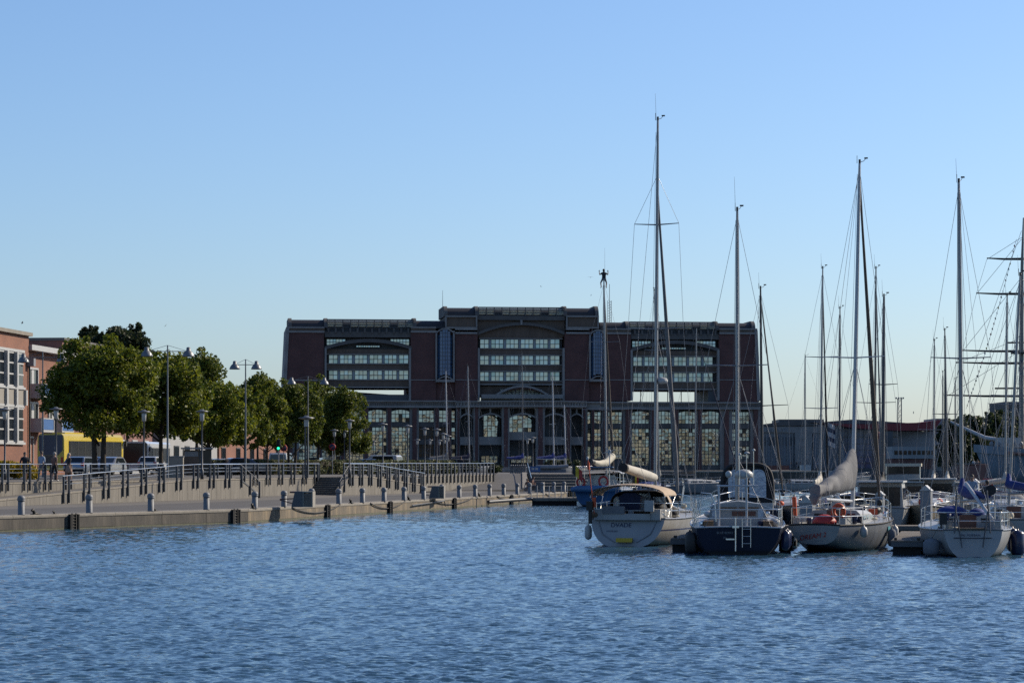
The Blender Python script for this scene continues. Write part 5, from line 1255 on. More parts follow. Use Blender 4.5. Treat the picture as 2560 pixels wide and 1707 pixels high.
# couple sitting on the quay edge far right
D = 237
person('person in white shorts sitting low near the gangway', (X_(1320, D), D, 0.86), R(150), sit(0.30), ['skin', 'cloth_brown', 'skin', 'cloth_white', 'skin', 'white'])
person('person leaning forward on the bench block near the gangway', (X_(1330, D+1), D+1, 0.86), R(-110), sit(0.48), ['skin', 'cloth_brown', 'skin', 'cloth_grey', 'skin', 'black'])
person('small person behind the far end of the terrace hedge', (X_(1152, 268), 268, 2.45), R(10), stand(0.08), ['skin', 'cloth_black', 'cloth_black', 'cloth_grey', 'cloth_grey', 'black'])
# man at the blue yacht's masthead
J = sit(0.62)
for s, k in (('l', -1), ('r', 1)):
    J[s+'el'] = (k*.34, 0.10, 1.05); J[s+'wr'] = (k*.36, 0.16, 1.30); J[s+'ha'] = (k*.35, 0.18, 1.38)
    J[s+'kn'] = (k*.24, 0.20, 0.42); J[s+'an'] = (k*.20, 0.12, 0.06); J[s+'to'] = (k*.26, 0.22, 0.0)
MANJ = J
# ================================================================== BOATS
def hullp(name, bands, **k): return zband_mat(name, bands, **k)
AF = (0.02, 0.022, 0.028)
hullp('hull_ivory', [(-0.6, AF), (0.07, (0.2746, 0.2703, 0.2574)), (0.60, (0.03, 0.04, 0.1)), (0.66, (0.2746, 0.2703, 0.2574))], rough=0.4, coat=0.3)
hullp('hull_navy', [(-0.6, (0.012, 0.012, 0.014)), (0.10, (0.006, 0.011, 0.03))], rough=0.45, coat=0.4)
hullp('hull_pale', [(-0.6, (0.015, 0.015, 0.018)), (0.10, (0.15, 0.165, 0.19))], rough=0.35, coat=0.2)
hullp('hull_white', [(-0.6, AF), (0.06, (0.2831, 0.2831, 0.2788))], rough=0.4, coat=0.3)
hullp('hull_whiteblue', [(-0.6, AF), (0.06, (0.2831, 0.2831, 0.2788)), (0.78, (0.03, 0.07, 0.121)), (0.86, (0.2831, 0.2831, 0.2788))], rough=0.4, coat=0.3)
hullp('hull_blue', [(-0.6, (0.012, 0.012, 0.02)), (0.12, (0.01, 0.065, 0.165)), (1.5, (0.1716, 0.1802, 0.193))], rough=0.4, coat=0.4)
hullp('hull_grey', [(-0.6, AF), (0.08, (0.143, 0.154, 0.1705))], rough=0.35, coat=0.2)
hullp('hull_cream', [(-0.6, (0.1, 0.02, 0.02)), (0.06, (0.2359, 0.2145, 0.1716))], rough=0.35)
hullp('hull_ship', [(-0.6, (0.1, 0.02, 0.02)), (0.5, (0.1802, 0.2145, 0.2488))], rough=0.5, var=0.1)

class Boat:
    def __init__(s, label, xs, D, hd, L, B, fs, fb, paint, trans=None, tw=0.72, rake=0.0, bow=0.6, trz=-0.02, e1=0.5, deck='gelcoat', toe='alu', name='sailing_yacht', cat='sailboat', group='yachts moored in the marina', dip=0.06, X=None):
        s.L, s.B, s.fs, s.fb, s.tw, s.rake, s.bow, s.dip = L, B, fs, fb, tw, rake, bow, dip
        s.pos = Vector((X_(xs, D) if X is None else X, D, 0)); s.hd = R(hd)
        s.t = thing(name, label, cat, s.pos, -s.hd, group)
        N, M = 16, 7; rings = []
        for i in range(N+1):
            u = i/N; b = s.hb(u); zs = s.sheer(u)
            zk = trz + (-0.5-trz)*math.sin(min(1, u/0.5)*math.pi/2)**1.2 if u < 0.5 else -0.5 + 0.45*((u-0.5)/0.5)**3
            half = []
            for j in range(M+1):
                a = j/M*math.pi/2; half.append((b*max(0.0, math.cos(a))**e1, zs-(zs-zk)*math.sin(a)**1.25))
            ring = [(-x, s.yy(u, z), z) for x, z in half] + [(x, s.yy(u, z), z) for x, z in half[::-1][1:]]
            rings.append(ring)
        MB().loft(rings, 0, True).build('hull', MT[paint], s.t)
        r0 = rings[0]; c = (0, s.yy(0, fs*0.6)-0.002, fs*0.6)
        MB().add([(x, y-0.004, z) for x, y, z in r0], [tuple(range(len(r0)))]).build('transom', MT[trans or paint], s.t)
        db = MB(); 
        db.loft([[(-s.hb(i/N), s.yy(i/N, s.sheer(i/N)), s.sheer(i/N)), (0, s.yy(i/N, s.sheer(i/N)), s.sheer(i/N)+0.05), (s.hb(i/N), s.yy(i/N, s.sheer(i/N)), s.sheer(i/N))] for i in range(N+1)], 0, True)
        db.build('deck', MT[deck], s.t)
        for sd in (-1, 1):
            MB().path([(sd*(s.hb(i/N)+0.012), s.yy(i/N, s.sheer(i/N)), s.sheer(i/N)+0.005) for i in range(N+1)], 0.032, 5).build('toe_rail', MT[toe], s.t)
        MB().path([(x*1.0, r0[0][1]-0.012, fs+0.005+0.04*(1-(x/max(0.01, s.hb(0)))**2)) for x in np.linspace(-s.hb(0), s.hb(0), 7)], 0.032, 5).build('toe_rail', MT[toe], s.t)
    def hb(s, u):
        B2 = s.B/2
        if u < 0.42: k = u/0.42; return B2*(s.tw + (1-s.tw)*math.sin(k*math.pi/2))
        return max(0.025, B2*(1-((u-0.42)/0.58)**2.3))
    def sheer(s, u): return s.fs + (s.fb-s.fs)*u**1.7 - s.dip*math.sin(u*math.pi)
    def yy(s, u, z): return u*s.L + s.bow*max(-0.2, z/s.fb)*u**7 - s.rake*(z/s.fs)*(1-u)**6
    def edge(s, u, inset=0.06, dz=0): z = s.sheer(u); return Vector((s.hb(u)-inset, s.yy(u, z), z+dz))
    def add2(s, name, mb, m):
        for i in range(0, len(mb.v), 8):
            q = MB(); q.add(mb.v[i:i+8], [(0,3,2,1),(4,5,6,7),(0,1,5,4),(1,2,6,5),(2,3,7,6),(3,0,4,7)]); s.add(name, q, m)
    def add(s, name, mb, m): return mb.build(name, MT[m] if isinstance(m, str) else [MT[q] for q in m], s.t)
    def rails(s, h=0.62, push=True, pul=True, life=True, m='inox', u0=0.02):
        def E(u, sd, dz): p = s.edge(u, 0.07, dz); return (sd*p.x, p.y, p.z)
        if push:
            mb = MB()
            for hh in (h, h*0.52):
                pts = [E(0.20, 1, hh), E(0.12, 1, hh), E(0.05, 1, hh), E(0.015, 1, hh)]; pts = pts + [(-p[0], p[1], p[2]) for p in pts[::-1]]
                mb.path(pts, 0.016, 5)
            for u in (0.015, 0.10, 0.20):
                for sd in (-1, 1): mb.tube(E(u, sd, 0), E(u, sd, h), 0.016, n=5)
            s.add('stern_rail', mb, m)
        if pul:
            mb = MB()
            for hh in (h, h*0.5):
                pts = [E(0.82, 1, hh), E(0.92, 1, hh), E(0.985, 1, hh)]; pts = pts + [(-p[0], p[1], p[2]) for p in pts[::-1]]
                mb.path(pts, 0.016, 5)
            for u in (0.84, 0.95):
                for sd in (-1, 1): mb.tube(E(u, sd, 0), E(u, sd, h), 0.016, n=5)
            s.add('bow_rail', mb, m)
        if life:
            for sd in (-1, 1):
                mb = MB()
                us = [0.20, 0.32, 0.44, 0.56, 0.68, 0.82]
                for u in us[1:-1]: mb.tube(E(u, sd, 0), E(u, sd, h), 0.012, n=5)
                for hh in (h-0.01, h*0.5): mb.path([E(u, sd, hh) for u in us], 0.006, 4)
                s.add('lifeline', mb, m)
    def cabin(s, y0, y1, w0, w1, h, m='gelcoat', z=None, back='mahogany', win=True, hatch=True, wz=0.45):
        zb = (s.sheer((y0+y1)/2/s.L) if z is None else z) - 0.02
        r = []
        for y, w, hh in ((y0, w0, h), (y0+0.1, w0, h), ((y0+y1)/2, (w0*0.6+w1*0.4), h*0.95), (y1-0.6, w1, h*0.72), (y1, w1*0.82, 0.06)):
            r.append([(-w/2, y, zb), (-w/2*0.93, y, zb+hh*0.7), (-w/2*0.80, y, zb+hh*0.95), (0, y, zb+hh*1.06), (w/2*0.80, y, zb+hh*0.95), (w/2*0.93, y, zb+hh*0.7), (w/2, y, zb)])
        c = s.add('cabin', MB().loft(r, 0, False, False, True), m)
        if back: MB().box(-0.30, 0.30, y0-0.025, y0-0.004, zb+0.0, zb+h*0.98).build('companionway', MT[back], c)
        if win:
            n = 3
            for sd in (-1, 1):
                for i in range(n):
                    ya = y0+0.5+i*(y1-y0-1.6)/n; yb = ya+(y1-y0-1.6)/n*0.78
                    wa = w0+(w1-w0)*((ya-y0)/(y1-y0)); wb = w0+(w1-w0)*((yb-y0)/(y1-y0))
                    q = [(sd*(wa/2*0.985+0.012), ya, zb+h*0.28), (sd*(wb/2*0.985+0.012), yb, zb+h*0.28), (sd*(wb/2*0.95+0.012), yb, zb+h*0.58), (sd*(wa/2*0.95+0.012), ya, zb+h*0.58)]
                    MB().extr(q, (sd*0.01, 0, 0)).build('cabin_window', MT['glassdark'], c)
            for sd in (-1, 1):
                MB().box(sd*w0*0.30-0.16, sd*w0*0.30+0.16, y0-0.022, y0-0.004, zb+h*0.45, zb+h*0.72).build('cabin_window', MT['glassdark'], c)
        return c
    def mast(s, y, ztop, base=None, r=0.085, m='alu', spread=(), lean=(0, 0), forestay=True, backstay=True, genoa=None, genoa_r=0.07, boom=None, cover=None, gear=True, wire=0.0075, fs_top=1.0, boom_z=0.95, antenna=1.2, bdir=0.0):
        zb = (s.sheer(y/s.L)+0.05) if base is None else base; H = ztop-zb
        def at(f): return Vector((lean[0]*f, y+lean[1]*f, zb+H*f))
        mo = s.add('mast', MB().path([at(0), at(0.5), at(0.85), at(1)], [r, r, r*0.85, r*0.6], 10, ex=0.75), m)
        wires = MB(); sh = []
        ch = s.hb(min(0.95, y/s.L))-0.05; zc = s.sheer(y/s.L)
        for f, half in spread:
            p = at(f)
            for sd in (-1, 1):
                tip = p + Vector((sd*half, -0.12*half, 0.04)); MB().path([p, tip], [0.032, 0.018], 5).build('spreader', MT[m], mo)
        for sd in (-1, 1):
            pts = [at(0.985 if fs_top > 0.95 else fs_top)] + [at(f)+Vector((sd*half, -0.12*half, 0.04)) for f, half in sorted(spread, reverse=True)] + [Vector((sd*ch, y, zc))]
            wires.path(pts, wire, 4, cap=False)
            if spread:
                f1 = min(f for f, h in spread); wires.path([at(f1-0.01), Vector((sd*ch, y-0.35, zc))], wire, 4, cap=False); wires.path([at(f1-0.01), Vector((sd*ch*0.95, y+0.4, zc))], wire, 4, cap=False)
        bowp = Vector((0, s.yy(1, s.fb)-0.15, s.fb+0.03))
        if forestay: wires.path([at(fs_top), bowp], wire, 4, cap=False)
        if backstay:
            for sd in (-1, 1): wires.path([at(1), Vector((0, s.L*0.08, zb+H*0.2)), Vector((sd*s.hb(0)*0.8, s.yy(0, s.fs)+0.05, s.fs))], wire, 4, cap=False)
        # halyards
        for dx in (-0.12, 0.10): wires.path([at(0.97)+Vector((dx*0.5, -0.1, 0)), at(0.0)+Vector((dx*1.6, -0.12, 0.2))], wire*0.9, 4, cap=False)
        wires.build('rigging', MT['wire'], s.t)
        if genoa:
            a, b = at(fs_top*0.96), bowp; n = 9; pts = [a.lerp(b, 0.02+0.93*i/n) for i in range(n+1)]
            rr = [genoa_r*(0.35+0.65*min(1, i/n*1.25)) for i in range(n+1)]; rr[-1] *= 0.5
            s.add('furled_genoa', MB().path(pts, rr, 8), genoa)
            s.add('furler_drum', MB().lathe([(0.03, -0.12), (0.11, -0.10), (0.11, 0.08), (0.03, 0.12)], tuple(bowp.lerp(a, 0.03)), 9), 'black')
        if boom:
            bz = zb+boom_z; e = Vector((math.sin(bdir)*boom, y-0.15-math.cos(bdir)*boom, bz+0.12)); s0 = Vector((0, y-0.12, bz))
            s.add('boom', MB().path([s0, e], 0.06, 8), m)
            if cover:
                n = 8; pts = []; rr = []
                for i in range(n+1):
                    f = i/n; pts.append(s0.lerp(e, f*0.96)+Vector((0, 0, 0.12+0.28*(1-f)**2))); rr.append(0.13+0.16*(1-f)**1.5)
                pts.insert(0, s0+Vector((0, 0.02, 0.85))); rr.insert(0, 0.10)
                s.add('sail_cover', MB().path(pts, rr, 9, ex=0.62), cover)
            w2 = MB(); w2.path([at(1), e], wire*0.8, 4, cap=False); w2.build('topping_lift', MT['wire'], s.t)
        if gear:
            top = at(1); g = MB(); g.tube(top, top+Vector((0, 0, 0.16)), 0.045, n=7); g.path([top+Vector((0, 0.02, 0.05)), top+Vector((0.10, 0.25, 0.12)), top+Vector((0.16, 0.33, 0.22))], 0.012, 4); g.cbox(top+Vector((0.17, 0.34, 0.24)), (0.14, 0.02, 0.06)); g.tube(top+Vector((-0.08, -0.1, 0)), top+Vector((-0.08, -0.1, 0.3)), 0.01, n=4)
            g.build('masthead_gear', MT['alublack'], mo)
            if antenna: MB().tube(top+Vector((-0.07, 0, 0)), top+Vector((-0.11, 0, antenna)), 0.008, 0.004, 4).build('whip_aerial', MT['wire'], mo)
        s.mast_at = at; return mo
    def hood(s, y0, y1, w, h, m, frame='alublack', z=None, glaze=True, zoff=0.0):
        z = s.sheer(y0/s.L)+0.02 if z is None else z
        rings = []
        for f, hh, ww in ((0, 1.0, 1.0), (0.35, 1.02, 1.0), (0.75, 0.72, 0.97), (1.0, 0.12, 0.92)):
            y = y0+(y1-y0)*f; rings.append([(w/2*ww*math.copysign(min(1, abs(math.cos(a)))**0.45, math.cos(a)), y, z+h*hh*max(0, math.sin(a))**0.6) for a in [math.pi*k/12 for k in range(13)]])
        o = s.add('sprayhood', MB().loft(rings, 0, True), m)
        MB().path(rings[0], 0.02, 5).build('hood_frame', MT['inox'], o)
        return o
    def fender(s, u, sd, h=0.62, r=0.13, m='white', drop=0.15, y=None):
        p = s.edge(u, -r*0.9); zt = p.z-drop
        o = s.add('fender', MB().lathe([(0.01, 0), (r*0.7, 0.04), (r, 0.14), (r, h-0.14), (r*0.7, h-0.04), (0.03, h), (0.03, h+0.05)], (sd*p.x, p.y, zt-h), 10), m)
        MB().tube((sd*p.x, p.y, zt), (sd*(p.x-r*1.2), p.y, p.z+0.3), 0.008, n=4).build('fender_rope', MT['rope'], o)
def lettering(parent, text, loc, size, m, rot=(R(90), 0, 0), shear=0.0, sx=1.0, name='name_lettering'):
    cu = bpy.data.curves.new(name, 'FONT'); cu.body = text; cu.size = size; cu.align_x = 'CENTER'; cu.align_y = 'CENTER'; cu.extrude = 0.002; cu.shear = shear
    o = bpy.data.objects.new(name, cu); C.objects.link(o); o.parent = parent; o.location = loc; o.rotation_euler = rot; o.scale = (sx, 1, 1); cu.materials.append(MT[m])
    dg = bpy.context.evaluated_depsgraph_get(); dg.update(); m2 = bpy.data.meshes.new_from_object(o.evaluated_get(dg)); bpy.data.objects.remove(o)
    o = bpy.data.objects.new(name, m2); C.objects.link(o); o.parent = parent; o.location = loc; o.rotation_euler = rot; o.scale = (sx, 1, 1); return o
def mast_top(b, y, ytop):   # world height of a masthead seen at photo row ytop
    D = b.pos.y + y*math.cos(b.hd); return Z_(ytop, D)
def lifering(label, loc, m, rz=0, r=0.27, horseshoe=True):
    a = np.linspace(R(-60), R(240), 15) if horseshoe else np.linspace(0, 2*math.pi, 18)[:-1]
    mb = MB().path([(r*math.cos(t), 0, r*1.15*math.sin(t)) for t in a], 0.085, 8, closed=not horseshoe)
    o = mb.build('lifebuoy', MT[m], None, loc, rz); return tag(o, label, 'lifebuoy', 'lifebuoys on the boats')

# ---- F1: ivory cruiser with tan bimini
b = Boat('ivory cruising yacht with tan bimini, leftmost of the front row', 1563, 103.5, 14, 11.4, 3.75, 1.10, 1.35, 'hull_ivory', 'gelcoat', tw=0.80, rake=-0.55, trz=-0.06, e1=0.60)
b.rails(0.62); b.cabin(3.6, 8.6, 2.3, 1.5, 0.50)
F1 = b; zt = mast_top(b, 6.3, 302)
b.mast(6.3, zt, spread=((0.47, 1.18), (0.735, 0.95)), genoa='canvas_grey', genoa_r=0.11, lean=(0.12, 0), fs_top=0.86, antenna=1.15, r=0.10)
# boom with rolled pale sail, swung out to the left
m0 = Vector((0, 6.1, 2.72)); e0 = Vector((-0.35, 1.6, 3.12))
b.add('boom_roll', MB().path([m0.lerp(e0, i/6) for i in range(7)], [0.17, 0.19, 0.20, 0.20, 0.19, 0.18, 0.17], 10), 'sailcloth'); b.add('boom_end', MB().path([e0, e0+(e0-m0).normalized()*0.2], 0.19, 10), 'canvas_black')
b.add('radar_dome', MB().lathe([(0.05, -0.13), (0.24, -0.10), (0.26, 0.02), (0.2, 0.12), (0.02, 0.16)], (0.25, 6.5, Z_(952, 109.7)), 12), 'white')
def arch_sheet(y0, y1, w, z0, h, k=12, bow_=0.0):
    rr = []
    for f in (0, 0.25, 0.5, 0.75, 1.0):
        y = y0+(y1-y0)*f; s_ = 1-0.25*(2*f-1)**2*0.4
        rr.append([(w/2*math.cos(a), y, z0+h*s_*math.sin(a)**0.8) for a in [math.pi*(0.02+0.96*j/k) for j in range(k+1)]])
    m = MB().loft(rr, 0, True); m.loft([[(x, y, z-0.03) for x, y, z in g] for g in rr][::-1], 0, True); return m
b.add('bimini_top', arch_sheet(0.3, 2.9, 3.1, 1.98, 0.52), 'canvas_tan')
fr = MB()
for y in (0.45, 1.6, 2.8): fr.path([(1.5*math.cos(a), y*0.5+0.8, 1.1) if False else (1.52*math.cos(a), y, 1.95+0.5*math.sin(a)**0.8) for a in [math.pi*j/10 for j in range(11)]], 0.018, 5)
for sd in (-1, 1):
    for y in (0.45, 2.8): fr.tube((sd*1.5, y, 1.97), (sd*1.42, 1.6, 1.15), 0.016, n=5)
b.add('bimini_frame', fr, 'inox')
hd_ = b.hood(3.0, 4.5, 2.55, 1.05, 'canvas_tan', z=1.12)
hb = MB()
for w_, y_ in ((2.5, 3.0),): hb.path([(w_/2*math.copysign(abs(math.cos(a))**0.45, math.cos(a)), y_-0.02, 1.12+1.05*max(0, math.sin(a))**0.6) for a in [math.pi*j/14 for j in range(15)]], 0.045, 6)
for x in (-0.45, 0.48): hb.path([(x, 2.97, 1.25), (x, 2.97, 2.15)], 0.04, 5)
hb.build('hood_bars', MT['canvas_black'], hd_)
for xa, xb in ((-1.12, -0.50), (-0.40, 0.42), (0.53, 1.12)): MB().box(xa, xb, 3.06, 3.075, 1.40, 2.08 if abs(xa+xb) < 0.5 else 1.95).build('hood_window', MT['vinyl'], hd_)
MB().box(-1.2, 1.2, 3.08, 3.10, 1.1, 1.38).build('hood_apron', MT['canvas_brown'], hd_)
b.add2('cockpit_coaming', MB().box(-1.35, -0.95, 0.35, 3.1, 1.05, 1.48).box(0.95, 1.35, 0.35, 3.1, 1.05, 1.48).box(-0.95, 0.95, 0.30, 0.55, 1.05, 1.30), 'gelcoat')
b.add('wheel_cover', MB().extr([(-0.42, 1.05, 1.45), (0.36, 1.05, 1.45), (0.44, 1.05, 2.0), (0.2, 1.05, 2.12), (-0.25, 1.05, 2.12), (-0.48, 1.05, 1.98)], (0, 0.3, 0)), 'canvas_navy')
b.add('helm_pedestal', MB().lathe([(0.2, 0), (0.12, 0.1), (0.1, 0.55)], (0, 1.2, 1.05), 8), 'gelcoat')
b.add('liferaft_case', MB().cbox((0.95, 0.12, 1.62), (0.36, 0.26, 0.44), R(5)), 'gelcoat')
b.add('stern_cushion', MB().box(-0.98, -0.1, 0.25, 0.5, 1.3, 1.6), 'canvas_grey')
b.add('yellow_tread', MB().box(-0.35, 0.30, -0.14, 0.06, 0.18, 0.34), 'yellow')
b.add('outboard_motor', MB().cbox((-1.42, -0.05, 1.62), (0.24, 0.34, 0.36), 0).cbox((-1.42, -0.02, 1.2), (0.12, 0.16, 0.6)), 'black')
b.add('danbuoy', MB().tube((-1.28, 0.1, 1.3), (-1.52, 0.0, 3.45), 0.018, n=5).path([(-1.48, 0.0, 3.05), (-1.5, 0, 3.35)], 0.05, 6), 'orange'); b.add('danbuoy_float', MB().path([(-1.25, 0.02, 1.55), (-1.27, 0.02, 1.95)], [0.07, 0.075], 8), 'orange'); b.add('danbuoy_light', MB().ell((-1.53, 0.0, 3.5), (0.05, 0.05, 0.08)), 'white')
b.add('deck_bags', MB().ell((0.95, 2.2, 1.45), (0.35, 0.6, 0.3)).ell((1.3, 3.4, 1.3), (0.25, 0.5, 0.25)), 'canvas_black')
b.fender(0.03, -1, 0.60, 0.15, 'white', 0.26); b.fender(0.55, 1, 0.6, 0.13, 'white', 0.2); b.fender(0.68, 1, 0.6, 0.13, 'white', 0.2)
ty = b.yy(0, 0.8)
lettering(b.t, 'DVADE', (-0.25, b.yy(0, 0.84)-0.02, 0.84), 0.26, 'navy', (R(90-24), 0, 0))
lettering(b.t, 'OOSTENDE', (-0.6, b.yy(0, 0.62)-0.02, 0.60), 0.09, 'navy', (R(90-24), 0, 0), name='port_lettering')
tr_ = MB()
for sd in (-1, 1): tr_.path([(sd*1.18, b.yy(0, 1.0)-0.02, 0.98), (sd*0.98, b.yy(0, .5)-0.03, 0.5), (sd*0.45, b.yy(0, .2)-0.03, 0.16)], 0.02, 5)
b.add('transom_moulding', tr_, 'greypaint')

# ---- F2: navy hulled yacht with wheelhouse and gantry
b = Boat('navy blue hulled yacht with white wheelhouse, second in front row', 1846, 93.6, 4.5, 11.0, 3.5, 0.98, 1.55, 'hull_navy', None, tw=0.86, rake=0.10, trz=-0.2, e1=0.62, toe='aluwhite')
F2 = b; b.rails(0.66)
zt = mast_top(b, 5.2, 528)
b.mast(5.2, zt, spread=((0.50, 1.18),), r=0.10, genoa=None, antenna=1.3, boom=None)
b.cabin(2.3, 7.6, 2.2, 1.5, 0.75, back=None, win=False)
wh = b.add('wheelhouse', MB().loft([[(-1.05, y, 1.0), (-0.98, y, 1.55), (-0.80, y, 1.82), (0, y, 1.92), (0.80, y, 1.82), (0.98, y, 1.55), (1.05, y, 1.0)] for y in (1.7, 3.4)], 0, False, False, True), 'gelcoat')
for i in range(4): MB().box(-0.22+i*0.22, -0.02+i*0.22, 1.67, 1.692, 1.38, 1.55).build('rear_window', MT['mahogany'], wh)
MB().box(0.72, 0.93, 1.67, 1.692, 1.32, 1.62).build('rear_window', MT['vinyl'], wh); MB().box(-0.95, -0.7, 1.67, 1.692, 1.32, 1.62).build('rear_window', MT['vinyl'], wh)
MB().box(-0.75, -0.05, 1.55, 1.69, 1.66, 1.70).box(0.05, 0.75, 1.55, 1.69, 1.66, 1.70).build('roof_rail', MT['teak'], wh)
g = MB(); zg = Z_(1214, 93.9)
for x in (-0.70, 0.33): g.path([(x, 0.25, 0.98), (x, 0.25, zg)], 0.05, 7)
b.add('gantry_post', MB().path([(-0.70, 0.25, 0.98), (-0.70, 0.25, zg)], 0.045, 7), 'aluwhite'); b.add('gantry_post', MB().path([(0.30, 0.25, 0.98), (0.30, 0.25, zg+0.30)], 0.045, 7), 'aluwhite')
b.add('gantry_bar', MB().path([(-0.78, 0.25, zg), (0.72, 0.25, zg)], 0.035, 7), 'aluwhite')
for x, h, r in ((0.05, 1.1, 0.05), (0.30, 1.15, 0.10), (0.55, 1.25, 0.06)):
    o = b.add('aerial_pole', MB().tube((x, 0.25, zg), (x, 0.25, zg+h), 0.014, n=5), 'inox'); MB().lathe([(0.01, 0), (r, 0.01), (r, 0.05), (0.01, 0.09)], (x, 0.25, zg+h), 9).build('aerial_cap', MT['white'], o)
b.add('satellite_dome', MB().lathe([(0.05, -0.1), (0.32, -0.06), (0.34, 0.1), (0.2, 0.22), (0.02, 0.25)], (0.2, 0.6, zg+0.35), 14), 'white'); b.add('gps_dome', MB().ell((-0.35, 0.3, zg+0.42), (0.12, 0.12, 0.13)).tube((-0.35, 0.3, zg), (-0.35, 0.3, zg+0.35), 0.02), 'white')
ld = MB()
for x in (0.14, 0.44): ld.tube((x, b.yy(0, 0.3)-0.12, 0.28), (x, b.yy(0, 1)-0.06, 1.30), 0.018, n=5)
for z in (0.42, 0.68, 0.94, 1.2): ld.tube((0.14, -0.16, z), (0.44, -0.16, z), 0.014, n=5)
b.add('boarding_ladder', ld, 'inox'); b.add('wind_vane_gear', MB().tube((-0.10, -0.22, 0.15), (-0.10, -0.22, 1.35), 0.03, n=6).box(-0.45, -0.14, -0.24, -0.20, 0.55, 0.60).cbox((-0.10, -0.2, 1.02), (0.24, 0.1, 0.08)), 'inox')
b.fender(0.05, 1, 0.72, 0.17, 'navy', 0.10); b.fender(0.15, 1, 0.70, 0.17, 'navy', 0.08); b.fender(0.02, -1, 0.8, 0.2, 'black', 0.15); b.fender(0.12, -1, 0.7, 0.17, 'black', 0.15)
b.add('davit_hoop', MB().path([(-1.35, 0.2, zg-0.25), (-1.0, 0.2, zg-0.28), (-0.85, 0.2, zg-0.6), (-0.80, 0.2, 1.2)], 0.025, 6), 'inox')
b.add2('cockpit_coaming', MB().box(-1.25, -0.9, 0.3, 1.7, 0.98, 1.22).box(0.9, 1.25, 0.3, 1.7, 0.98, 1.22), 'teak')
lettering(b.t, 'BLUE BERRY', (-0.48, b.yy(0, .78)-0.02, 0.80), 0.11, 'greypaint'); lettering(b.t, 'DK', (-0.48, b.yy(0, .6)-0.02, 0.62), 0.09, 'greypaint', name='port_lettering')

# ---- F3: pale grey classic with white transom
b = Boat('pale grey yacht with white wineglass transom and red name, third in front row', 2041, 96.2, 21.5, 9.6, 3.15, 1.02, 1.30, 'hull_pale', 'gelcoat', tw=0.60, rake=0.28, trz=0.30, e1=0.58, toe='canvas_black')
F3 = b; b.rails(0.64)
b.cabin(2.7, 6.8, 2.1, 1.35, 0.52, back='mahogany', wz=0.4)
zt = mast_top(b, 5.4, 410)
b.mast(5.4, zt, spread=((0.455, 1.2),), r=0.105, m='aluwhite', genoa='canvas_brown', genoa_r=0.10, lean=(0.30, 0), antenna=0, boom=3.9, cover=None, boom_z=0.72)
# big stowed mainsail under a grey cover, tall at the mast
rq = random.Random(12); rings = []; n = 16
for i in range(n+1):
    f = i/n; y = 5.05-3.7*f; zb_ = 2.25-0.22*f; zt_ = 2.50+1.40*(1-f)**1.7+0.05*math.sin(f*21); w = 0.20+0.10*math.sin(f*math.pi)+0.03*math.sin(f*33); ring = []
    for k in range(14):
        a = 2*math.pi*k/14; ww = w*(1+0.18*math.sin(3*a+f*17)); h = (zt_-zb_)/2; ring.append((0.10-0.5*f+ww*math.cos(a)+rq.uniform(-0.02, 0.02), y+rq.uniform(-0.04, 0.04), zb_+h+h*math.sin(a)+rq.uniform(-0.02, 0.02)))
    rings.append(ring)
b.add('sail_cover', MB().loft(rings, 0, True, True, True), 'canvas_grey')
b.add('loose_sail', MB().path([(-0.38, 1.6, 2.15), (-0.48, 1.4, 1.98), (-0.45, 1.45, 1.75)], [0.2, 0.2, 0.08], 9), 'canvas_grey')
b.add('red_tender', MB().lathe([(0.46, 0), (0.44, 0.16), (0.34, 0.30), (0.12, 0.38), (0.01, 0.39)], (0.16, 0.55, 1.02), 16), 'red')
b.add('danbuoy', MB().path([(-0.85, 0.15, 1.35), (-0.88, 0.1, 2.05)], [0.075, 0.085], 9), 'orange'); b.add('danbuoy_cap', MB().path([(-0.88, 0.1, 2.06), (-0.89, 0.1, 2.14)], 0.06, 8), 'cream')
b.add('winch', MB().lathe([(0.1, 0), (0.08, 0.1), (0.12, 0.22)], (-0.5, 0.9, 1.05), 10), 'navy'); b.add('winch', MB().lathe([(0.1, 0), (0.08, 0.12), (0.15, 0.3)], (1.05, 1.6, 1.05), 10), 'navy')
b.add2('cockpit_coaming', MB().box(-1.0, -0.75, 0.4, 2.7, 1.0, 1.28).box(0.75, 1.0, 0.4, 2.7, 1.0, 1.28), 'gelcoat')
b.fender(0.16, 1, 0.42, 0.15, 'white', 0.05); b.fender(0.50, 1, 0.7, 0.17, 'cloth_grey', 0.25); b.fender(0.62, 1, 0.6, 0.14, 'white', 0.2); b.fender(0.06, -1, 0.85, 0.24, 'black', 0.25)
lettering(b.t, 'DREAM 2', (-0.10, b.yy(0, 0.62)-0.03, 0.60), 0.25, 'red', (R(90+14), R(-8), 0), 0.35)
lettering(b.t, 'K.06F7', (1.24, 2.0, 0.80), 0.11, 'navy', (R(90), 0, R(80)), name='registration')
b.add('green_placard', MB().box(b.hb(0.52)+0.0, b.hb(0.52)+0.025, 4.8, 5.15, 0.62, 0.88), 'teal')
tf = b.t.matrix_basis
lifering('orange horseshoe lifebuoy on the rail of the pale grey yacht', tf @ Vector((0.72, 0.45, 1.52)), 'orange', -F3.hd, 0.20)
b.add('spray_dodger', MB().extr([(-0.62, 4.2, 1.6), (-0.1, 4.2, 1.6), (-0.1, 4.2, 1.75), (-0.35, 4.2, 2.05)], (0, 0.5, 0)), 'white')

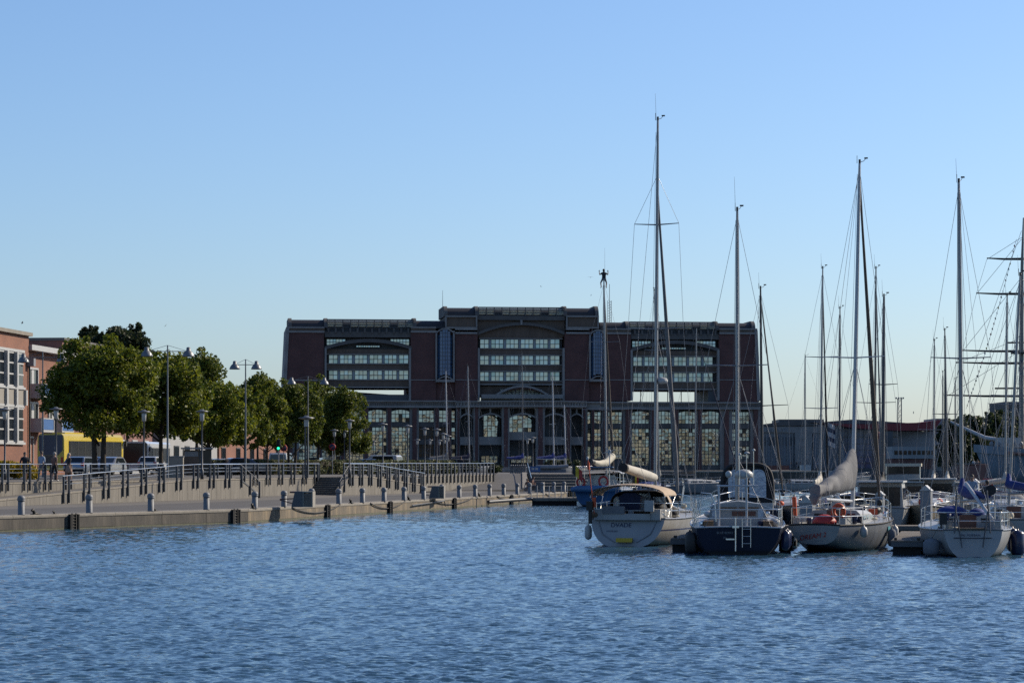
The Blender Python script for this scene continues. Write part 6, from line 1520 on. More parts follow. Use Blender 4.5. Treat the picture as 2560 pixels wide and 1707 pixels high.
# ---- F4: white yacht with blue boom cover
b = Boat('white yacht with blue boom cover and wind vane struts, rightmost in front row', 2434, 91.2, 5.5, 9.4, 3.25, 0.95, 1.25, 'hull_white', 'gelcoat', tw=0.62, rake=-0.18, trz=-0.1, e1=0.66)
F4 = b; b.rails(0.62)
b.cabin(2.6, 6.6, 2.1, 1.35, 0.50, back='mahogany')
zt = mast_top(b, 5.3, 457)
b.mast(5.3, zt, spread=((0.485, 1.1),), r=0.105, m='alu', genoa=None, lean=(-0.12, 0), antenna=0.9, boom=3.6, cover='canvas_blue', boom_z=0.85, bdir=R(12))
b.add('boom_bag', MB().path([(0.60, 2.3, 2.32), (0.74, 1.65, 2.34)], [0.16, 0.20], 9), 'canvas_black')
b.add('passerelle', MB().path([(0.05, 4.0, 2.55), (0.72, 0.9, 1.32)], 0.085, 4), 'aluwhite')
b.add('spray_cover', MB().ell((-0.55, 2.9, 1.55), (0.55, 0.5, 0.22)).ell((0.35, 2.9, 1.5), (0.3, 0.4, 0.18)), 'canvas_blue')
wv = MB()
for sd in (-1, 1): wv.tube((sd*0.52-0.05, 0.15, 2.35), (sd*0.62-0.05, -0.1, 0.85), 0.028, n=6); wv.tube((sd*0.55-0.05, 0.1, 1.6), (sd*0.36-0.05, -0.12, 0.35), 0.024, n=6)
wv.tube((-0.7, -0.1, 0.68), (0.62, -0.1, 0.68), 0.022, n=5); b.add('wind_vane_struts', wv, 'aludark')
b.add2('cockpit_coaming', MB().box(-1.0, -0.72, 0.4, 2.6, 0.95, 1.25).box(0.72, 1.0, 0.4, 2.6, 0.95, 1.25), 'gelcoat'); b.add('winch', MB().lathe([(0.1, 0), (0.08, 0.12), (0.15, 0.3)], (1.0, 1.4, 1.0), 10), 'navy'); b.add('winch', MB().lathe([(0.1, 0), (0.08, 0.12), (0.16, 0.3)], (-0.85, 1.0, 1.2), 10), 'navy'); b.add('outboard_bracket', MB().cbox((-1.05, 0.1, 1.35), (0.25, 0.3, 0.4)), 'black')
b.add('teak_seat', MB().box(-0.55, 0.45, 0.05, 0.35, 0.98, 1.03), 'teak')
b.fender(0.06, -1, 0.62, 0.30, 'cloth_grey', 0.30); b.fender(0.3, 1, 0.95, 0.26, 'navy', 0.05); b.fender(0.5, 1, 0.9, 0.2, 'navy', 0.05)
lettering(b.t, 'MAL FORBAN', (-0.12, b.yy(0, 0.76)-0.02, 0.77), 0.12, 'navy', (R(78), 0, 0))

# ---- the blue yacht by the quay, man at its masthead
b = Boat('bright blue yacht with white hardtop, moored by the quay', 1494, 206, 8, 12.5, 4.4, 1.35, 1.6, 'hull_blue', None, tw=0.84, rake=-0.25, trz=0.0, e1=0.5, toe='aluwhite')
BK = b; b.rails(0.7); b.cabin(4.0, 9.0, 2.5, 1.6, 0.6)
zt = mast_top(b, 6.9, 699)
b.mast(6.9, zt, spread=((0.375, 1.9), (0.70, 1.25)), r=0.12, genoa='canvas_brown', genoa_r=0.12, lean=(-0.22, 0), gear=False, antenna=0, boom=None)
MB().tube(b.mast_at(1)+Vector((0.05, 0.2, 0)), b.mast_at(1)+Vector((0.05, 0.2, 2.6)), 0.012, 0.006, 4).build('whip_aerial', MT['wire'], b.t)
b.add('hardtop', arch_sheet(0.3, 3.4, 3.7, 2.62, 0.30), 'gelcoat')
for sd in (-1, 1):
    for y in (0.4, 3.2): b.add('hardtop_post', MB().tube((sd*1.75, y, 1.4), (sd*1.72, y, 2.66), 0.03), 'inox')
b.add('windscreen', MB().extr([(-1.3, 3.3, 1.6), (1.3, 3.3, 1.6), (1.05, 3.3, 2.5), (-1.05, 3.3, 2.5)], (0, 0.06, 0)), 'vinyl')
b.add('tender_tube', MB().path([(-2.05, -0.3, 1.35), (-1.6, -0.42, 1.42), (0, -0.45, 1.42), (1.3, -0.42, 1.46), (1.75, -0.3, 1.6)], [0.18, 0.26, 0.27, 0.25, 0.12], 10), 'ribblue')
b.add('sail_cover', MB().path([(-0.6, 2.6, 3.55), (-0.3, 3.6, 3.4), (0.2, 5.0, 3.5), (0.5, 6.4, 4.0)], [0.15, 0.26, 0.30, 0.32], 9), 'cream'); b.add('boom_end', MB().path([(-0.75, 2.2, 3.58), (-0.6, 2.6, 3.55)], 0.2, 8), 'black')
b.add('solar_panel', MB().cbox((0.0, 0.4, 3.15), (2.4, 1.0, 0.06)), 'ribblue')
b.add('panel_frame', MB().tube((-1.6, 0.3, 3.1), (0.9, 0.3, 3.1), 0.03).tube((0.9, 0.3, 1.4), (0.9, 0.3, 3.1), 0.03).tube((-1.1, 0.3, 1.4), (-1.1, 0.3, 3.1), 0.03), 'inox')
def wind_gen(b, x, y, z, r, zb):
    o = b.add('wind_generator', MB().tube((x, y, zb), (x, y, z), 0.04).ell((x, y+0.1, z), (0.12, 0.3, 0.12)), 'aluwhite')
    for k in range(6):
        a = k*math.pi/3+0.25; MB().extr([(x-0.03*math.sin(a), y-0.2, z+0.03*math.cos(a)), (x+r*math.cos(a), y-0.2, z+r*math.sin(a)), (x+r*math.cos(a+0.07), y-0.2, z+r*math.sin(a+0.07)), (x+0.06*math.sin(a), y-0.2, z-0.06*math.cos(a))], (0, 0.02, 0)).build('blade', MT['aluwhite'], o)
wind_gen(b, 0.9, 0.6, Z_(1128, 206.5), 0.5, 1.4)
tf = b.t.matrix_basis
lifering('left red lifebuoy on the stern of the blue yacht', tf @ Vector((-1.35, 0.1, 1.95)), 'red', 0, 0.30); lifering('right red lifebuoy on the stern of the blue yacht', tf @ Vector((0.45, 0.1, 2.0)), 'red', 0, 0.34)
def flag(label, p0, cols, w, h, droop=0.5, pole=1.2, vertical=True):
    t = thing('flag', label, 'flag', p0, 0, 'flags on the boats'); MB().tube((0, 0, 0), (-0.05, 0, pole), 0.018, n=5).build('flag_pole', MT['aludark'], t); n = 9
    for k, c in enumerate(cols):
        rr = []
        for i in range(n+1):
            f = i/n; x = w*f*(1-droop*0.6); sag = -droop*w*f*0.9
            r = []
            for q in (k/len(cols), (k+1)/len(cols)):
                if vertical: fx = w*(k+(q*len(cols)-k))/len(cols); r.append((fx*(1-droop*0.55), 0.10*math.sin(f*5+fx*7), pole-h*f-droop*fx*1.1))
                else: r.append((x, 0.08*math.sin(f*9+q*3), pole-h*q+sag))
            rr.append(r)
        MB().loft(rr, 0, True).build('flag_stripe', MT[c], t)
flag('black yellow red flag at the stern of the blue yacht', tf @ Vector((-2.0, -0.2, 1.9)), ['black', 'yellow', 'red'], 1.15, 0.85, 0.55, 1.6)
flag('small tricolour flag right of the blue yacht hardtop', (X_(1583, 214), 214, 1.7), ['black', 'yellow', 'red'], 0.6, 0.9, 0.5, 1.1)
# masthead man, sitting on the crown of the blue yacht's mast
mt = BK.t.matrix_basis @ BK.mast_at(1)
person('dark clad person perched at the masthead of the blue yacht', mt + Vector((0, 0, -0.66)), R(5), MANJ, ['cloth_black', 'cloth_black', 'skin', 'cloth_grey', 'skin', 'black'])
# ================================================================== second row and beyond
def clutter(b, seed, n=9):
    q = random.Random(seed); cols = ['canvas_navy', 'canvas_grey', 'cream', 'red', 'black', 'white', 'teak', 'canvas_blue', 'orange', 'ropepale']
    for k in range(n):
        u = q.choice((q.uniform(0.03, 0.28), q.uniform(0.6, 0.95))); sd = q.choice((-1, 1)); x = sd*q.uniform(0.2, 0.85)*b.hb(u); y = u*b.L; z = b.sheer(u)+0.04; kind = q.random(); c = q.choice(cols)
        if kind < 0.3: b.add('rope_coil', MB().path([(x+0.17*math.cos(a), y+0.17*math.sin(a), z+0.04) for a in np.linspace(0, 6.28, 10)[:-1]], 0.035, 5, closed=True), 'ropepale')
        elif kind < 0.55: b.add('kit_bag', MB().ell((x, y, z+0.12), (q.uniform(0.12, 0.25), q.uniform(0.15, 0.35), q.uniform(0.1, 0.2))), c)
        elif kind < 0.75: b.add('winch', MB().lathe([(0.09, 0), (0.06, 0.08), (0.09, 0.17), (0.02, 0.19)], (sd*b.hb(u)*0.8, y, z), 9), 'inox')
        else: b.add('locker_box', MB().cbox((x, y, z+0.15), (q.uniform(0.2, 0.45), q.uniform(0.2, 0.4), q.uniform(0.2, 0.4)), q.random()), c)
for i_, b_ in enumerate((F1, F2, F3, F4, BK)): clutter(b_, 900+i_, 12)
def boatX(label, xs, D, hd, L, B, mast_x=None, ytop=None, paint='hull_white', m='alu', genoa=None, boom=None, cover=None, spread=((0.5, 1.0),), hood=None, my=0.55, fs=1.0, fb=1.3, r=0.085, tw=0.7, antenna=0.9, cab=True, lean=None, bdir=0.0, **k):
    b = Boat(label, xs, D, hd, L, B, fs, fb, paint, None, tw=tw, **k); b.rails()
    if cab: b.cabin(L*0.30, L*0.74, B*0.64, B*0.42, 0.5)
    if mast_x is not None:
        y = L*my; zt = mast_top(b, y, ytop); Dm = b.pos.y+y*math.cos(b.hd)
        want = X_(mast_x, Dm) - (b.pos.x + y*math.sin(b.hd)); lx = max(-0.5, min(0.5, want*math.cos(b.hd)))
        b.mast(y, zt, spread=spread, r=r, m=m, genoa=genoa, boom=boom, cover=cover, antenna=antenna, lean=(lx if lean is None else lean, 0), bdir=bdir)
    if hood: b.hood(L*0.24, L*0.36, B*0.62, 0.8, hood)
    clutter(b, int(D*7+L*31)); return b
def aim(mast_x, D, hd, L, my):   # stern column so that the mast stands on the wanted column
    y = L*my; Dm = D + y*math.cos(R(hd)); Xs = X_(mast_x, Dm) - y*math.sin(R(hd)); return 1280 + Xs*F/D
boatX('white yacht with dark mast behind the navy yacht, brown furled sail', aim(1906, 136, 18, 10, 0.5), 136, 18, 10, 3.4, 1901, 722, 'hull_navy', 'alublack', 'canvas_brown', None, None, ((0.46, 1.5),), None, 0.5, r=0.10)
b = boatX('white yacht with blue sprayhood, its bow towards us', 1640, 236, 164, 11, 3.6, 1632, 727, 'hull_grey', 'alu', None, 3.5, 'sailcloth', ((0.4, 1.4), (0.7, 1.0)), 'canvas_blue', 0.5, X=X_(1632, 236)-1.2, fb=1.55)
boatX('grey yacht with brown sail cover beyond the navy yacht', aim(1737, 300, 60, 11, 0.45), 300, 60, 11, 3.5, 1752, 822, 'hull_grey', 'alu', 'canvas_navy', 4.6, 'canvas_brown', ((0.5, 1.2),), None, 0.45, fs=1.2, fb=1.5)
boatX('white yacht with black furled sail, left of the pale grey yacht', aim(2050, 150, 12, 10.5, 0.52), 150, 12, 10.5, 3.4, 2057, 672, 'hull_white', 'alu', 'canvas_black', 3.6, 'sailcloth', ((0.40, 1.0), (0.62, 1.0)), None, 0.52)
boatX('white yacht with slim grey mast behind the grey sail cover', aim(2098, 172, 12, 9.5, 0.52), 172, 12, 9.5, 3.2, 2100, 772, 'hull_white', 'aludark', None, 3.2, 'canvas_grey', ((0.35, 1.45),), None, 0.52)
boatX('white yacht behind brown furled sail, tall grey mast', aim(2186, 158, 13, 11, 0.5), 158, 13, 11, 3.5, 2190, 672, 'hull_white', 'aludark', 'canvas_grey', None, None, ((0.42, 1.3),), None, 0.5)
b = boatX('white yacht with black sail cover, right of the pale grey yacht', aim(2206, 132, 12, 9.5, 0.55), 132, 12, 9.5, 3.2, 2210, 742, 'hull_white', 'aludark', None, 3.4, 'canvas_black', ((0.15, 1.1), (0.58, 0.75)), None, 0.55, r=0.12)
boatX('white yacht with thin pale mast behind the motor cruiser', aim(2334, 192, 10, 9.5, 0.5), 192, 10, 9.5, 3.2, 2336, 852, 'hull_white', 'alu', None, 3.3, 'sailcloth', ((0.42, 1.2),), None, 0.5)
boatX('white yacht with dark mast left of the blue boom cover', aim(2368, 168, 8, 10, 0.5), 168, 8, 10, 3.3, 2362, 826, 'hull_whiteblue', 'aludark', 'canvas_brown', 3.4, 'sailcloth', ((0.5, 0.9),), None, 0.5)
boatX('white yacht with short mast far behind the marina', aim(2388, 240, 10, 9, 0.5), 240, 10, 9, 3.1, 2388, 948, 'hull_white', 'aludark', None, None, None, ((0.5, 0.9),), 'canvas_grey', 0.5)
boatX('white yacht with second short mast far behind the marina', aim(2357, 255, 10, 9, 0.5), 255, 10, 9, 3.1, 2357, 930, 'hull_cream', 'aludark', None, None, None, ((0.5, 0.9),), None, 0.5)
b = boatX('white yacht with red sprayhood near the right edge', aim(2512, 140, 8, 9.8, 0.52), 140, 8, 9.8, 3.3, 2518, 740, 'hull_white', 'alu', None, 3.4, 'sailcloth', ((0.48, 1.0),), 'canvas_red', 0.52, bdir=R(-60))
b = boatX('white yacht with blue covers cut off by the right edge', 2556, 106, 4, 9.5, 3.2, 2590, 690, 'hull_white', 'alu', None, 3.2, 'canvas_blue', ((0.5, 1.0),), None, 0.5, bdir=R(35))
boatX('cream yacht lying between red sprayhood and blue covers', 2480, 150, 10, 8.8, 3.0, None, None, 'hull_cream', hood='canvas_grey')
boatX('white yacht with grey hood behind the blue boom cover', 2428, 132, 10, 9, 3.1, None, None, 'hull_white', hood='canvas_grey')
boatX('small white yacht half hidden behind the pale grey yacht', 2110, 122, 12, 8.5, 3.0, None, None, 'hull_white', hood='canvas_grey')
boatX('white yacht far along the basin near the brown quay', aim(2012, 330, 80, 10, 0.5), 330, 80, 10, 3.2, 2036, 890, 'hull_white', 'alu', None, None, None, ((0.5, 1.0),), None, 0.5)
# a row lying bows towards us beyond the main pontoon
for x, Dq, hq, pq, lab, cv in [(1990, 133, 186, 'hull_white', 'white yacht bow-on behind the orange danbuoy', None), (2162, 131, 189, 'hull_whiteblue', 'white yacht with blue line bow-on right of the grey sail cover', 'canvas_blue'), (2236, 136, 187, 'hull_white', 'white yacht bow-on in front of the motor cruiser', None), (2352, 134, 190, 'hull_cream', 'cream yacht bow-on left of the blue boom cover', None), (2398, 138, 188, 'hull_white', 'white yacht bow-on under the fourth tall mast', 'canvas_navy'), (2492, 135, 190, 'hull_white', 'white yacht bow-on left of the red sprayhood', None), (2545, 132, 189, 'hull_whiteblue', 'white yacht with blue line bow-on at the right edge', 'canvas_grey')]:
    b = boatX(lab, 0, Dq, hq, 9.2, 3.1, None, None, pq, hood=cv, X=X_(x, 124)+0.9, fs=1.05, fb=1.35)
    b.add('anchor', MB().path([(0, 9.5, 1.3), (0, 9.75, 1.15), (0.12, 9.8, 1.0)], 0.04, 5), 'iron'); b.fender(0.5, 1, 0.6, 0.13, 'navy', 0.2); b.fender(0.6, -1, 0.6, 0.13, 'white', 0.2)
# small craft masts beyond the wide ramp
SM = [('small sailing boat with pink-tipped mast at left of plaza', 1120, 315, 915, 'canvas_navy', 'alu'), ('small sailing boat with leftmost pale mast behind the hedge', 1065, 318, 926, 'canvas_grey', 'aluwhite'), ('small sailing boat with dark blue cover at head of the wide ramp', 1258, 330, 882, 'canvas_blue', 'aludark'), ('small sailing boat with bright white mast and blue cover behind steps', 1333, 318, 930, 'canvas_blue', 'aluwhite'), ('small sailing boat with short white mast behind the dinghy', 1364, 326, 1012, 'canvas_blue', 'aluwhite')]
for lab, x, D, yt, cv, mm in SM:
    b = Boat(lab, x-4, D, 60, 6.5, 2.3, 0.7, 0.9, 'hull_white', tw=0.7, group='small boats on the plaza hard'); b.t.location.z = 2.35
    y = 3.2; zt = Z_(yt, D+1.6)-2.35; want = X_(x, D+1.6)-(b.pos.x+y*math.sin(b.hd)); b.mast(y, zt, spread=((0.45, 0.8),), r=0.08, m=mm, boom=2.4, cover=cv, antenna=0.4, lean=(max(-0.4, min(0.4, want*0.5)), 0))
    b.add('cradle', MB().box(-0.9, 0.9, 1.2, 1.4, 0.06, 0.25).box(-0.9, 0.9, 4.2, 4.4, 0.06, 0.25), 'iron')
# dinghy on the plaza, cyan box, chrome posts
t = thing('inflatable_dinghy', 'grey inflatable dinghy standing on the plaza', 'dinghy', (X_(1381, 290), 290, 2.5))
MB().path([(1.75, -0.5, 0.75), (0.5, -0.62, 0.62), (-1.2, -0.62, 0.6), (-1.8, -0.4, 0.62)], [0.2, 0.26, 0.27, 0.24], 10).build('tube', MT['greypaint'], t); MB().path([(1.75, 0.5, 0.75), (0.5, 0.62, 0.62), (-1.2, 0.62, 0.6), (-1.8, 0.4, 0.62)], [0.2, 0.26, 0.27, 0.24], 10).build('tube', MT['greypaint'], t); MB().box(-1.6, 1.5, -0.6, 0.6, 0.0, 0.42).build('trailer', MT['cloth_grey'], t); MB().tube((0.4, -0.3, 0.7), (0.4, -0.3, 1.7), 0.03).tube((1.3, -0.3, 0.7), (1.3, -0.3, 1.7), 0.03).tube((0.2, -0.3, 1.7), (1.4, -0.3, 1.7), 0.03).build('console_frame', MT['greypaint'], t)
t = thing('notice_board', 'bright blue notice board beside the dinghy', 'board', (X_(1338, 284), 284, 2.46)); MB().box(-0.55, 0.55, 0, 0.08, 0.15, 0.75).build('panel', MT['bluepaint'], t); MB().box(-0.4, -0.1, -0.012, -0.002, 0.35, 0.6).build('notice', MT['white'], t); MB().box(0.0, 0.3, -0.012, -0.002, 0.35, 0.6).build('notice', MT['white'], t); MB().box(-0.5, -0.44, 0.02, 0.06, 0, 0.15).box(0.44, 0.5, 0.02, 0.06, 0, 0.15).build('feet', MT['railgrey'], t)
pm_ = MB().lathe([(0.10, 0), (0.09, 0.05), (0.09, 0.8), (0.11, 0.82), (0.09, 0.9), (0.01, 0.95)], n=10).mesh('plaza_bollard', MT['bollardgrey'])
for i, x in enumerate([1277, 1282, 1288, 1293, 1298, 1303, 1308, 1313]):
    tag(inst(pm_, 'plaza_bollard', None, (X_(x, 279), 279, 2.45)), 'short grey plaza post at the top of the wide ramp, %s from the left' % ORD[i], 'bollard', 'posts at the head of the wide ramp')
# ---- gangway and pontoon by the quay
t = thing('gangway_pontoon', 'black floating pontoon with white handrails beside the quay', 'pontoon', (0, 0, 0)); D = 214
MB().box(X_(1331, D), X_(1442, D), D, D+4, -0.3, 0.35).build('float', MT['rubber'], t); MB().box(X_(1329, D), X_(1444, D), D-0.1, D+4.1, 0.36, 0.62).build('deck', MT['coping'], t)
for i in range(8):
    x = X_(1328+i*15, D); MB().tube((x, D+0.05, 0.62), (x, D+0.05, 1.62), 0.035).build('rail_post', MT['white'], t)
MB().tube((X_(1328, D), D+0.05, 1.2), (X_(1434, D), D+0.05, 1.22), 0.02).build('hand_rail', MT['white'], t)
t = thing('gangway', 'dark sloping gangway beam reaching the black pontoon', 'gangway', (0, 0, 0)); MB().path([P(1221, 1254, 209), P(1332, 1246, 214)], 0.14, 8).build('beam', MT['steelgrey'], t); MB().path([P(1221, 1262, 209), P(1224, 1250, 209)], 0.05).build('hinge', MT['iron'], t)
# ---- pontoon fingers between the front boats
def pontoon(label, x0, x1, D, Lp, hd, zt=0.52):
    w = (x1-x0)*D/F; t = thing('floating_pontoon', label, 'pontoon', (X_((x0+x1)/2, D), D, 0), R(-hd), 'pontoons of the marina')
    n = int(Lp/0.28)
    pm = MB().box(-w/2, w/2, 0.01, 0.25, 0, 0.05).mesh('plank', MT['plank'])
    for i in range(min(n, 44)): inst(pm, 'plank', t, (0, i*0.28, zt-0.05))
    if n > 44: MB().box(-w/2, w/2, 44*0.28, Lp, zt-0.05, zt).build('deck_end', MT['plank'], t)
    MB().box(-w/2, w/2, -0.06, Lp, zt-0.22, zt-0.055).build('edge_beam', MT['steelgrey'], t)
    for y in (0.1, Lp*0.45, Lp*0.9): MB().box(-w/2+0.06, w/2-0.06, y, y+1.4, -0.5, zt-0.23).build('float', MT['rubber'], t)
    for sd in (-1, 1): MB().cbox((sd*(w/2-0.15), 0.4, zt+0.05), (0.1, 0.3, 0.09)).build('cleat', MT['iron'], t)
    return t
pontoon('small pontoon end between ivory and navy yachts', 1676, 1740, 96.5, 10, 8)
pontoon('dark pontoon end between navy and pale grey yachts', 1946, 1985, 100, 10, 8)
pontoon('plank topped pontoon end between pale grey and white yachts', 2228, 2306, 93.5, 14, 10)
pontoon('main pontoon walkway running behind the front row', 1700, 1790, 108, 2, 90) if False else None
t = thing('floating_pontoon', 'long main pontoon walkway behind the front row of yachts', 'pontoon', (X_(1660, 118), 118, 0), R(-2), 'pontoons of the marina')
MB().box(0, 20, 0, 2.2, 0.3, 0.5).build('deck', MT['plank'], t); MB().box(0.1, 19.9, 0.1, 2.1, -0.4, 0.29).build('float', MT['rubber'], t)
def pedestal(label, x, yt, D, w):
    h = Z_(yt, D)-0.5; t = thing('service_pedestal', label, 'power post', (X_(x, D), D, 0.5), R(-20), 'white service posts on the pontoons'); ww = w*D/F
    MB().box(-ww/2, ww/2, -ww/2, ww/2, 0, h-ww*0.55).build('post', MT['greypaint'], t); MB().extr([(-ww/2-0.04, -ww/2-0.04, h-ww*0.55), (ww/2+0.04, -ww/2-0.04, h-ww*0.55), (0, -ww/2-0.04, h)], (0, ww+0.08, 0)).build('gable_cap', MT['white'], t)
pedestal('white gabled service post left of the pale grey yacht', 2018, 1238, 118, 34); pedestal('white gabled service post below the motor cruiser', 2200, 1226, 119, 20); pedestal('white gabled service post right of the motor cruiser', 2316, 1212, 122, 26)
pedestal('white gabled service post behind the seated sailor', 2438, 1196, 124, 18)
# ---- motor cruisers
def cruiser(label, xs, D, hd, L, B, paint, top='cream', fly=True):
    b = Boat(label, xs, D, hd, L, B, 1.2, 1.7, paint, None, tw=0.88, bow=0.9, e1=0.45, name='motor_cruiser', cat='motorboat', group='motor cruisers in the marina'); b.rails(0.6, push=False)
    w = B*0.8
    b.add('deckhouse', MB().loft([[(-w/2, y, 1.15), (-w/2*0.92, y, 1.15+h), (w/2*0.92, y, 1.15+h), (w/2, y, 1.15)] for y, h in ((L*0.18, 1.25), (L*0.5, 1.25), (L*0.68, 0.15))], 0, False, False, True), 'gelcoat')
    b.add('aft_window', MB().box(-w/2*0.86, w/2*0.86, L*0.18-0.03, L*0.18-0.005, 1.3, 2.2), 'glassdark')
    for sd in (-1, 1): b.add('side_window', MB().extr([(sd*w/2*0.985, L*0.22, 1.6), (sd*w/2*0.985, L*0.52, 1.6), (sd*w/2*0.945, L*0.48, 2.15), (sd*w/2*0.945, L*0.22, 2.15)], (sd*0.02, 0, 0)), 'glassdark')
    b.add('roof', MB().box(-w/2*1.02, w/2*1.02, L*0.10, L*0.52, 2.42, 2.5), 'white')
    if fly:
        b.add('flybridge_coaming', MB().loft([[(-w/2*0.8, L*0.2, 2.5), (-w/2*0.8, L*0.2, 2.95), (w/2*0.8, L*0.2, 2.95), (w/2*0.8, L*0.2, 2.5)], [(-w/2*0.7, L*0.48, 2.5), (-w/2*0.66, L*0.48, 2.9), (w/2*0.66, L*0.48, 2.9), (w/2*0.7, L*0.48, 2.5)]], 0, False, False, True), 'gelcoat')
        b.add('bridge_screen', MB().box(-w/2*0.78, w/2*0.78, L*0.2-0.02, L*0.2+0.02, 2.96, 3.4), 'glassdark')
        b.add('hardtop', MB().box(-w/2*0.86, w/2*0.86, L*0.15, L*0.45, 3.44, 3.62), top)
        for sd in (-1, 1): b.add('hardtop_post', MB().tube((sd*w/2*0.8, L*0.17, 2.5), (sd*w/2*0.8, L*0.17, 3.44), 0.03), 'inox')
    return b
cruiser('white motor cruiser with cream hardtop behind the white service post', 2256, 150, 10, 9.5, 3.2, 'hull_white').t.scale = (0.95, 0.95, 0.93)
cruiser('dark windowed white motor boat beside the cream topped cruiser', 2330, 150, 10, 10, 3.4, 'hull_white', fly=False)
cruiser('small white motor boat between service post and pale grey yacht', 2195, 124, 12, 7.5, 2.8, 'hull_white', fly=False)
cruiser('white motor boat far along the basin', 2040, 420, 70, 9, 3, 'hull_white', fly=False)
cruiser('dark hulled cabin boat behind the navy yacht gantry', 1862, 128, 6, 10.5, 3.6, 'hull_navy', fly=False)
# big dark canvas enclosure behind the gantry
t = thing('canopy_boat', 'cabin boat with big black framed canvas enclosure behind gantry', 'motorboat', (X_(1868, 121), 121, 0), R(-6)); w = 2.35
pr = [(w/2*math.copysign(abs(math.cos(a))**0.5, math.cos(a)), 0, 1.5+1.78*max(0, math.sin(a))**0.45) for a in [math.pi*j/16 for j in range(17)]]
MB().path(pr, 0.10, 6).build('canopy_hoop', MT['canvas_black'], t); MB().extr(pr, (0, 2.4, 0)).build('canopy', MT['canvas_black'], t)
for xa, xb in ((-0.88, -0.10), (0.10, 0.88)):
    c_, r_ = (xa+xb)/2, (xb-xa)/2
    MB().add([(c_+r_*math.copysign(abs(math.cos(a))**0.6, math.cos(a)), -0.11, 2.2+0.85*max(0, math.sin(a))**0.6) for a in [math.pi*j/12 for j in range(13)]] + [(xa, -0.11, 1.75), (xb, -0.11, 1.75)], [tuple(list(range(13)) + [13, 14])]).build('canopy_window', MT['vinyl'], t)
hb_ = MB().loft([[(-1.5, y, 0.0), (-1.6, y, 1.2), (1.6, y, 1.2), (1.5, y, 0.0)] for y in (-0.6, 6.0)] + [[(-0.05, 9.0, 0.0), (-0.05, 9.4, 1.6), (0.05, 9.4, 1.6), (0.05, 9.0, 0.0)]], 0, False, False, True); hb_.build('hull', MT['hull_navy'], t)
MB().box(-1.2, 1.2, -0.3, 4.0, 1.2, 1.5).build('cabin_side', MT['white'], t)
# red life-saving cabinet and dark red cover
t = thing('rescue_cabinet', 'red rescue cabinet with white bar on the pontoon', 'cabinet', (X_(2471, 160), 160, 0.5)); MB().box(-0.3, 0.3, 0, 0.2, 1.35, 1.95).build('cabinet', MT['red'], t); MB().box(-0.03, 0.03, -0.02, -0.003, 1.42, 1.75).build('white_bar', MT['white'], t); MB().box(-0.05, 0.05, 0.05, 0.15, 0, 1.35).build('post', MT['greypaint'], t)
# sailors
person('person in white shirt sitting on a boat behind blue cover', (X_(2430, 118), 118, 1.55), R(170), sit(0.35), ['skin', 'cloth_lightblue', 'cloth_lightblue', 'cloth_grey', 'skin', 'white'])
person('person in black jacket and pale trousers standing on a boat, right', (X_(2468, 126), 126, 0.75), R(20), stand(0.06), ['skin', 'cloth_black', 'cloth_black', 'cloth_white', 'skin', 'black'])
for i, x in enumerate((2434, 2444)):
    person(('person in pale top' if i == 0 else 'person in pink top') + ' standing by the tall ship bow', (X_(x, 385), 385, 2.5), R(160+40*i), stand(0.05), ['skin', 'cloth_white' if i == 0 else 'cloth_pink', 'skin', 'cloth_grey', 'cloth_grey', 'black'])

# ================================================================== far shore at right
def farbox(t, name, x0, x1, yt, yb, D, dep, m):
    y0 = D-t.location.y; return MB().box(X_(x0, D), X_(x1, D), y0, y0+dep, Z_(yb, D), Z_(yt, D)).build(name, MT[m], t)
D = 705
t = thing('harbour_hall', 'long low grey harbour hall with shallow roof, right of office building', 'building', (0, D, 0))
farbox(t, 'wall', 1896, 2110, 1062, 1172, D, 30, 'cladding'); farbox(t, 'upper_band', 1900, 2050, 1066, 1082, D-0.5, 0.4, 'stone_grey')
mb = MB().extr([(X_(1894, D), -0.9, Z_(1062, D)), (X_(1978, D), -0.9, Z_(1051, D)), (X_(2044, D), -0.9, Z_(1060, D)), (X_(2044, D), -0.9, Z_(1063, D)), (X_(1894, D), -0.9, Z_(1065, D))], (0, 32, 0)); mb.build('roof', MT['stone_dark'], t)
farbox(t, 'roof_plant', 1948, 2060, 1048, 1056, D+4, 20, 'cladding_dark')
for i in range(22):
    x = 1903+i*3.4; farbox(t, 'clerestory_light', x, x+1.9, 1070, 1079, D-0.75, 0.15, 'render_white')
for i in range(16): farbox(t, 'wall_rib', 1902+i*13, 1904+i*13, 1084, 1170, D-0.6, 0.5, 'stone_grey')
for i in range(9): farbox(t, 'opening', 1912+i*10.5, 1916+i*10.5, 1092, 1112, D-0.4, 0.3, 'cladding_dark')
farbox(t, 'door_panel', 1988, 2030, 1082, 1165, D-0.9, 0.3, 'stone_grey')
t = thing('red_roof_hall', 'glass fronted hall with sweeping dark red roof on far shore', 'building', (0, D+2, 0)); D2 = D+2
farbox(t, 'glass_front', 2082, 2245, 1066, 1172, D2, 24, 'glassblue'); farbox(t, 'solid_end', 2245, 2360, 1078, 1172, D2, 24, 'cladding')
mb = MB().extr([(X_(2050, D2), -6, Z_(1058, D2)), (X_(2140, D2), -6, Z_(1061, D2)), (X_(2290, D2), -6, Z_(1057, D2)), (X_(2345, D2), -6, Z_(1050, D2)), (X_(2326, D2), -6, Z_(1076, D2)), (X_(2240, D2), -6, Z_(1077, D2)), (X_(2130, D2), -6, Z_(1071, D2))], (0, 30, 0)); mb.build('roof_fascia', MT['roof_red'], t)
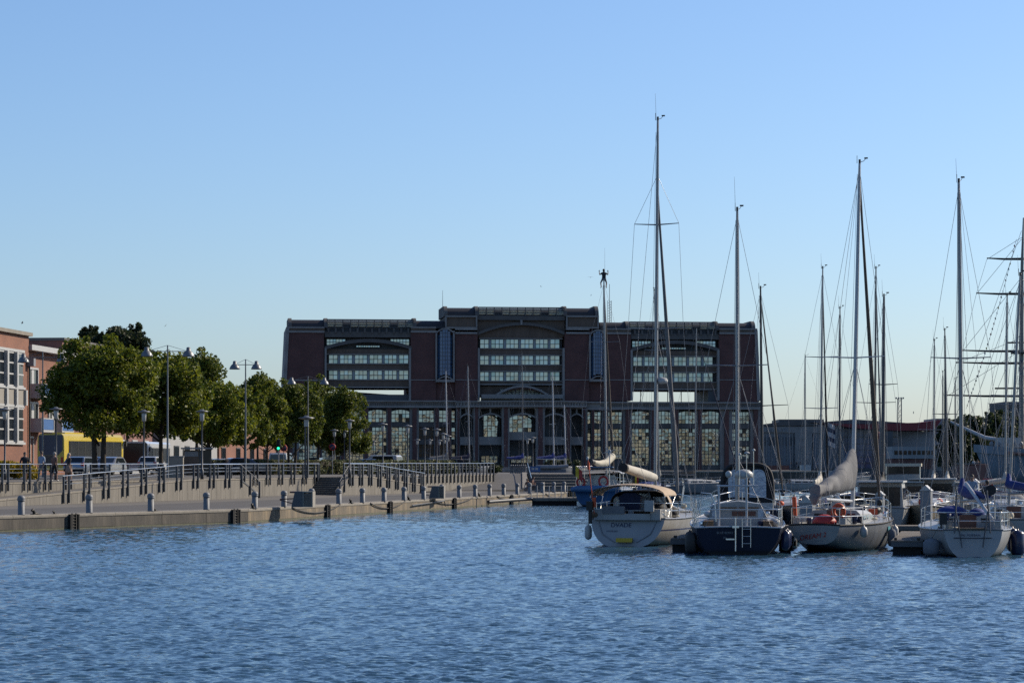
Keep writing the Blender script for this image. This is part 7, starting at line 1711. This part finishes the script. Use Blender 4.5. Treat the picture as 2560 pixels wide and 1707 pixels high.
mb = MB().extr([(X_(2066, D2), -4, Z_(1054, D2)), (X_(2130, D2), -4, Z_(1048.5, D2)), (X_(2262, D2), -4, Z_(1057.5, D2)), (X_(2262, D2), -4, Z_(1060, D2)), (X_(2066, D2), -4, Z_(1060, D2))], (0, 26, 0)); mb.build('roof', MT['cladding_dark'], t)
for x in (2100, 2120, 2140, 2160, 2180, 2200, 2222): farbox(t, 'mullion', x, x+1.2, 1077, 1170, D2-0.4, 0.3, 'stone_grey')
for y in (1092, 1108, 1124, 1140, 1156): farbox(t, 'transom_bar', 2084, 2244, y, y+1.0, D2-0.3, 0.25, 'stone_grey')
MB().path([P(2195, 1080, D2-8)-Vector((0, D2, 0)), P(2212, 1140, D2-8)-Vector((0, D2, 0))], 0.35, 6).build('raking_strut', MT['roof_red'], t); MB().path([P(2112, 1080, D2-8)-Vector((0, D2, 0)), P(2086, 1150, D2-8)-Vector((0, D2, 0))], 0.35, 6).build('raking_strut', MT['cladding_dark'], t)
farbox(t, 'dark_tower', 2214, 2232, 1078, 1172, D2-6, 5, 'cladding_dark')
t = thing('white_pavilion', 'low white pavilion with dark windows before the red roofed hall', 'building', (0, 660, 0)); D3 = 660
farbox(t, 'wall', 2230, 2352, 1116, 1146, D3, 10, 'render_white'); farbox(t, 'base', 2230, 2375, 1146, 1172, D3+0.5, 10, 'brick_wine')
for i in range(9): farbox(t, 'window', 2236+i*11.5, 2244+i*11.5, 1126, 1136, D3-0.1, 0.15, 'glassdark')
t = thing('grey_block', 'square grey rooftop block at the right end of the far halls', 'building', (0, 712, 0)); farbox(t, 'wall', 2338, 2373, 1046, 1172, 712, 20, 'cladding'); farbox(t, 'vent', 2343, 2346, 1047, 1049.5, 711.8, 0.4, 'black')
t = thing('tower_block', 'tall grey block behind the tall ship foremast', 'building', (0, 640, 0)); farbox(t, 'wall', 2511, 2620, 1004, 1172, 640, 20, 'stone_dark'); farbox(t, 'brick_base', 2532, 2600, 1036, 1172, 639, 1, 'brick_wine')
for i in range(6):
    for j in range(6): farbox(t, 'window', 2516+i*9, 2520+i*9, 1012+j*14, 1020+j*14, 638.8, 0.2, 'glassdark')
# far lattice mast with floodlights
t = thing('floodlight_mast', 'lattice floodlight mast behind the red roofed hall', 'mast', (X_(2249, 740), 740, 2.5)); H = Z_(996, 740)-2.5
for dx, dy in ((-0.5, -0.5), (0.5, -0.5), (0.5, 0.5), (-0.5, 0.5)): MB().tube((dx, dy, 0), (dx, dy, H), 0.09, n=5).build('leg', MT['lampmetal'], t)
lat = MB()
for i in range(14): lat.path([(-0.5, -0.5, H*i/14), (0.5, -0.5, H*(i+1)/14)], 0.05, 4); lat.path([(0.5, -0.5, H*i/14), (-0.5, -0.5, H*(i+1)/14)], 0.05, 4)
lat.build('bracing', MT['lampmetal'], t); MB().box(-1.1, 1.1, -0.6, 0.6, H-0.1, H).build('platform', MT['lampmetal'], t)
for x in (-1.0, -0.3, 0.4, 1.0): MB().box(x-0.2, x+0.2, -0.4, 0, H, H+0.35).build('floodlight', MT['greypaint'], t)
# trees at right
for i, (x, yt, hw) in enumerate(((2388, 1050, 30), (2425, 1042, 34), (2462, 1036, 36), (2497, 1032, 34), (2530, 1040, 34))):
    tree('far green tree behind the marina, %s from the left' % ORD[i], x, 520+8*i, yt-3, 1172, hw*1.5, 80+i, 'leaf_far', 2.5, 7000, 1, 0.42, group='trees behind the right side of the marina', name='far_tree')
# brown quay head with rubble foot
t = thing('brick_mole', 'brown brick quay head with rubble foot across the basin', 'quay', (0, 0, 0)); D = 590
MB().box(X_(1915, D), X_(1973, D), D, D+25, Z_(1190, D), Z_(1163, D)).build('wall', MT['brick_wine'], t)
rq = random.Random(3); rm = MB().ell((0, 0, 0), (1, 0.9, 0.8), 7, 5).mesh('boulder', MT['coping'])
for i in range(26): inst(rm, 'boulder', t, (X_(1918, D)+rq.uniform(0, 5.6), D-rq.uniform(0.2, 3), rq.uniform(0.0, 0.9)), (rq.random()*3, rq.random()*3, rq.random()*3), (rq.uniform(0.4, 0.9),)*3)
t = thing('work_boat', 'long low grey work boat moored at the far wall', 'boat', (X_(1996, 655), 655, 0)); MB().loft([[(x, -2, 0.0), (x, -2.3, 1.4), (x, 2.3, 1.4), (x, 2, 0.0)] for x in (0, 11)], 0, False, False, True).build('hull', MT['hull_grey'], t); MB().box(0.5, 3.0, -1.6, 1.6, 1.4, 3.6).build('wheelhouse', MT['white'], t)
for i in range(10): MB().ell((3.6+i*0.7, 0, 1.5), (0.6, 1.6, 0.5)).build('deck_cargo', MT['greypaint'], t)
# far shore people and carts
for i, (x, c) in enumerate([(1978, 'cloth_brown'), (1992, 'cloth_black'), (2001, 'cloth_pink'), (2044, 'cloth_white')]):
    person('tiny person in %s on the far quay' % {'cloth_brown': 'brown', 'cloth_black': 'black', 'cloth_pink': 'pink', 'cloth_white': 'white'}[c], (X_(x, 703), 703, 2.75), R(40*i), stand(0.08), ['skin', c, c, 'cloth_grey', 'cloth_grey', 'black'])
# ================================================================== TALL SHIP
D = 398; t = thing('tall_ship', 'pale blue steel tall ship with yards, bow towards the left', 'tall ship', (X_(2462, D), D, 0), R(-10), None)
# local x runs aft (to the right), bow at x=0
rings = []
for u, hbm, dk, kz in ((0.0, 0.15, 6.3, 0.4), (1.5, 1.3, 6.1, 0.0), (4, 2.8, 5.8, -0.6), (9, 4.4, 5.3, -1), (18, 5.4, 4.9, -1), (40, 5.8, 4.7, -1)):
    ring = []
    for sd, seq in ((-1, (1.0, 0.75, 0.45, 0.15)), (1, (0.15, 0.45, 0.75, 1.0))):
        for q in seq:
            z = kz+(dk-kz)*q; off = -(q-0.35)*2.6 if u < 1 else -(q-0.35)*2.6*max(0, 1-u/6)
            ring.append((u+off, sd*hbm*(0.55+0.45*q), z))
    rings.append(ring)
MB().loft(rings, 0, True).build('hull', MT['hull_ship'], t)
MB().loft([[(g[0][0], g[0][1], g[0][2]), (g[-1][0], g[-1][1], g[-1][2])] for g in rings], 0, False).build('deck', MT['teak'], t)
MB().loft([[(g[0][0], g[0][1]-0.05, g[0][2]-0.9), (g[0][0], g[0][1]-0.03, g[0][2]+0.3)] for g in rings], 0, True).build('bulwark', MT['hull_ship'], t)
MB().path([(g[0][0], g[0][1]-0.08, g[0][2]-0.55) for g in rings[2:]], 0.28, 6).build('rubbing_band', MT['brick_wine'], t)
MB().path([(3.5, 0, 7.0), (0, 0, 7.6), (-5.2, 0, 10.1)], [0.35, 0.32, 0.14], 8).build('bowsprit', MT['aluwhite'], t)
MB().box(1.5, 5.5, -1.2, 1.2, 6.1, 7.6).build('forecastle', MT['white'], t)
for i in range(7): MB().ell((1.0+i*1.1, -1.0, 6.6), (0.35, 0.35, 0.45)).build('deck_gear', MT['greypaint'], t)
mx = (X_(2552, D)-X_(2462, D)); zt = Z_(546, D)
MB().path([(mx, 0, 4.5), (mx, 0, 22), (mx+0.1, 0, 34), (mx+0.3, 0, zt)], [0.42, 0.36, 0.24, 0.10], 10).build('foremast', MT['beige'], t)
for y, half in ((648, 5.2), (735, 6.8), (878, 8.9), (908, 9.9), (990, 11.3)):
    z = Z_(y, D); MB().path([(mx-half, 0.6, z+0.2), (mx-half*0.5, 0.6, z+0.02), (mx, 0.6, z), (mx+half, 0.6, z-0.1)], [0.09, 0.16, 0.2, 0.09], 8).build('yard', MT['iron'], t)
mb = MB(); zs_ = [Z_(y, D) for y in (648, 735, 878, 908, 990)]; hs = [5.2, 6.8, 8.9, 9.9, 11.3]
tops = [zt-3, zs_[0]+3, zs_[1]+2.5, zs_[2]+2, zs_[3]+2]
for z, h, tp in zip(zs_, hs, tops):
    for sd in (-1, 1): mb.path([(mx+sd*h, 0.6, z), (mx, 0.4, tp)], 0.03, 4, cap=False)
for i in range(4):
    for sd in (-1, 1): mb.path([(mx+sd*hs[i], 0.6, zs_[i]), (mx+sd*hs[i+1], 0.6, zs_[i+1])], 0.025, 4, cap=False)
for xx in (-4.8, -3.0, -1.0, 1.0): mb.path([(xx, 0, 7.4+(-xx)*0.45 if xx < 1 else 7), (mx, 0, zt-2-abs(xx+4.8)*4)], 0.03, 4, cap=False)
for k in range(6): mb.path([(mx-2.6+k*1.0, -4.6, 5.2), (mx, 0, 20.5)], 0.03, 4, cap=False); mb.path([(mx-1.2+k*0.5, -1.2, 20.5), (mx, 0, 33)], 0.025, 4, cap=False)
for k in range(12): mb.path([(mx-2.6+2.6*k/13, -4.6+4.6*k/13, 5.2+15.3*k/13), (mx+2.4-2.4*k/13, -4.6+4.6*k/13, 5.2+15.3*k/13)], 0.02, 4, cap=False)
mb.build('rigging', MT['wire'], t)
MB().box(mx-1.6, mx+1.6, -1.4, 1.4, 20.4, 20.6).build('fighting_top', MT['iron'], t)
for y, half in ((848, 6), (965, 9)): z = Z_(y, D); MB().path([(mx+1.5-half*0.6, 12, z), (mx+16, 12, z)], 0.14, 7).build('aft_yard', MT['iron'], t)
# string of signal flags
a, c_ = P(2541, 598, D-4), P(2415, 1022, D-8); fl = thing('flag_string', 'string of small signal flags hanging from the tall ship foremast', 'flags', (0, 0, 0)); n = 34
pts = [a.lerp(c_, i/n)+Vector((0.0, 0, -1.4*math.sin(math.pi*i/n))) for i in range(n+1)]; MB().path(pts, 0.025, 4).build('line', MT['wire'], fl)
fc = ['navy', 'red', 'black', 'navy', 'yellow', 'cloth_white', 'navy', 'red']; rq = random.Random(8)
for i in range(1, n):
    p = pts[i]; s_ = rq.uniform(0.16, 0.34); dz = -s_*1.1; dx = -s_*rq.uniform(0.3, 0.8)
    MB().extr([p+Vector((0, 0, 0.05)), p+Vector((0.05, 0, -0.32)), p+Vector((dx+0.05, 0.2, dz)), p+Vector((dx, 0.2, dz+0.2))], (0, 0.015, 0)).build('flag', MT[fc[i % 8]], fl)
# hanging courtesy flags left of the third mast
flag('blue and white flags hanging from a spreader line', (X_(2070, 156), 156, Z_(1118, 156)), ['cloth_white', 'navy', 'cloth_white', 'navy', 'cloth_white'], 0.55, 1.35, 0.4, 1.5, False)
# gulls in the sky
gm = MB().add([(0, 0.12, 0), (-0.25, 0, 0.10), (-0.62, -0.04, 0.02), (-0.25, -0.14, 0.09), (0, -0.25, 0), (0.25, 0, 0.10), (0.62, -0.04, 0.02), (0.25, -0.14, 0.09)], [(0, 1, 3, 4), (1, 2, 3), (0, 4, 7, 5), (5, 7, 6)]); gm.path([(0, 0.2, 0), (0, 0, -0.02), (0, -0.25, 0)], [0.03, 0.07, 0.02], 6)
gme = gm.mesh('gull', MT['greypaint'])
for i, (x, y, D) in enumerate([(1476, 693, 200), (1352, 716, 330), (55, 807, 230), (414, 814, 330), (1478, 738, 420), (2284, 1031, 400)]):
    o = inst(gme, 'gull', None, P(x, y, D), (0.2, 0.3*i, i), (0.45, 0.45, 0.45)); tag(o, 'small gull in the sky, %s from the left' % ORD[[55, 414, 1352, 1476, 1478, 2284].index(x)], 'gull', 'gulls in the sky')


t = thing('rusty_barge', 'rust brown barge hull moored left of the tall ship bow', 'barge', (0, 360, 0)); D = 360
MB().loft([[(X_(2418, D)+dx, y, 0.0), (X_(2412, D)+dx*1.2, y, Z_(1164, D)), (X_(2470, D)-dx, y, Z_(1160, D)), (X_(2466, D)-dx, y, 0.0)] for dx, y in ((0, 0), (0, 9))], 0, False, False, True).build('hull', MT['brick_wine'], t)
MB().box(X_(2412, D), X_(2466, D), 0.2, 8.8, Z_(1160, D), Z_(1157, D)).build('deck_edge', MT['stone_dark'], t)
t = thing('far_shed', 'low dark shed under the trees behind the tall ship', 'shed', (0, 600, 0)); farbox(t, 'wall', 2362, 2560, 1132, 1176, 600, 12, 'cladding_dark'); farbox(t, 'roof', 2358, 2564, 1128, 1132, 599, 14, 'stone_dark')
